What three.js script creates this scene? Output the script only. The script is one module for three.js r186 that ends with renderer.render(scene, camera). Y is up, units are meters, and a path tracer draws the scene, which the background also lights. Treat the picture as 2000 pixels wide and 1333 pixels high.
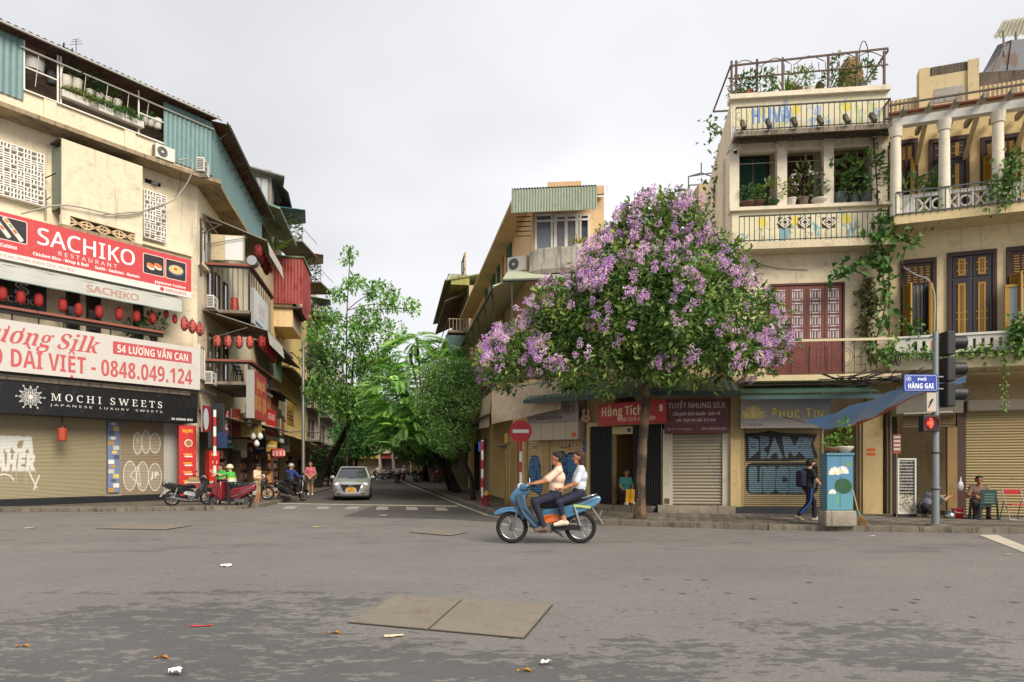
import*as THREE from 'three';
import {mergeGeometries} from 'three/addons/utils/BufferGeometryUtils.js';
import {RoundedBoxGeometry} from 'three/addons/geometries/RoundedBoxGeometry.js';

// ---------------------------------------------------------------- camera, sky, sun, exposure
const FOC=1333,HZ=912,EYE=1.52;// focal length and horizon row in photo pixels, eye height in metres
const scene=new THREE.Scene();
const camera=new THREE.PerspectiveCamera(53.13,1.5,0.1,900);
camera.position.set(0,EYE,0);
camera.setViewOffset(2000,1333,0,-245.5,2000,1333);// level camera, rising lens
const renderer=new THREE.WebGLRenderer();
renderer.toneMapping=THREE.LinearToneMapping;
renderer.toneMappingExposure=3.0;
renderer.shadowMap.enabled=true;

const V=(x,y,z)=>new THREE.Vector3(x,y,z);
const mulberry=(s)=>()=>{s=(s+0x6d2b79f5) | 0;let t=Math.imul(s ^ (s >>> 15),1 | s);t=(t+Math.imul(t ^ (t >>> 7),61 | t)) ^ t;return ((t ^ (t >>> 14)) >>> 0)/4294967296;};
const hash2=(x,y)=>{let h=Math.imul(x | 0,374761393)+Math.imul(y | 0,668265263);h=Math.imul(h ^ (h >>> 13),1274126177);return ((h ^ (h >>> 16)) >>> 0)/4294967296;};
const vnoise=(x,y,p=0,q=p)=>{// value noise, periodic when p > 0
const ix=Math.floor(x),iy=Math.floor(y),fx=x-ix,fy=y-iy,s=fx*fx*(3-2*fx),t=fy*fy*(3-2*fy);
const w=(i,n)=>(n?((i % n)+n) % n:i),h=(a,b)=>hash2(w(a,p),w(b,q));
return (h(ix,iy)*(1-s)+h(ix+1,iy)*s)*(1-t)+(h(ix,iy+1)*(1-s)+h(ix+1,iy+1)*s)*t;
};
const fbm=(x,y,oct=4,p=0,q=p)=>{let a=0.5,s=0,n=0;for (let i=0;i<oct;i++){s += a*vnoise(x,y,p,q);n += a;x *= 2;y *= 2;p *= 2;q *= 2;a *= 0.5;} return s/n;};
const clamp=(x,a=0,b=1)=>Math.min(b,Math.max(a,x)),smooth=(a,b,x)=>{const t=clamp((x-a)/(b-a));return t*t*(3-2*t);};

{// overcast sky: one even, softly clouded layer
const W=1024,H=512,data=new Float32Array(W*H*4);
for (let j=0;j<H;j++) for (let i=0;i<W;i++){
const el=((j+0.5)/H-0.5)*Math.PI,az=((i+0.5)/W)*Math.PI*2,y=Math.max(0.06,Math.sin(el)),c=Math.cos(el);
const px=Math.cos(az)*c/(y+0.35),pz=Math.sin(az)*c/(y+0.35);
const n=fbm(px*0.7+5.1,pz*0.7+2.1,5),m=fbm(px*2.6+1,pz*2.6+9,4);
let L=0.268+0.26*(n-0.5)+0.1*(m-0.5)+0.05*smooth(0.35,0,Math.abs(el));
if (el<0) L *= 0.6;
const o=(j*W+i)*4;data[o]=L*0.985;data[o+1]=L*0.99;data[o+2]=L*1.03;data[o+3]=1;
}
const t=new THREE.DataTexture(data,W,H,THREE.RGBAFormat,THREE.FloatType);
t.mapping=THREE.EquirectangularReflectionMapping;t.magFilter=THREE.LinearFilter;t.minFilter=THREE.LinearFilter;t.wrapS=THREE.RepeatWrapping;t.needsUpdate=true;
scene.background=t;scene.environment=t;
}
const sun=new THREE.DirectionalLight(0xfff3e2,1.5);// the bright part of the cloud layer, behind and above the camera
sun.position.set(46,62,40);sun.target.position.set(0,0,-22);sun.name='sun';
sun.castShadow=true;sun.shadow.radius=60;sun.shadow.mapSize.set(2048,2048);
Object.assign(sun.shadow.camera,{left:-60,right:60,top:60,bottom:-60,near:1,far:220});
scene.add(sun,sun.target);

// ---------------------------------------------------------------- photo pixel -> place
const ray=(px,py)=>V((px-1000)/FOC,(HZ-py)/FOC,-1);
const onGround=(px,py,y=0)=>{const d=(EYE-y)*FOC/(py-HZ);return V((px-1000)/FOC*d,y,-d);};
const atDepth=(px,py,d)=>V((px-1000)/FOC*d,EYE+(HZ-py)/FOC*d,-d);
const atX=(px,d)=>(px-1000)/FOC*d;
class Frame {// a vertical facade plane through two plan points (x, depth); u along it, v up, w out towards the street
constructor(x0,d0,x1,d1){
this.o=V(x0,0,-d0);this.ex=V(x1-x0,0,d0-d1);this.len=this.ex.length();this.ex.normalize();
this.ez=V(-this.ex.z,0,this.ex.x);this.ry=Math.atan2(-this.ex.z,this.ex.x);
}
P(u,v,w=0){return this.o.clone().addScaledVector(this.ex,u).addScaledVector(this.ez,w).setY(v);}
uv(px,py,w=0){const r=ray(px,py),t=(this.o.dot(this.ez)+w)/r.dot(this.ez),p=r.multiplyScalar(t);return [p.clone().sub(this.o).dot(this.ex),p.y+EYE];}
rect(a,b,c,d,w=0){const [u0,v1]=this.uv(a,b,w),[u1,v0]=this.uv(c,d,w);return [u0,v0,u1,v1];}   // from the top left and bottom right corner in the photo
}

// ---------------------------------------------------------------- objects
const taken=new Map();
const numbered=(n)=>{const k=taken.get(n) ?? 0;taken.set(n,k+1);return k?n + '_'+String(k).padStart(3,'0'):n;};
function tag(o,label,category,group,kind){o.userData.label=label;o.userData.category=category;if (group) o.userData.group=group;if (kind) o.userData.kind=kind;return o;}
function T(name,label,category,pos,turn=0,group){
const g=new THREE.Group();g.name=numbered(name);scene.add(g);if (pos) g.position.copy(pos);g.rotation.y=turn;return tag(g,label,category,group);
}
const TF=(name,label,category,F,u,v,w,group)=>T(name,label,category,F.P(u,v,w),F.ry,group);
function metric(g){// uv in metres, from the face each vertex lies on
if (g.index) g=g.toNonIndexed();
const p=g.attributes.position,uv=new Float32Array(p.count*2),a=V(),b=V(),c=V();
for (let i=0;i<p.count;i += 3){
a.fromBufferAttribute(p,i);b.fromBufferAttribute(p,i+1).sub(a);c.fromBufferAttribute(p,i+2).sub(a);b.cross(c);
const x=Math.abs(b.x),y=Math.abs(b.y),z=Math.abs(b.z);
for (let k=i;k<i+3;k++){const X=p.getX(k),Y=p.getY(k),Z=p.getZ(k);const q=y>=x&&y>=z?[X,Z]:x>z?[Z,Y]:[X,Y];uv[k*2]=q[0];uv[k*2+1]=q[1];}
}
g.setAttribute('uv',new THREE.BufferAttribute(uv,2));return g;
}
const merge=(list)=>{if (list.length===1) return list[0];return mergeGeometries(list.map((g)=>{const h=g.index?g.toNonIndexed():g;for (const k of Object.keys(h.attributes)) if (!['position','normal','uv'].includes(k)) h.deleteAttribute(k);return h;}));};
function A(parent,name,geo,m){// one named part (or a top-level mesh when parent is the scene)
if (Array.isArray(geo)) geo=merge(geo);
if (m.userData.metric) geo=metric(geo);
const o=new THREE.Mesh(geo,m);o.name=parent===scene?numbered(name):name;o.castShadow=o.receiveShadow=true;parent.add(o);return o;
}
// ---------------------------------------------------------------- shapes
const B=(x0,y0,z0,x1,y1,z1)=>new THREE.BoxGeometry(Math.abs(x1-x0),Math.abs(y1-y0),Math.abs(z1-z0)).translate((x0+x1)/2,(y0+y1)/2,(z0+z1)/2);
const RB=(w,h,d,r,x=0,y=0,z=0,s=2)=>new RoundedBoxGeometry(w,h,d,s,r).translate(x,y,z);
const cyl=(r0,r1,h,x=0,y=0,z=0,n=14)=>new THREE.CylinderGeometry(r0,r1,h,n).translate(x,y,z);
const UP=V(0,1,0);
function bar(a,b,r,r2=r,n=7){const d=b.clone().sub(a),g=new THREE.CylinderGeometry(r2,r,d.length(),n);g.applyQuaternion(new THREE.Quaternion().setFromUnitVectors(UP,d.clone().normalize()));return g.translate((a.x+b.x)/2,(a.y+b.y)/2,(a.z+b.z)/2);}
function beam(a,b,w,h){const d=b.clone().sub(a),g=new THREE.BoxGeometry(w,h,d.length());g.applyMatrix4(new THREE.Matrix4().lookAt(b,a,UP));return g.translate((a.x+b.x)/2,(a.y+b.y)/2,(a.z+b.z)/2);}
const tube=(pts,r,seg=24,n=6)=>new THREE.TubeGeometry(new THREE.CatmullRomCurve3(pts),seg,r,n);
const lathe=(pts,n=20)=>new THREE.LatheGeometry(pts.map(([x,y])=>new THREE.Vector2(x,y)),n);
const poly=(pts)=>{const s=new THREE.Shape();pts.forEach(([x,y],i)=>(i?s.lineTo(x,y):s.moveTo(x,y)));s.closePath();return s;};
const spl=(pts)=>{const s=new THREE.Shape();s.moveTo(...pts[0]);s.splineThru([...pts.slice(1),pts[0]].map(([x,y])=>new THREE.Vector2(x,y)));return s;};
const ext=(shape,d,bevel=0,n=2)=>new THREE.ExtrudeGeometry(shape,{depth:d,bevelEnabled:bevel>0,bevelSize:bevel,bevelThickness:bevel,bevelSegments:n,curveSegments:8});
function slab(a,b,c,d,t){// four corners of the top face and a thickness along its normal
const n=b.clone().sub(a).cross(d.clone().sub(a)).normalize().multiplyScalar(-t),q=[a,b,c,d],r=q.map((p)=>p.clone().add(n)),v=[];
const f=(p0,p1,p2,p3)=>v.push(p0,p1,p2,p0,p2,p3);
f(...q);f(r[3],r[2],r[1],r[0]);for (let i=0;i<4;i++){const j=(i+1) % 4;f(q[i],r[i],r[j],q[j]);}
const g=new THREE.BufferGeometry();g.setAttribute('position',new THREE.BufferAttribute(new Float32Array(v.flatMap((p)=>p.toArray())),3));g.computeVertexNormals();
return metric(g);
}
function corr(a,b,c,d,n,amp,sharp=0){// corrugated sheet: corners a-b along the waves' run, c-d opposite
const N=Math.max(4,Math.round(n*4)),nor=b.clone().sub(a).cross(d.clone().sub(a)).normalize(),g=new THREE.PlaneGeometry(1,1,N,1),p=g.attributes.position;
for (let i=0;i<=N;i++){
let s=Math.sin(i/N*n*Math.PI*2);if (sharp) s=clamp(s*3,-1,1);
const off=nor.clone().multiplyScalar(s*amp),t=a.clone().lerp(b,i/N).add(off),q=d.clone().lerp(c,i/N).add(off);
p.setXYZ(i,t.x,t.y,t.z);p.setXYZ(i+N+1,q.x,q.y,q.z);
}
g.computeVertexNormals();return g;
}
const plan=(pts,y0,y1)=>{const s=poly(pts.map(([x,d])=>[x,d]));const g=new THREE.ExtrudeGeometry(s,{depth:y1-y0,bevelEnabled:false});return g.rotateX(-Math.PI/2).translate(0,y0,0);};// plan points (x, depth)
function wall(u0,v0,u1,v1,holes,thick,w=0){// wall with openings, its face at w
const s=poly([[u0,v0],[u1,v0],[u1,v1],[u0,v1]]);
for (const [a,b,c,d] of holes) s.holes.push(new THREE.Path([new THREE.Vector2(a,b),new THREE.Vector2(a,d),new THREE.Vector2(c,d),new THREE.Vector2(c,b)]));
return new THREE.ExtrudeGeometry(s,{depth:thick,bevelEnabled:false}).translate(0,0,w-thick);
}
function slats(u0,v0,u1,v1,w,pitch,depth){// roller shutter: curved slats as one curtain, uv 0..1
const n=Math.max(2,Math.round((v1-v0)/pitch)),prof=[[0,0],[0.12,0.75],[0.45,1],[0.8,0.75],[0.93,0]],pos=[],uv=[],idx=[];
for (let i=0;i<n;i++) for (const [t,z] of prof){const k=(i+t)/n,y=v0+(v1-v0)*k;pos.push(u0,y,w+z*depth,u1,y,w+z*depth);uv.push(0,k,1,k);}
for (let i=0;i<pos.length/6-1;i++){const a=i*2;idx.push(a,a+1,a+3,a,a+3,a+2);}
const g=new THREE.BufferGeometry();g.setAttribute('position',new THREE.Float32BufferAttribute(pos,3));g.setAttribute('uv',new THREE.Float32BufferAttribute(uv,2));g.setIndex(idx);g.computeVertexNormals();return g;
}
// ---------------------------------------------------------------- textures and materials
function pixTex(w,h,fn,rep,color=true){
const d=new Uint8Array(w*h*4);
for (let j=0;j<h;j++) for (let i=0;i<w;i++){const c=fn(i/w,j/h),o=(j*w+i)*4;for (let k=0;k<3;k++) d[o+k]=clamp(Array.isArray(c)?c[k]:c)*255;d[o+3]=255;}
const t=new THREE.DataTexture(d,w,h);t.magFilter=THREE.LinearFilter;t.minFilter=THREE.LinearMipmapLinearFilter;t.generateMipmaps=true;t.wrapS=t.wrapT=THREE.RepeatWrapping;if (color) t.colorSpace=THREE.SRGBColorSpace;if (rep) t.repeat.set(1/rep,1/rep);t.needsUpdate=true;return t;
}
function canvasTex(w,h,draw){
const c=document.createElement('canvas');c.width=w;c.height=h;const x=c.getContext('2d');draw(x,w,h);
const t=new THREE.CanvasTexture(c);t.colorSpace=THREE.SRGBColorSpace;t.anisotropy=8;return t;
}
const plasterTex=pixTex(512,512,(x,y)=>{// rain streaks, patches of dirt, grain
const st=fbm(x*60,y*3,3,60,3),pa=fbm(x*6,y*6,4,6),fi=fbm(x*90,y*90,2,90),big=fbm(x*3+5,y*3,3,3);
const v=0.965+0.07*(pa-0.5)+0.05*(fi-0.5)-0.13*smooth(0.62,0.85,st)*smooth(0.4,0.7,big)-0.08*smooth(0.62,0.8,pa)-0.05*smooth(0.66,0.72,fbm(x*14,y*14,4,14))-0.05*smooth(0.7,0.75,fbm(x*40,y*40,3,40));
return [v,v*0.992,v*0.97];
},5);
const concreteTex=pixTex(512,512,(x,y)=>{const a=fbm(x*5,y*5,5,5),b=fbm(x*80,y*80,2,80),s=fbm(x*40,y*4,3,40,4);const v=0.88+0.34*(a-0.5)+0.14*(b-0.5)-0.2*smooth(0.55,0.85,s);return [v,v*0.985,v*0.95];},3);
const grainTex=pixTex(256,256,(x,y)=>0.5+0.5*(fbm(x*40,y*40,3,40)-0.5)+0.3*(fbm(x*8,y*8,3,8)-0.5),0.7,false);
const rustTex=pixTex(256,256,(x,y)=>{const a=fbm(x*8,y*4,5,8,4),r=smooth(0.52,0.7,a),v=0.9+0.2*(fbm(x*50,y*50,2,50)-0.5);return [v*(1-0.1*r),v*(1-0.35*r),v*(1-0.5*r)];},2.5);
const barkTex=pixTex(256,256,(x,y)=>{const a=fbm(x*14,y*5,4,14,5),b=fbm(x*5,y*3,3,5,3);const p=smooth(0.5,0.6,b);return [0.42+0.45*a+0.22*p,0.41+0.44*a+0.16*p,0.39+0.42*a+0.1*p];},0.8);
const lin=(hex)=>new THREE.Color(hex);
const mats=new Map();
function M(hex,rough=0.8,o={}){// cached plain or textured material
const key=hex + '|'+rough + '|'+JSON.stringify(o);if (mats.has(key)) return mats.get(key);
const {tex,met=0,em,trans,coat}=o,P=trans||coat,m=new (P?THREE.MeshPhysicalMaterial:THREE.MeshStandardMaterial)({color:lin(hex),roughness:rough,metalness:met,side:THREE.DoubleSide});
const t={plaster:plasterTex,concrete:concreteTex,rust:rustTex,bark:barkTex}[tex];
if (t){m.map=t;m.userData.metric=true;m.bumpMap=grainTex;m.bumpScale=tex==='bark'?0.02:0.004;if (tex==='bark') m.bumpMap=barkTex;}
if (em){m.emissive=lin(hex);m.emissiveIntensity=em;}
if (trans){m.transmission=trans;m.ior=1.45;m.thickness=0;}
if (coat){m.clearcoat=coat;m.clearcoatRoughness=0.12;}
mats.set(key,m);return m;
}
const plaster=(hex)=>M(hex,0.92,{tex: 'plaster'}),concrete=(hex=0xa7a199)=>M(hex,0.93,{tex: 'concrete'}),rusty=(hex)=>M(hex,0.6,{tex: 'rust'});
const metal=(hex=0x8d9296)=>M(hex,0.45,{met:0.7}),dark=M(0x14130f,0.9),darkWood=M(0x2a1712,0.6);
const glass=new THREE.MeshPhysicalMaterial({color:0x2a3136,roughness:0.06,metalness:0,clearcoat:1,clearcoatRoughness:0.03});
const paper=(t,rough=0.55)=>new THREE.MeshStandardMaterial({map:t,roughness:rough});

// sign: a panel with its print on the face
const signMats={edge:M(0x8b8b88,0.6)};
function fitText(x,s,l,t,w,h,o={}){// text scaled into the box l, t, w, h
const marks=[];s=[...s.normalize('NFC')].map((c,i)=>{const n=c.codePointAt(0);if (n<0x180||(n>0x2000&&n<0x3000)) return c;const d=[...c.normalize('NFD')];marks.push([i,d[0]!==d[0].toLowerCase(),d.slice(1).map((k)=>k.codePointAt(0))]);return d[0];}).join('');
x.save();x.font=`${o.it ? 'italic ' : ''}${o.b === 0 ? '' : 'bold '}100px ${o.f ?? 'sans-serif'}`;x.textBaseline='alphabetic';
const m=x.measureText(s),hh=o.asc ?? 73,sx=w/m.width,sy=h/hh;
x.translate(l,t+h);x.scale(sx,sy);if (o.skew) x.transform(1,0,o.skew,1,0,0);
x.fillStyle=o.c ?? '#fff';if (o.out){x.lineWidth=o.ow ?? 8;x.strokeStyle=o.out;x.lineJoin='round';x.strokeText(s,0,0);}
x.fillText(s,0,0);
x.strokeStyle=x.fillStyle;x.lineWidth=8;x.lineCap='round';// Vietnamese marks that the font lacks
for (const [i,up,ks] of marks){
const a=x.measureText(s.slice(0,i)).width,b=x.measureText(s.slice(0,i+1)).width,c=(a+b)/2,y=(up?-80:-62)-(ks.includes('h')?0:0);let t=y;
for (const k of ks){x.beginPath();if (k===0x31b){x.moveTo(b-12,(up?-68:-50));x.quadraticCurveTo(b+4,(up?-72:-54),b,(up?-88:-68));} else if (k===0x302){x.moveTo(c-14,t);x.lineTo(c,t-12);x.lineTo(c+14,t);t -= 16;} else if (k===0x306){x.arc(c,t-10,12,0.2,2.9);t -= 14;} else if (k===0x301){x.moveTo(c,t);x.lineTo(c+14,t-14);} else if (k===0x300){x.moveTo(c,t);x.lineTo(c-14,t-14);} else if (k===0x303){x.moveTo(c-14,t-3);x.bezierCurveTo(c-5,t-16,c+5,t+8,c+14,t-8);} else if (k===0x309){x.arc(c,t-12,7,3.6,1.6);x.lineTo(c,t);} else if (k===0x323){x.arc(c,18,4,0,7);} x.stroke();}
}
x.restore();
}
function sign(name,label,F,r,w,draw,o={}){
const [u0,v0,u1,v1]=r,W=u1-u0,H=v1-v0,g=TF(name,label,o.cat ?? 'sign',F,(u0+u1)/2,v0,w,o.group),t=o.t ?? 0.06;
A(g,'panel',B(-W/2,0,-t,W/2,H,0),o.edge ?? signMats.edge);
const k=o.px ?? 512/Math.max(W,H),tex=canvasTex(Math.round(W*k),Math.round(H*k),(x,a,b)=>{draw(x,a,b);for (let i=0;i<260;i++){const q=hash2(i,501),z=hash2(i,502)*a,y=hash2(i,503)*b;x.fillStyle=q<0.5?`rgba(70,58,44,${0.03 + 0.06 * q})` : `rgba(225,218,205,${0.02 + 0.05 * q})`;if (i % 3) x.fillRect(z,y,1+3*hash2(i,504),b*0.1+b*0.25*hash2(i,505));else {x.beginPath();x.ellipse(z,y,a*0.03*hash2(i,506)+3,b*0.06*hash2(i,507)+3,q*3,0,7);x.fill();}}});// dirt runs and faded spots on the print
A(g,'printed_face',new THREE.PlaneGeometry(W,H).translate(0,H/2,0.004),paper(tex,o.rough ?? 0.5));
if (o.tilt) g.rotation.set(o.tilt,F.ry,0,'YXZ');
return g;
}
// ---------------------------------------------------------------- leaves, plants, trees
function leavesGeo(list){// list of [position, direction, length, width, normal]: each leaf two folded blades
const pos=[],nor=[],col=[],s=V(),m=V(),t=V(),q=V();
for (const [p,d,len,wid,n,fold=0.25,c] of list){
s.crossVectors(d,n).normalize().multiplyScalar(wid/2);m.copy(p).addScaledVector(d,len*0.5);t.copy(p).addScaledVector(d,len).addScaledVector(n,-len*0.12);q.copy(n).multiplyScalar(wid*fold);
const l=m.clone().add(s).add(q),r=m.clone().sub(s).add(q);
for (const k of [p,l,t,p,t,r]) pos.push(k.x,k.y,k.z);
for (let k=0;k<6;k++){nor.push(n.x,n.y,n.z);if (c) col.push(...c);}
}
const g=new THREE.BufferGeometry();g.setAttribute('position',new THREE.Float32BufferAttribute(pos,3));g.setAttribute('normal',new THREE.Float32BufferAttribute(nor,3));
if (col.length) g.setAttribute('color',new THREE.Float32BufferAttribute(col,3));g.computeVertexNormals();return g;
}
const rdir=(R)=>{const z=R()*2-1,a=R()*6.283,r=Math.sqrt(1-z*z);return V(r*Math.cos(a),z,r*Math.sin(a));};
function bushGeo(seed,n,rx,ry,rz,len,wid=0.45,up=0.2){// loose leaves through an ellipsoid
const R=mulberry(seed),L=[];
for (let i=0;i<n;i++){
const q=rdir(R),k=Math.cbrt(0.15+0.85*R()),d=q.clone().multiplyScalar(0.7).add(rdir(R).multiplyScalar(0.6)).add(V(0,up,0)).normalize(),nn=rdir(R).add(V(0,1.1,0)).normalize();
const l=len*(0.65+0.7*R());L.push([V(q.x*rx*k,q.y*ry*k,q.z*rz*k),d,l,l*wid,nn]);
}
return leavesGeo(L);
}
function bladeGeo(seed,n,h,spread,wid){// long arching blades from one point
const R=mulberry(seed),L=[];
for (let i=0;i<n;i++){const a=R()*6.283,o=spread*(0.4+0.8*R()),d=V(Math.cos(a)*o,0.6+R()*0.6,Math.sin(a)*o).normalize();L.push([V(Math.cos(a)*0.02,0,Math.sin(a)*0.02),d,h*(0.6+0.5*R()),wid,V(-Math.cos(a),0.6,-Math.sin(a)).normalize(),0.1]);}
return leavesGeo(L);
}
function frondGeo(seed,len=0.7,pairs=10,leaf=0.17,droop=0.35){// pinnate leaf along +z
const R=mulberry(seed),L=[];
for (let i=1;i<=pairs;i++){const t=i/pairs,p=V(0,len*(0.25*t-droop*t*t),len*t),l=leaf*(0.55+Math.sin(t*2.6)*0.55);for (const s of [-1,1]) L.push([p,V(s,-0.25-0.2*R(),0.45).normalize(),l,l*0.3,V(0,1,0.2).normalize(),0.1]);}
L.push([V(0,len*(0.25-droop),len),V(0,-0.3,1).normalize(),leaf*0.7,leaf*0.25,V(0,1,0.3),0.1]);
return leavesGeo(L);
}
const leafMat=(hex,rough=0.5)=>M(hex,rough,{trans:0.32});
const whiteLeaf=new THREE.MeshPhysicalMaterial({color:0xffffff,roughness:0.5,transmission:0.36,thickness:0,side:THREE.DoubleSide});
const petalMat=new THREE.MeshPhysicalMaterial({color:0xffffff,roughness:0.8,transmission:0.25,thickness:0,side:THREE.DoubleSide});
function instances(parent,name,geo,m,list,kind='stuff'){// list of [position, quaternion, scale, colour]
const o=new THREE.InstancedMesh(geo,m,list.length);o.name=name;o.castShadow=o.receiveShadow=true;o.userData.kind=kind;const x=new THREE.Matrix4();
list.forEach(([p,q,s,c],i)=>{x.compose(p,q,V(s,s,s));o.setMatrixAt(i,x);if (c) o.setColorAt(i,c);});
parent.add(o);return o;
}
const spin=(R,tilt=0.6)=>new THREE.Quaternion().setFromEuler(new THREE.Euler((R()-0.5)*2*tilt,R()*6.283,(R()-0.5)*2*tilt,'YXZ'));
const shade=(R,cols)=>{const a=lin(cols[Math.floor(R()*cols.length)]);return a.multiplyScalar(0.75+0.55*R());};
// tree: trunk path, limbs to each clump, crown of leaf clumps filling ellipsoids (all in world metres)
function tree(name,label,o){
const R=mulberry(o.seed),base=o.trunk[0],g=T(name,label,'tree',base,0,o.group),loc=(p)=>p.clone().sub(base),m=M(o.bark ?? 0x3a322b,0.95,{tex: 'bark'});
const pts=o.trunk.map(loc),n=40,curve=new THREE.CatmullRomCurve3(pts),tg=new THREE.TubeGeometry(curve,n,1,10,false),P=tg.attributes.position;
for (let i=0;i<=n;i++){const c=curve.getPointAt(i/n),r=o.r*(1-(1-(o.tip ?? 0.45))*i/n)*(i<4?1.35-0.09*i:1);for (let k=0;k<=10;k++){const id=i*11+k,rr=r*(0.88+0.24*vnoise(k % 10*0.9+o.seed,i*0.5));P.setXYZ(id,c.x+(P.getX(id)-c.x)*rr,c.y+(P.getY(id)-c.y)*rr,c.z+(P.getZ(id)-c.z)*rr);}}
tg.computeVertexNormals();A(g,'trunk',tg,m);
const top=pts[pts.length-1],twigs=[],list=[];
o.blobs.forEach(([c,rx,ry,rz,count,from],bi)=>{
const cc=loc(c),st=curve.getPointAt(from ?? 0.8),mid=st.clone().lerp(cc,0.5).add(V(0,0.18,0));
if (o.limbs!==false) A(g,'limb',tube([st,mid,cc],o.r*(o.limbR ?? 0.28),12,6),m);
for (let i=0;i<count;i++){
const q=rdir(R),k=Math.cbrt(0.12+0.88*R())*(0.85+0.3*vnoise(q.x*3+bi*7,q.y*3+q.z*2)),p=V(cc.x+q.x*rx*k,cc.y+q.y*ry*k,cc.z+q.z*rz*k);
if (o.hollow&&k<0.45) continue;
const qt=o.frond?new THREE.Quaternion().setFromEuler(new THREE.Euler((R()-0.4)*0.8,Math.atan2(q.x,q.z)+(R()-0.5)*1.4,(R()-0.5)*0.5,'YXZ')):spin(R,0.5);
list.push([p,qt,(o.scale ?? 1)*(0.75+0.5*R()),shade(R,o.cols)]);
if (o.twig&&R()<o.twig) twigs.push(bar(mid.clone().lerp(cc,0.4+0.6*R()),p,0.012,0.005,4));
}
});
if (twigs.length) A(g,'twigs',twigs,m);
instances(g,'foliage',o.leaf,whiteLeaf,list);
if (o.extra) o.extra(g,loc,R);
return g;
}
const clumpA=bushGeo(11,16,0.2,0.16,0.2,0.15,0.5,-0.1),clumpB=bushGeo(12,22,0.24,0.18,0.24,0.11,0.42),clumpC=bushGeo(13,12,0.3,0.2,0.3,0.24,0.5);
// potted plants: a few shared shapes
const bushes=[bushGeo(21,110,0.2,0.22,0.2,0.1,0.4),bushGeo(22,150,0.3,0.3,0.3,0.12,0.4),bushGeo(23,60,0.14,0.16,0.14,0.09,0.4),bladeGeo(24,26,0.5,0.9,0.035),bladeGeo(25,18,0.32,0.7,0.03),bushGeo(26,90,0.14,0.4,0.14,0.12,0.35)];
const potProfiles=[[[0,0],[0.1,0],[0.14,0.2],[0.155,0.2],[0.155,0.225],[0.13,0.225],[0.12,0.19],[0,0.19]],[[0,0],[0.12,0],[0.2,0.1],[0.235,0.15],[0.235,0.17],[0.21,0.17],[0.18,0.13],[0,0.12]],[[0,0],[0.13,0],[0.16,0.33],[0.17,0.33],[0.17,0.36],[0.15,0.36],[0.14,0.3],[0,0.3]]].map((p)=>lathe(p,16));
const potTop=[0.19,0.12,0.3];
function plant(label,pos,o={}){
const {pot=0,color=0xd8d4c8,s=1,leaf=0,leafCol=0x35601f,ls=1,flower,group='potted plants',name='potted_plant',noPot}=o,g=T(name,label,'plant',pos,(pos.x*7.3) % 6.28,group);
let y=0;
if (!noPot){const p=A(g,'pot',potProfiles[pot],M(color,0.6));p.scale.setScalar(s);y=potTop[pot]*s;A(g,'soil',cyl(0.11,0.11,0.02,0,0,0,12).scale(s,1,s).translate(0,y-0.004,0),M(0x2b2018,1));}
const h=[0.18,0.26,0.13,0,0,0.36][leaf]*ls,f=A(g,'foliage',bushes[leaf],leafMat(leafCol));f.scale.setScalar(ls);f.position.y=y+h;f.userData.kind='stuff';
if (leaf!==3&&leaf!==4) A(g,'stem',bar(V(0,y-0.02,0),V(0.02,y+h,0.01),0.012*ls,0.006*ls),M(0x4a3c28,0.9));
if (flower){const R=mulberry(Math.round(pos.x*100)),L=[];for (let i=0;i<(o.nf ?? 12);i++){const p=rdir(R).multiplyScalar(0.24*ls);p.y=y+h+Math.abs(p.y)*0.7;for (let k=0;k<5;k++){const d=rdir(R).add(V(0,0.4,0)).normalize();L.push([p,d,0.06,0.045,rdir(R)]);}} A(g,'blossom',leavesGeo(L),M(flower,0.7)).userData.kind='stuff';}
return g;
}
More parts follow.
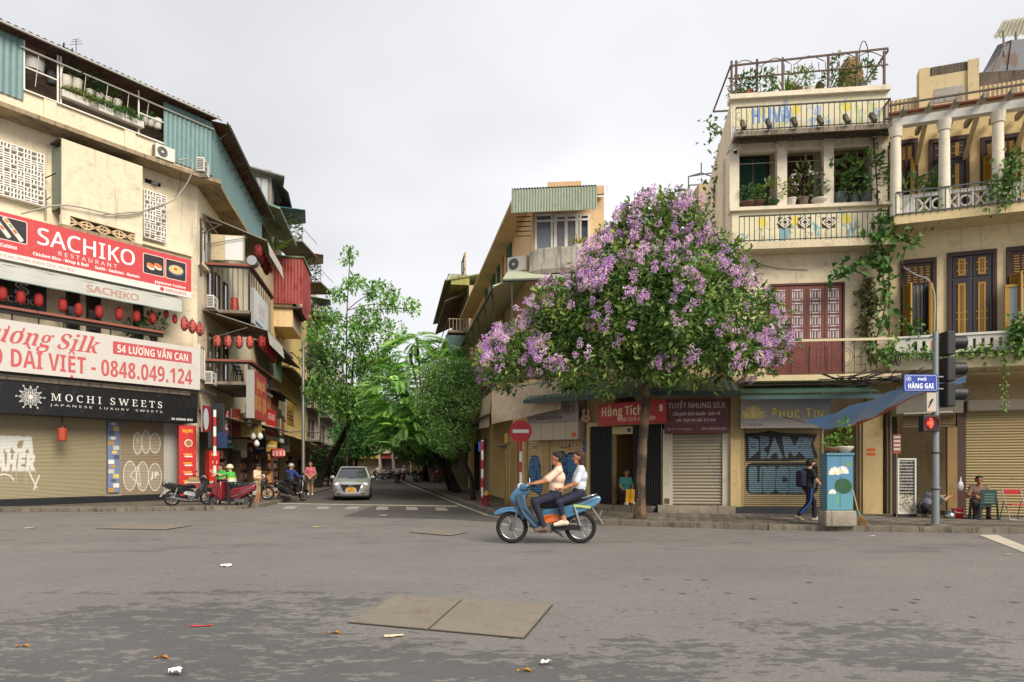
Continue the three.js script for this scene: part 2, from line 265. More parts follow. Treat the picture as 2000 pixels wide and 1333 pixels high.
// ---------------------------------------------------------------- people: smooth joined tapered limbs, meshed with surface nets
function surfaceNets(min,max,cell,dist){
const nx=Math.ceil((max[0]-min[0])/cell)+1,ny=Math.ceil((max[1]-min[1])/cell)+1,nz=Math.ceil((max[2]-min[2])/cell)+1,F=new Float32Array(nx*ny*nz),id=new Int32Array(nx*ny*nz).fill(-1),pos=[],idx=[],at=(i,j,k)=>(k*ny+j)*nx+i;
for (let k=0;k<nz;k++) for (let j=0;j<ny;j++) for (let i=0;i<nx;i++) F[at(i,j,k)]=dist(min[0]+i*cell,min[1]+j*cell,min[2]+k*cell);
for (let k=0;k<nz-1;k++) for (let j=0;j<ny-1;j++) for (let i=0;i<nx-1;i++){
let n=0,x=0,y=0,z=0,inside=0;const v=[];
for (let c=0;c<8;c++){v[c]=F[at(i+(c & 1),j+((c >> 1) & 1),k+(c >> 2))];if (v[c]<0) inside++;}
if (!inside||inside===8) continue;
for (let a=0;a<8;a++) for (const bit of [1,2,4]){const b=a | bit;if (b===a) continue;if ((v[a]<0)!==(v[b]<0)){const t=v[a]/(v[a]-v[b]);x += (a & 1)+(bit===1?t:0);y += ((a >> 1) & 1)+(bit===2?t:0);z += (a >> 2)+(bit===4?t:0);n++;}}
id[at(i,j,k)]=pos.length/3;pos.push(min[0]+(i+x/n)*cell,min[1]+(j+y/n)*cell,min[2]+(k+z/n)*cell);
}
const quad=(a,b,c,d,flip)=>{if (a<0||b<0||c<0||d<0) return;if (flip) idx.push(a,c,b,a,d,c);else idx.push(a,b,c,a,c,d);};
for (let k=1;k<nz-1;k++) for (let j=1;j<ny-1;j++) for (let i=1;i<nx-1;i++){
const s=F[at(i,j,k)]<0;
if (s!==F[at(i+1,j,k)]<0) quad(id[at(i,j-1,k-1)],id[at(i,j,k-1)],id[at(i,j,k)],id[at(i,j-1,k)],!s);
if (s!==F[at(i,j+1,k)]<0) quad(id[at(i-1,j,k-1)],id[at(i-1,j,k)],id[at(i,j,k)],id[at(i,j,k-1)],!s);
if (s!==F[at(i,j,k+1)]<0) quad(id[at(i-1,j-1,k)],id[at(i,j-1,k)],id[at(i,j,k)],id[at(i-1,j,k)],!s);
}
const g=new THREE.BufferGeometry();g.setAttribute('position',new THREE.Float32BufferAttribute(pos,3));g.setIndex(idx);g.computeVertexNormals();return g;
}
// bones: [ax,ay,az,bx,by,bz,ra,rb,colour]; k joins them
function fleshGeo(bones,k,cell){
const lo=[9,9,9],hi=[-9,-9,-9];
for (const b of bones) for (let c=0;c<3;c++){const r=Math.max(b[6],b[7])+cell*3;lo[c]=Math.min(lo[c],b[c]-r,b[c+3]-r);hi[c]=Math.max(hi[c],b[c]+r,b[c+3]+r);}
const one=(b,x,y,z)=>{const dx=b[3]-b[0],dy=b[4]-b[1],dz=b[5]-b[2],px=x-b[0],py=y-b[1],pz=z-b[2],L=dx*dx+dy*dy+dz*dz,t=L?clamp((px*dx+py*dy+pz*dz)/L):0;return Math.hypot(px-dx*t,py-dy*t,pz-dz*t)-(b[6]+(b[7]-b[6])*t);};
const g=surfaceNets(lo,hi,cell,(x,y,z)=>{let d=9;for (const b of bones){const e=one(b,x,y,z),h=Math.max(k-Math.abs(d-e),0)/k;d=Math.min(d,e)-h*h*k*0.25;} return d;});
const P=g.attributes.position,col=new Float32Array(P.count*3);
for (let i=0;i<P.count;i++){let best=9,c;for (const b of bones){const e=one(b,P.getX(i),P.getY(i),P.getZ(i));if (e<best){best=e;c=b[8];}} col.set(c.toArray(),i*3);}
g.setAttribute('color',new THREE.BufferAttribute(col,3));return g;
}
const skinMat=new THREE.MeshStandardMaterial({vertexColors:true,roughness:0.8});
const STAND={head:[0.02,1.5,0],neck:[0,1.36,0],chest:[0,1.2,0],hip:[0,0.92,0],sh:[0,1.32,0.165],el:[-0.03,1.06,0.21],wr:[0.05,0.83,0.22],th:[0,0.88,0.085],kn:[0.02,0.48,0.09],an:[-0.02,0.09,0.09],toe:[0.15,0.045,0.1],fing:[0.02,-1,0]};
// o.j: joints for both sides (z mirrored); o.L / o.R: one side (left is -z); colours; faces +x
function person(label,pos,turn,o={}){
const g=T('person',label,'person',pos,turn,o.group),sk=lin(o.skin ?? 0xb98a68),sh=lin(o.shirt ?? 0xffffff),tr=lin(o.legs ?? 0x1c2233),so=lin(o.shoe ?? 0xd8d0c4),dk=lin(o.hair ?? 0x16110e);
const base={...STAND,...o.j},fat=o.fat ?? 1,bones=[],side=(s)=>{const q={};for (const k of ['sh','el','wr','th','kn','an','toe','fing']){const p=(s<0?o.L:o.R)?.[k];q[k]=V(...(p ?? [base[k][0],base[k][1],base[k][2]*(k==='fing'?1:1)*s]));} return q;};
const c=V(...base.chest),h=V(...base.hip),n=V(...base.neck),H=V(...base.head),add=(a,b,ra,rb,col)=>bones.push([a.x,a.y,a.z,b.x,b.y,b.z,ra*fat,rb*fat,col]);
const Z=(p,z)=>p.clone().add(V(0,0,z)),spine=c.clone().lerp(h,0.55);
add(Z(c,-0.075),Z(c,0.075),0.115,0.115,sh);add(Z(spine,-0.06),Z(spine,0.06),0.108,0.108,sh);add(c,spine,0.12,0.115,sh);add(spine,h,0.115,0.115,sh);add(Z(h,-0.07),Z(h,0.07),0.112,0.112,o.skirt?sh:tr);add(c,n,0.085,0.052,sh);
add(n,H,0.05,0.05,sk);
const hands=[],S=[side(-1),side(1)];
for (const q of S){
const el=q.el,cut=q.sh.clone().lerp(el,o.sleeve ?? 0.7);
add(n.clone().lerp(q.sh,0.35).add(V(0,-0.05,0)),q.sh,0.062,0.062,sh);add(q.sh,cut,0.058,0.056,sh);if ((o.sleeve ?? 0.7)<1) add(cut,el,0.041,0.037,sk);
if (o.long){add(q.sh,el,0.058,0.05,sh);add(el,q.wr,0.048,0.04,sh);} else add(el,q.wr,0.038,0.026,sk);
const kc=o.shorts?0.85:1;add(q.th,q.th.clone().lerp(q.kn,kc),0.083,0.062,tr);if (o.shorts){add(q.th.clone().lerp(q.kn,0.6),q.kn,0.055,0.05,sk);add(q.kn,q.an,0.052,0.034,sk);} else {const e=q.kn.clone().lerp(q.an,o.crop ?? 0.93);add(q.kn,e,0.062,0.05,tr);add(e,q.an,0.038,0.034,sk);}
const heel=q.an.clone().add(q.an.clone().sub(q.toe).setY(0).normalize().multiplyScalar(0.045)).add(V(0,-0.045,0));add(heel,q.toe,0.038,0.036,so);add(q.an.clone().add(V(0,-0.02,0)),q.an.clone().lerp(q.toe,0.5),0.037,0.034,so);
// hand: palm, four fingers, thumb at the side of the palm
const f=q.fing.clone().normalize(),fore=q.wr.clone().sub(q.el).normalize(),out=V(0,0,1).cross(f).normalize();if (out.lengthSq()<0.1) out.set(1,0,0);const lat=f.clone().cross(out).normalize(),hb=[],w=q.wr,hd=(a,b,r,r2)=>hb.push([a.x,a.y,a.z,b.x,b.y,b.z,r,r2,sk]);
const kn=w.clone().addScaledVector(f,0.085);for (const t of [-0.022,0,0.022]) hd(w.clone().addScaledVector(lat,t*0.6),kn.clone().addScaledVector(lat,t),0.017,0.015);
hd(q.el.clone().lerp(w,0.86),w,o.long?0.03:0.028,0.024);
[[-0.03,0.068],[-0.01,0.08],[0.011,0.075],[0.031,0.058]].forEach(([t,l])=>{const a=kn.clone().addScaledVector(lat,t),b=a.clone().addScaledVector(f,l*0.55).addScaledVector(out,0.006),e=b.clone().addScaledVector(f,l*0.3).addScaledVector(out,l*0.36);hd(a,b,0.0095,0.009);hd(b,e,0.009,0.0075);});
const ta=w.clone().addScaledVector(f,0.03).addScaledVector(lat,-0.024),tb=ta.clone().addScaledVector(f,0.036).addScaledVector(lat,-0.026).addScaledVector(out,0.012);hd(ta,tb,0.012,0.01);hd(tb,tb.clone().addScaledVector(f,0.032).addScaledVector(out,0.008),0.01,0.008);
hands.push(fleshGeo(hb,0.006,0.006));
}
// head: skull, jaw, nose, ears, lips, eyes
const yaw=o.look ?? 0,pitch=o.nod ?? 0,rot=new THREE.Matrix4().makeRotationFromEuler(new THREE.Euler(0,yaw,pitch,'YZX')),hp=(x,y,z)=>V(x,y,z).applyMatrix4(rot).add(H),hb=[],hd=(a,b,r,r2,col=sk)=>hb.push([a.x,a.y,a.z,b.x,b.y,b.z,r,r2,col]);
hd(hp(-0.02,0.035,0),hp(0.015,0.03,0),0.083,0.078);hd(hp(0.03,-0.01,0),hp(0.045,-0.065,0),0.058,0.04);hd(hp(-0.005,-0.03,0),hp(0.04,-0.075,0),0.055,0.036);
hd(hp(0.088,0.022,0),hp(0.108,-0.012,0),0.009,0.014,lin(o.skin ?? 0xb98a68));for (const s of [-1,1]){hd(hp(-0.005,0.015,s*0.08),hp(-0.01,-0.02,s*0.078),0.016,0.011);hd(hp(0.087,0.016,s*0.032),hp(0.086,0.016,s*0.036),0.007,0.007,lin(0x2a1d18));hd(hp(0.09,0.04,s*0.024),hp(0.084,0.041,s*0.044),0.004,0.004,dk);}
hd(hp(0.086,-0.048,-0.018),hp(0.086,-0.048,0.018),0.009,0.009,lin(o.mask ?? 0x9a5a4c));
if (o.mask) hd(hp(0.06,-0.04,-0.02),hp(0.06,-0.04,0.02),0.058,0.058,lin(o.mask));
const body=merge2([fleshGeo(bones,0.035,0.017),...hands,fleshGeo(hb,0.01,0.007)]);A(g,'body',body,skinMat);
if (o.helmet){const m=A(g,'helmet',new THREE.SphereGeometry(0.125,20,12,0,6.283,0,1.75).rotateZ(0.12),M(o.helmet,0.25,{coat:0.8}));m.position.copy(hp(-0.012,0.03,0));m.rotation.y=yaw;const v=A(g,'helmet_peak',RB(0.07,0.012,0.15,0.005),M(o.helmet,0.3));v.position.copy(hp(0.125,0.045,0));v.rotation.y=yaw;}
else {const hg=[],hr=(a,b,r,r2)=>hg.push([a.x,a.y,a.z,b.x,b.y,b.z,r,r2,dk]);hr(hp(-0.035,0.05,0),hp(0.01,0.068,0),0.085,0.07);hr(hp(0.0,0.075,-0.03),hp(0.04,0.08,0.03),0.05,0.045);for (const s of [-1,1]) hr(hp(0.02,0.06,s*0.045),hp(-0.05,0.02,s*0.05),0.036,0.045);for (const s of [-1,1]) hr(hp(-0.03,0.03,s*0.04),hp(-0.04,o.longHair?-0.09:-0.005,s*0.045),0.05,0.042);if (o.longHair) hr(hp(-0.06,0.02,0),hp(-0.075,-0.1,0),0.06,0.045);A(g,'hair',fleshGeo(hg,0.02,0.011),skinMat);}
if (o.extra) o.extra(g,S,H);
return g;
}
function merge2(list){return mergeGeometries(list.map((g)=>g.index?g.toNonIndexed():g));}
// ---------------------------------------------------------------- motorbikes (front towards +x, origin on the ground between the wheels)
const tyreM=M(0x1b1a19,0.85),chrome=M(0xb9bcc0,0.22,{met:0.9}),blackPl=M(0x17171a,0.45),greyMet=M(0x7c7d7f,0.4,{met:0.7});
function bikeWheel(parent,x,R,kind,y=R){
const w=new THREE.Group();w.name='wheel';w.position.set(x,y,0);parent.add(w);
A(w,'tyre',new THREE.TorusGeometry(R-0.04,0.04,10,36),tyreM);
A(w,'rim',new THREE.TorusGeometry(R-0.078,0.012,8,32),kind==='spoke'?chrome:greyMet);A(w,'hub',cyl(0.045,0.045,0.1).rotateX(Math.PI/2),greyMet);
const sp=[];if (kind==='spoke') for (let i=0;i<22;i++){const a=i/22*6.283;sp.push(bar(V(Math.cos(a+0.5)*0.03,Math.sin(a+0.5)*0.03,i % 2?0.03:-0.03),V(Math.cos(a)*(R-0.08),Math.sin(a)*(R-0.08),0),0.0035,0.0035,4));}
else for (let i=0;i<5;i++){const a=i/5*6.283;sp.push(beam(V(Math.cos(a)*0.03,Math.sin(a)*0.03,0),V(Math.cos(a)*(R-0.075),Math.sin(a)*(R-0.075),0),0.025,0.03));}
A(w,'spokes',sp,kind==='spoke'?chrome:greyMet);A(w,'brake_drum',cyl(0.075,0.075,0.05,0,0,0,18).rotateX(Math.PI/2),greyMet);
}
const plateMat=paper(canvasTex(64,48,(x,w,h)=>{x.fillStyle='#e8e6df';x.fillRect(0,0,w,h);fitText(x,'29-H1',10,6,44,14,{c: '#222'});fitText(x,'318.52',7,25,50,17,{c: '#222'});}));
function motorbike(label,pos,turn,o={}){
const g=T(o.scooter?'scooter' : 'motorbike',label,o.scooter?'scooter' : 'motorbike',pos,turn,o.group),paint=M(o.color ?? 0x1a1a1c,0.28,{coat:0.9}),trim=M(o.trim ?? 0x8a8d90,0.35,{met:0.4}),E=(pts,z,name,m,b=0.015)=>A(g,name,ext(poly(pts),z*2-2*b,b).translate(0,0,-z+b),m),SP=(pts,z,name,m,b=0.02)=>{const q=new THREE.ExtrudeGeometry(spl(pts),{depth:z*2-2*b,steps:4,bevelEnabled:true,bevelSize:b,bevelThickness:b,bevelSegments:3,curveSegments:8}).translate(0,0,-z+b),P=q.attributes.position;q.computeBoundingBox();const c=q.boundingBox.getCenter(V()),s=q.boundingBox.getSize(V());for (let i=0;i<P.count;i++){const x=(P.getX(i)-c.x)/s.x*2,y=(P.getY(i)-c.y)/s.y*2;P.setZ(i,P.getZ(i)*(1.05-0.28*y*y-0.3*x*x*(s.x>s.y?1:0.2)));} q.computeVertexNormals();return A(g,name,q,m);};
if (o.scooter){
const r=0.25;bikeWheel(g,0.64,r,'cast');bikeWheel(g,-0.62,r,'cast');
for (const s of [-1,1]) A(g,'fork',bar(V(0.64,r,s*0.075),V(0.5,0.62,s*0.06),0.022),chrome);
SP([[0.4,0.42],[0.47,0.7],[0.46,0.92],[0.58,0.86],[0.66,0.66],[0.58,0.5]],0.15,'front_cowl',paint,0.05);
SP([[0.42,0.46],[0.36,0.92],[0.31,0.88],[0.26,0.44],[0.34,0.3]],0.19,'leg_shield',paint,0.03);
A(g,'leg_shield_trim',tube([V(0.44,0.9,0.17),V(0.4,0.66,0.21),V(0.33,0.4,0.2),V(0.1,0.3,0.16)],0.014),chrome);
A(g,'front_fender',ext(spl([[0.42,0.44],[0.62,0.56],[0.86,0.47],[0.9,0.4],[0.64,0.5],[0.44,0.38]]),0.12,0.02).translate(0,0,-0.06),paint);
A(g,'floorboard',RB(0.55,0.1,0.26,0.03,0.1,0.3,0),blackPl);
SP([[-0.1,0.36],[-0.12,0.66],[-0.5,0.74],[-0.92,0.82],[-0.88,0.66],[-0.6,0.5],[-0.35,0.36]],0.17,'rear_body',paint,0.05);
for (const s of [-1,1]) A(g,'side_trim',tube([V(-0.15,0.42,s*0.17),V(-0.45,0.5,s*0.18),V(-0.75,0.68,s*0.165),V(-0.9,0.76,s*0.12)],0.014),chrome);
SP([[0.02,0.72],[-0.05,0.78],[-0.35,0.78],[-0.62,0.86],[-0.8,0.86],[-0.78,0.78],[-0.4,0.7]],0.15,'seat',blackPl,0.04);
A(g,'engine',[RB(0.4,0.16,0.16,0.04,-0.42,0.27,-0.08),cyl(0.1,0.1,0.1,-0.3,0.27,0.1).rotateX(0)],greyMet);A(g,'exhaust',bar(V(-0.3,0.24,0.16),V(-0.78,0.34,0.17),0.055,0.065,12),o.silver?chrome:greyMet);
A(g,'headlight',new THREE.SphereGeometry(0.09,16,10).scale(0.6,0.75,1.25).translate(0.6,0.76,0),M(0xdfe4e6,0.1,{coat:1}));
A(g,'tail_light',RB(0.06,0.09,0.24,0.02,-0.92,0.75,0),M(0xb31a10,0.2,{coat:1}));A(g,'number_plate',new THREE.PlaneGeometry(0.19,0.14).rotateY(-Math.PI/2).rotateZ(0.25).translate(-0.955,0.56,0),plateMat);A(g,'rear_mudguard',slab(V(-0.8,0.62,-0.09),V(-0.8,0.62,0.09),V(-0.95,0.4,0.08),V(-0.95,0.4,-0.08),0.012),blackPl);
A(g,'handlebar',[tube([V(0.28,1.03,-0.33),V(0.37,1.0,-0.16),V(0.38,0.98,0),V(0.37,1.0,0.16),V(0.28,1.03,0.33)],0.016),RB(0.16,0.1,0.3,0.03,0.41,1.0,0)],blackPl);
for (const s of [-1,1]){A(g,'mirror',new THREE.SphereGeometry(0.06,12,8).scale(0.3,0.75,1.1).translate(0.33,1.2,s*0.3),blackPl);A(g,'mirror_stem',bar(V(0.34,1.02,s*0.24),V(0.33,1.18,s*0.29),0.007),blackPl);A(g,'grip',bar(V(0.29,1.03,s*0.22),V(0.27,1.035,s*0.36),0.02),blackPl);}
A(g,'grab_rail',tube([V(-0.62,0.85,-0.13),V(-0.92,0.92,-0.1),V(-0.95,0.92,0.1),V(-0.62,0.85,0.13)],0.013),greyMet);
} else {
const r=0.285;bikeWheel(g,0.62,r,'spoke');bikeWheel(g,-0.6,r,'spoke');
for (const s of [-1,1]){A(g,'fork',bar(V(0.62,r,s*0.08),V(0.44,0.82,s*0.07),0.02),greyMet);A(g,'shock_absorber',bar(V(-0.58,r+0.04,s*0.12),V(-0.48,0.66,s*0.12),0.026),chrome);A(g,'swing_arm',bar(V(-0.6,r,s*0.1),V(-0.12,0.33,s*0.08),0.018),blackPl);}
SP([[0.36,0.6],[0.56,0.64],[0.82,0.6],[0.92,0.52],[0.66,0.585],[0.48,0.52],[0.42,0.44]],0.075,'front_fender',paint,0.02);
SP([[0.42,0.86],[0.36,0.62],[0.2,0.4],[0.12,0.26],[0.16,0.24],[0.28,0.36],[0.42,0.54],[0.5,0.72],[0.52,0.84]],0.17,'leg_shield',o.shield?M(o.shield,0.35,{coat:0.5}):paint,0.025);
SP([[0.36,0.93],[0.5,0.96],[0.62,0.8],[0.5,0.72],[0.42,0.8]],0.1,'front_cowl',paint,0.04);
A(g,'headlight',new THREE.SphereGeometry(0.1,16,10).scale(0.75,0.8,1).translate(0.46,1.0,0),M(0xd8dde0,0.12,{coat:1}));A(g,'handlebar_cover',RB(0.18,0.13,0.26,0.05,0.4,1.0,0),paint);
A(g,'handlebar',tube([V(0.22,1.04,-0.33),V(0.34,1.0,-0.16),V(0.36,0.99,0),V(0.34,1.0,0.16),V(0.22,1.04,0.33)],0.014),blackPl);
for (const s of [-1,1]){A(g,'grip',bar(V(0.23,1.04,s*0.24),V(0.2,1.045,s*0.37),0.02),blackPl);A(g,'mirror',new THREE.SphereGeometry(0.055,12,8).scale(0.3,0.75,1.1).translate(0.3,1.2,s*0.31),blackPl);A(g,'mirror_stem',bar(V(0.3,1.03,s*0.25),V(0.3,1.18,s*0.3),0.006),chrome);}
SP([[0.1,0.42],[0.06,0.56],[-0.2,0.62],[-0.6,0.7],[-0.9,0.82],[-0.88,0.72],[-0.6,0.58],[-0.25,0.44],[-0.1,0.38]],0.12,'rear_body',paint,0.03);
SP([[0.14,0.36],[0.08,0.47],[-0.22,0.52],[-0.28,0.46],[-0.05,0.38]],0.135,'side_cover',o.accent?M(o.accent,0.3,{coat:0.6}):trim,0.02);
SP([[0.14,0.66],[0.08,0.74],[-0.2,0.72],[-0.5,0.78],[-0.72,0.82],[-0.7,0.75],[-0.3,0.66]],0.115,'seat',blackPl,0.03);
A(g,'engine',[RB(0.3,0.2,0.2,0.05,0.04,0.29,0),bar(V(0.1,0.3,0),V(0.3,0.36,0),0.065,0.075,12),bar(V(0.02,0.28,-0.14),V(0.02,0.28,0.14),0.09,0.09,14)],greyMet);
A(g,'exhaust',[tube([V(0.26,0.3,0.09),V(0.12,0.2,0.13),V(-0.2,0.22,0.15)],0.018),bar(V(-0.18,0.22,0.15),V(-0.75,0.33,0.16),0.035,0.045,12)],chrome);
A(g,'chain_guard',beam(V(-0.58,r,-0.11),V(-0.05,0.3,-0.11),0.03,0.09),blackPl);A(g,'foot_peg',[bar(V(0.06,0.22,-0.26),V(0.06,0.22,0.26),0.014),bar(V(-0.28,0.32,-0.22),V(-0.28,0.32,0.22),0.012)],blackPl);A(g,'centre_stand',[bar(V(-0.1,0.24,0.1),V(-0.28,0.13,0.13),0.014),bar(V(-0.1,0.24,-0.1),V(-0.28,0.13,-0.13),0.014)],blackPl);
A(g,'tail_light',RB(0.08,0.09,0.16,0.025,-0.9,0.75,0),M(0xa11a12,0.25,{coat:1}));A(g,'rear_mudguard',slab(V(-0.78,0.66,-0.07),V(-0.78,0.66,0.07),V(-1.0,0.34,0.06),V(-1.0,0.34,-0.06),0.012),M(0xb4b2ac,0.6));A(g,'number_plate',new THREE.PlaneGeometry(0.19,0.14).rotateY(-Math.PI/2).rotateZ(0.4).translate(-0.955,0.52,0),plateMat);
A(g,'grab_rail',tube([V(-0.5,0.78,-0.12),V(-0.85,0.87,-0.09),V(-0.88,0.87,0.09),V(-0.5,0.78,0.12)],0.012),chrome);
if (o.accent2) A(g,'decal_panel',[B(-0.75,0.66,-0.126,-0.45,0.7,0.126)].map((q)=>q.rotateZ(0.12).translate(0.06,0.06,0)),M(o.accent2,0.35));
}
if (o.lean) g.rotation.set(o.lean,turn,0,'YXZ');
return g;
}
// air conditioner outdoor unit
function airCon(label,F,u,v,w,o={}){
const g=TF('air_conditioner',label,'air conditioner',F,u,v,w,'air conditioner outdoor units');if (o.turn) g.rotation.y += o.turn;
A(g,'case',RB(0.8,0.56,0.3,0.02,0,0.32,0),M(0xd9d6cb,0.5));A(g,'fan_guard',[0.05,0.1,0.15,0.2].map((r)=>new THREE.TorusGeometry(r,0.006,5,28).translate(-0.12,0.32,0.155)),M(0xa9aaa6,0.5));A(g,'fan_recess',new THREE.CircleGeometry(0.215,28).translate(-0.12,0.32,0.152),M(0x3b3e40,0.7));A(g,'fan_hub',cyl(0.05,0.05,0.02,0,0,0).rotateX(Math.PI/2).translate(-0.12,0.32,0.16),M(0xd9d6cb,0.5));
A(g,'side_grille',[...Array(7).keys()].map((i)=>B(-0.408,0.1+i*0.066,-0.12,-0.402,0.14+i*0.066,0.12)),M(0x55575a,0.7));A(g,'bracket',[B(-0.3,0,-0.3,-0.26,0.04,0.2),B(0.26,0,-0.3,0.3,0.04,0.2)],metal(0x6d6f70));return g;
}
// ground-floor or balcony railing of separate upright bars: returns the top rail
function railing(parent,name,a,b,h,n,m,o={}){// a, b: Vector3 ends at the foot
const part=A(parent,name,[beam(a.clone().setY(a.y+h),b.clone().setY(b.y+h),o.top ?? 0.04,0.035),beam(a.clone().setY(a.y+0.06),b.clone().setY(b.y+0.06),0.025,0.025)],m),geo=new THREE.CylinderGeometry(o.r ?? 0.011,o.r ?? 0.011,h,6);
for (let i=0;i<=n;i++){const p=a.clone().lerp(b,i/n),q=A(part,'baluster',geo,m);q.position.set(p.x,p.y+h/2,p.z);}
return part;
}
const lanternGeo=lathe([[0,0],[0.06,0],[0.06,0.02],[0.115,0.06],[0.14,0.13],[0.145,0.26],[0.14,0.38],[0.115,0.45],[0.06,0.49],[0.06,0.51],[0,0.51]],20);
const lanternTex=(ink)=>canvasTex(256,128,(x,w,h)=>{x.fillStyle='#fff';x.fillRect(0,0,w,h);x.fillStyle='rgba(60,0,0,.22)';for (let i=0;i<14;i++) x.fillRect(0,i*9+4,w,2);x.strokeStyle=ink;x.lineWidth=4;for (let k=0;k<4;k++) for (let j=0;j<2;j++){const cx=32+k*64,cy=40+j*44;x.beginPath();x.moveTo(cx-12,cy-12);x.lineTo(cx+12,cy-12);x.moveTo(cx,cy-18);x.lineTo(cx,cy+16);x.moveTo(cx-14,cy);x.lineTo(cx+14,cy+2);x.moveTo(cx-10,cy+14);x.lineTo(cx+10,cy+14);x.moveTo(cx-2,cy);x.lineTo(cx-13,cy+12);x.stroke();}});
const lanternT={white:lanternTex('#e9cfc4'),black:lanternTex('#2b1412')};
const lanternM=(hex,ink)=>{const k='lan'+hex+ink;if (!mats.has(k)) mats.set(k,new THREE.MeshStandardMaterial({color:hex,map:lanternT[ink],roughness:0.75}));return mats.get(k);};
function lantern(label,p,group,o={}){
const g=T('paper_lantern',label,'lantern',p,p.x*3,group),s=o.s ?? 1;g.scale.setScalar(s);
A(g,'shade',lanternGeo,lanternM(o.hex ?? 0xc23a34,o.ink ?? 'black'));A(g,'cap',[cyl(0.065,0.065,0.03,0,0.51,0),cyl(0.065,0.065,0.03,0,0,0)],M(0x1d1512,0.6));A(g,'hook',bar(V(0,0.52,0),V(0,0.62,0),0.008),M(0x1d1512,0.6));if (o.tassel) A(g,'tassel',bar(V(0,-0.2,0),V(0,0,0),0.012),M(0x8d2018,0.9));
return g;
}
// ---------------------------------------------------------------- ground, road, pavements
const structure=(o,label,cat)=>tag(o,label,cat,undefined,'structure');
const flat=(pts,y)=>{const g=new THREE.ShapeGeometry(poly(pts));return g.rotateX(-Math.PI/2).translate(0,y,0);};// plan points (x, depth)
const pix=(list,y=0)=>list.map(([a,b])=>{const p=onGround(a,b,y);return [p.x,-p.z];});
const asphaltTone=(x,d)=>0.46+0.055*(fbm(x*0.5+31,d*0.7+11,4)-0.5)+0.03*(fbm(x*3+4,d*6+9,3)-0.5);
{
const far=pixTex(1024,1024,(x,y)=>{const v=0.46+0.06*(fbm(x*10,y*12,5,10,12)-0.5)+0.05*(fbm(x*160,y*160,2,160)-0.5)-0.05*smooth(0.6,0.75,fbm(x*24,y*60,3,24,60));return [v,v*0.975,v*0.945];},14);
const m=new THREE.MeshStandardMaterial({map:far,roughness:0.85,bumpMap:grainTex,bumpScale:0.004});m.userData.metric=true;
structure(A(scene,'ground',new THREE.PlaneGeometry(500,500).rotateX(-Math.PI/2),m),'pale grey asphalt ground of the whole crossing','ground');
// crossing in front of the camera: worn asphalt with dark scuffed patches where the pale dust layer is gone
const X0=-9,X1=9,D0=3,D1=12,blob=[[250,1250,1.7,1.7,0.36],[60,1290,1.6,1.2,0.34],[560,1300,1.3,0.55,0.4],[420,1200,1.6,0.6,0.2],[670,1175,0.5,0.35,0.3],[180,1160,2.4,0.14,0.22],[560,1158,1.5,0.1,0.2],[690,1255,0.8,0.4,0.16],[960,1285,0.8,0.3,0.2],[1080,1320,0.9,0.3,0.36],[1260,1318,0.7,0.4,0.3],[1210,1262,0.5,0.3,0.24],[1320,1262,0.5,0.3,0.22],[1450,1285,0.7,0.2,0.22],[1640,1245,0.9,0.55,0.25],[1590,1215,1.0,0.35,0.2],[1850,1240,0.9,0.4,0.22],[1900,1310,1.0,0.5,0.34],[1720,1280,0.9,0.3,0.24],[1225,1200,0.9,0.3,0.12],[780,1330,1.2,0.25,0.34],[300,1330,1.6,0.3,0.36]].map(([a,b,rx,rd,s])=>{const p=onGround(a,b);return [p.x,-p.z,rx,rd,s];});
const R=mulberry(5),spots=[];for (const [a,b] of [[1262,1133],[1375,1134],[1294,1154],[1332,1161],[1360,1155],[1421,1160],[1469,1171],[1552,1179],[1580,1139],[1641,1187],[1746,1192],[1790,1172],[1783,1179],[1790,1198],[1898,1207],[1972,1217],[1981,1178],[1221,1147],[1343,1134],[1850,1148],[60,1080],[110,1088],[420,1082],[515,1125],[596,1163]]){const p=onGround(a,b);spots.push([p.x,-p.z,0.025+0.03*R()]);}
const near=pixTex(2048,1024,(x,y)=>{
const X=X0+(X1-X0)*x,d=D1+(D0-D1)*y;let dens=0;
for (const [bx,bd,rx,rd,s] of blob){const q=((X-bx)/rx) ** 2+((d-bd)/rd) ** 2;if (q<4) dens += s*Math.exp(-q);}
const n=0.5*fbm(X*4.5+3,d*9+7,4)+0.5*fbm(X*14,d*30,3),worn=smooth(0.7,0.745,n+Math.min(dens,0.42)*0.76),gr=fbm(X*55,d*55,2),dot=hash2(Math.floor(x*2048),Math.floor(y*1024));
let v=asphaltTone(X,d)+0.09*(gr-0.5)+0.05*(dot-0.5)-0.11*worn*(0.6+0.8*gr);const fade=smooth(D1-1.4,D1,d);v=v*(1-0.5*fade)+0.5*fade*0.46;
for (const [sx,sd,r] of spots) if (((X-sx)/r) ** 2+((d-sd)/r/0.9) ** 2<1) v=0.26;
const w=1-worn*0.7;return [v,v*(1-0.025*w),v*(1-0.055*w)];
});
near.wrapS=near.wrapT=THREE.ClampToEdgeWrapping;near.generateMipmaps=true;
const g=new THREE.PlaneGeometry(X1-X0,D1-D0).rotateX(-Math.PI/2).translate((X0+X1)/2,0.004,-(D0+D1)/2),uv=g.attributes.uv;for (let i=0;i<uv.count;i++) uv.setY(i,1-uv.getY(i));
structure(A(scene,'road',g,new THREE.MeshStandardMaterial({map:near,roughness:0.88})),'worn grey asphalt of the crossing with dark scuffed patches','road');
const patchM=new THREE.MeshStandardMaterial({map:far,color:lin(0xbdbbb8),roughness:0.88});patchM.userData.metric=true;  // asphalt toned darker: newer patch, and tree shade put into the street colour
structure(A(scene,'road',flat(pix([[668,1010],[735,988],[905,990],[960,1010],[1010,1023],[860,1014]]),0.005),patchM),'darker resurfaced asphalt patch before the crossing dashes','road');
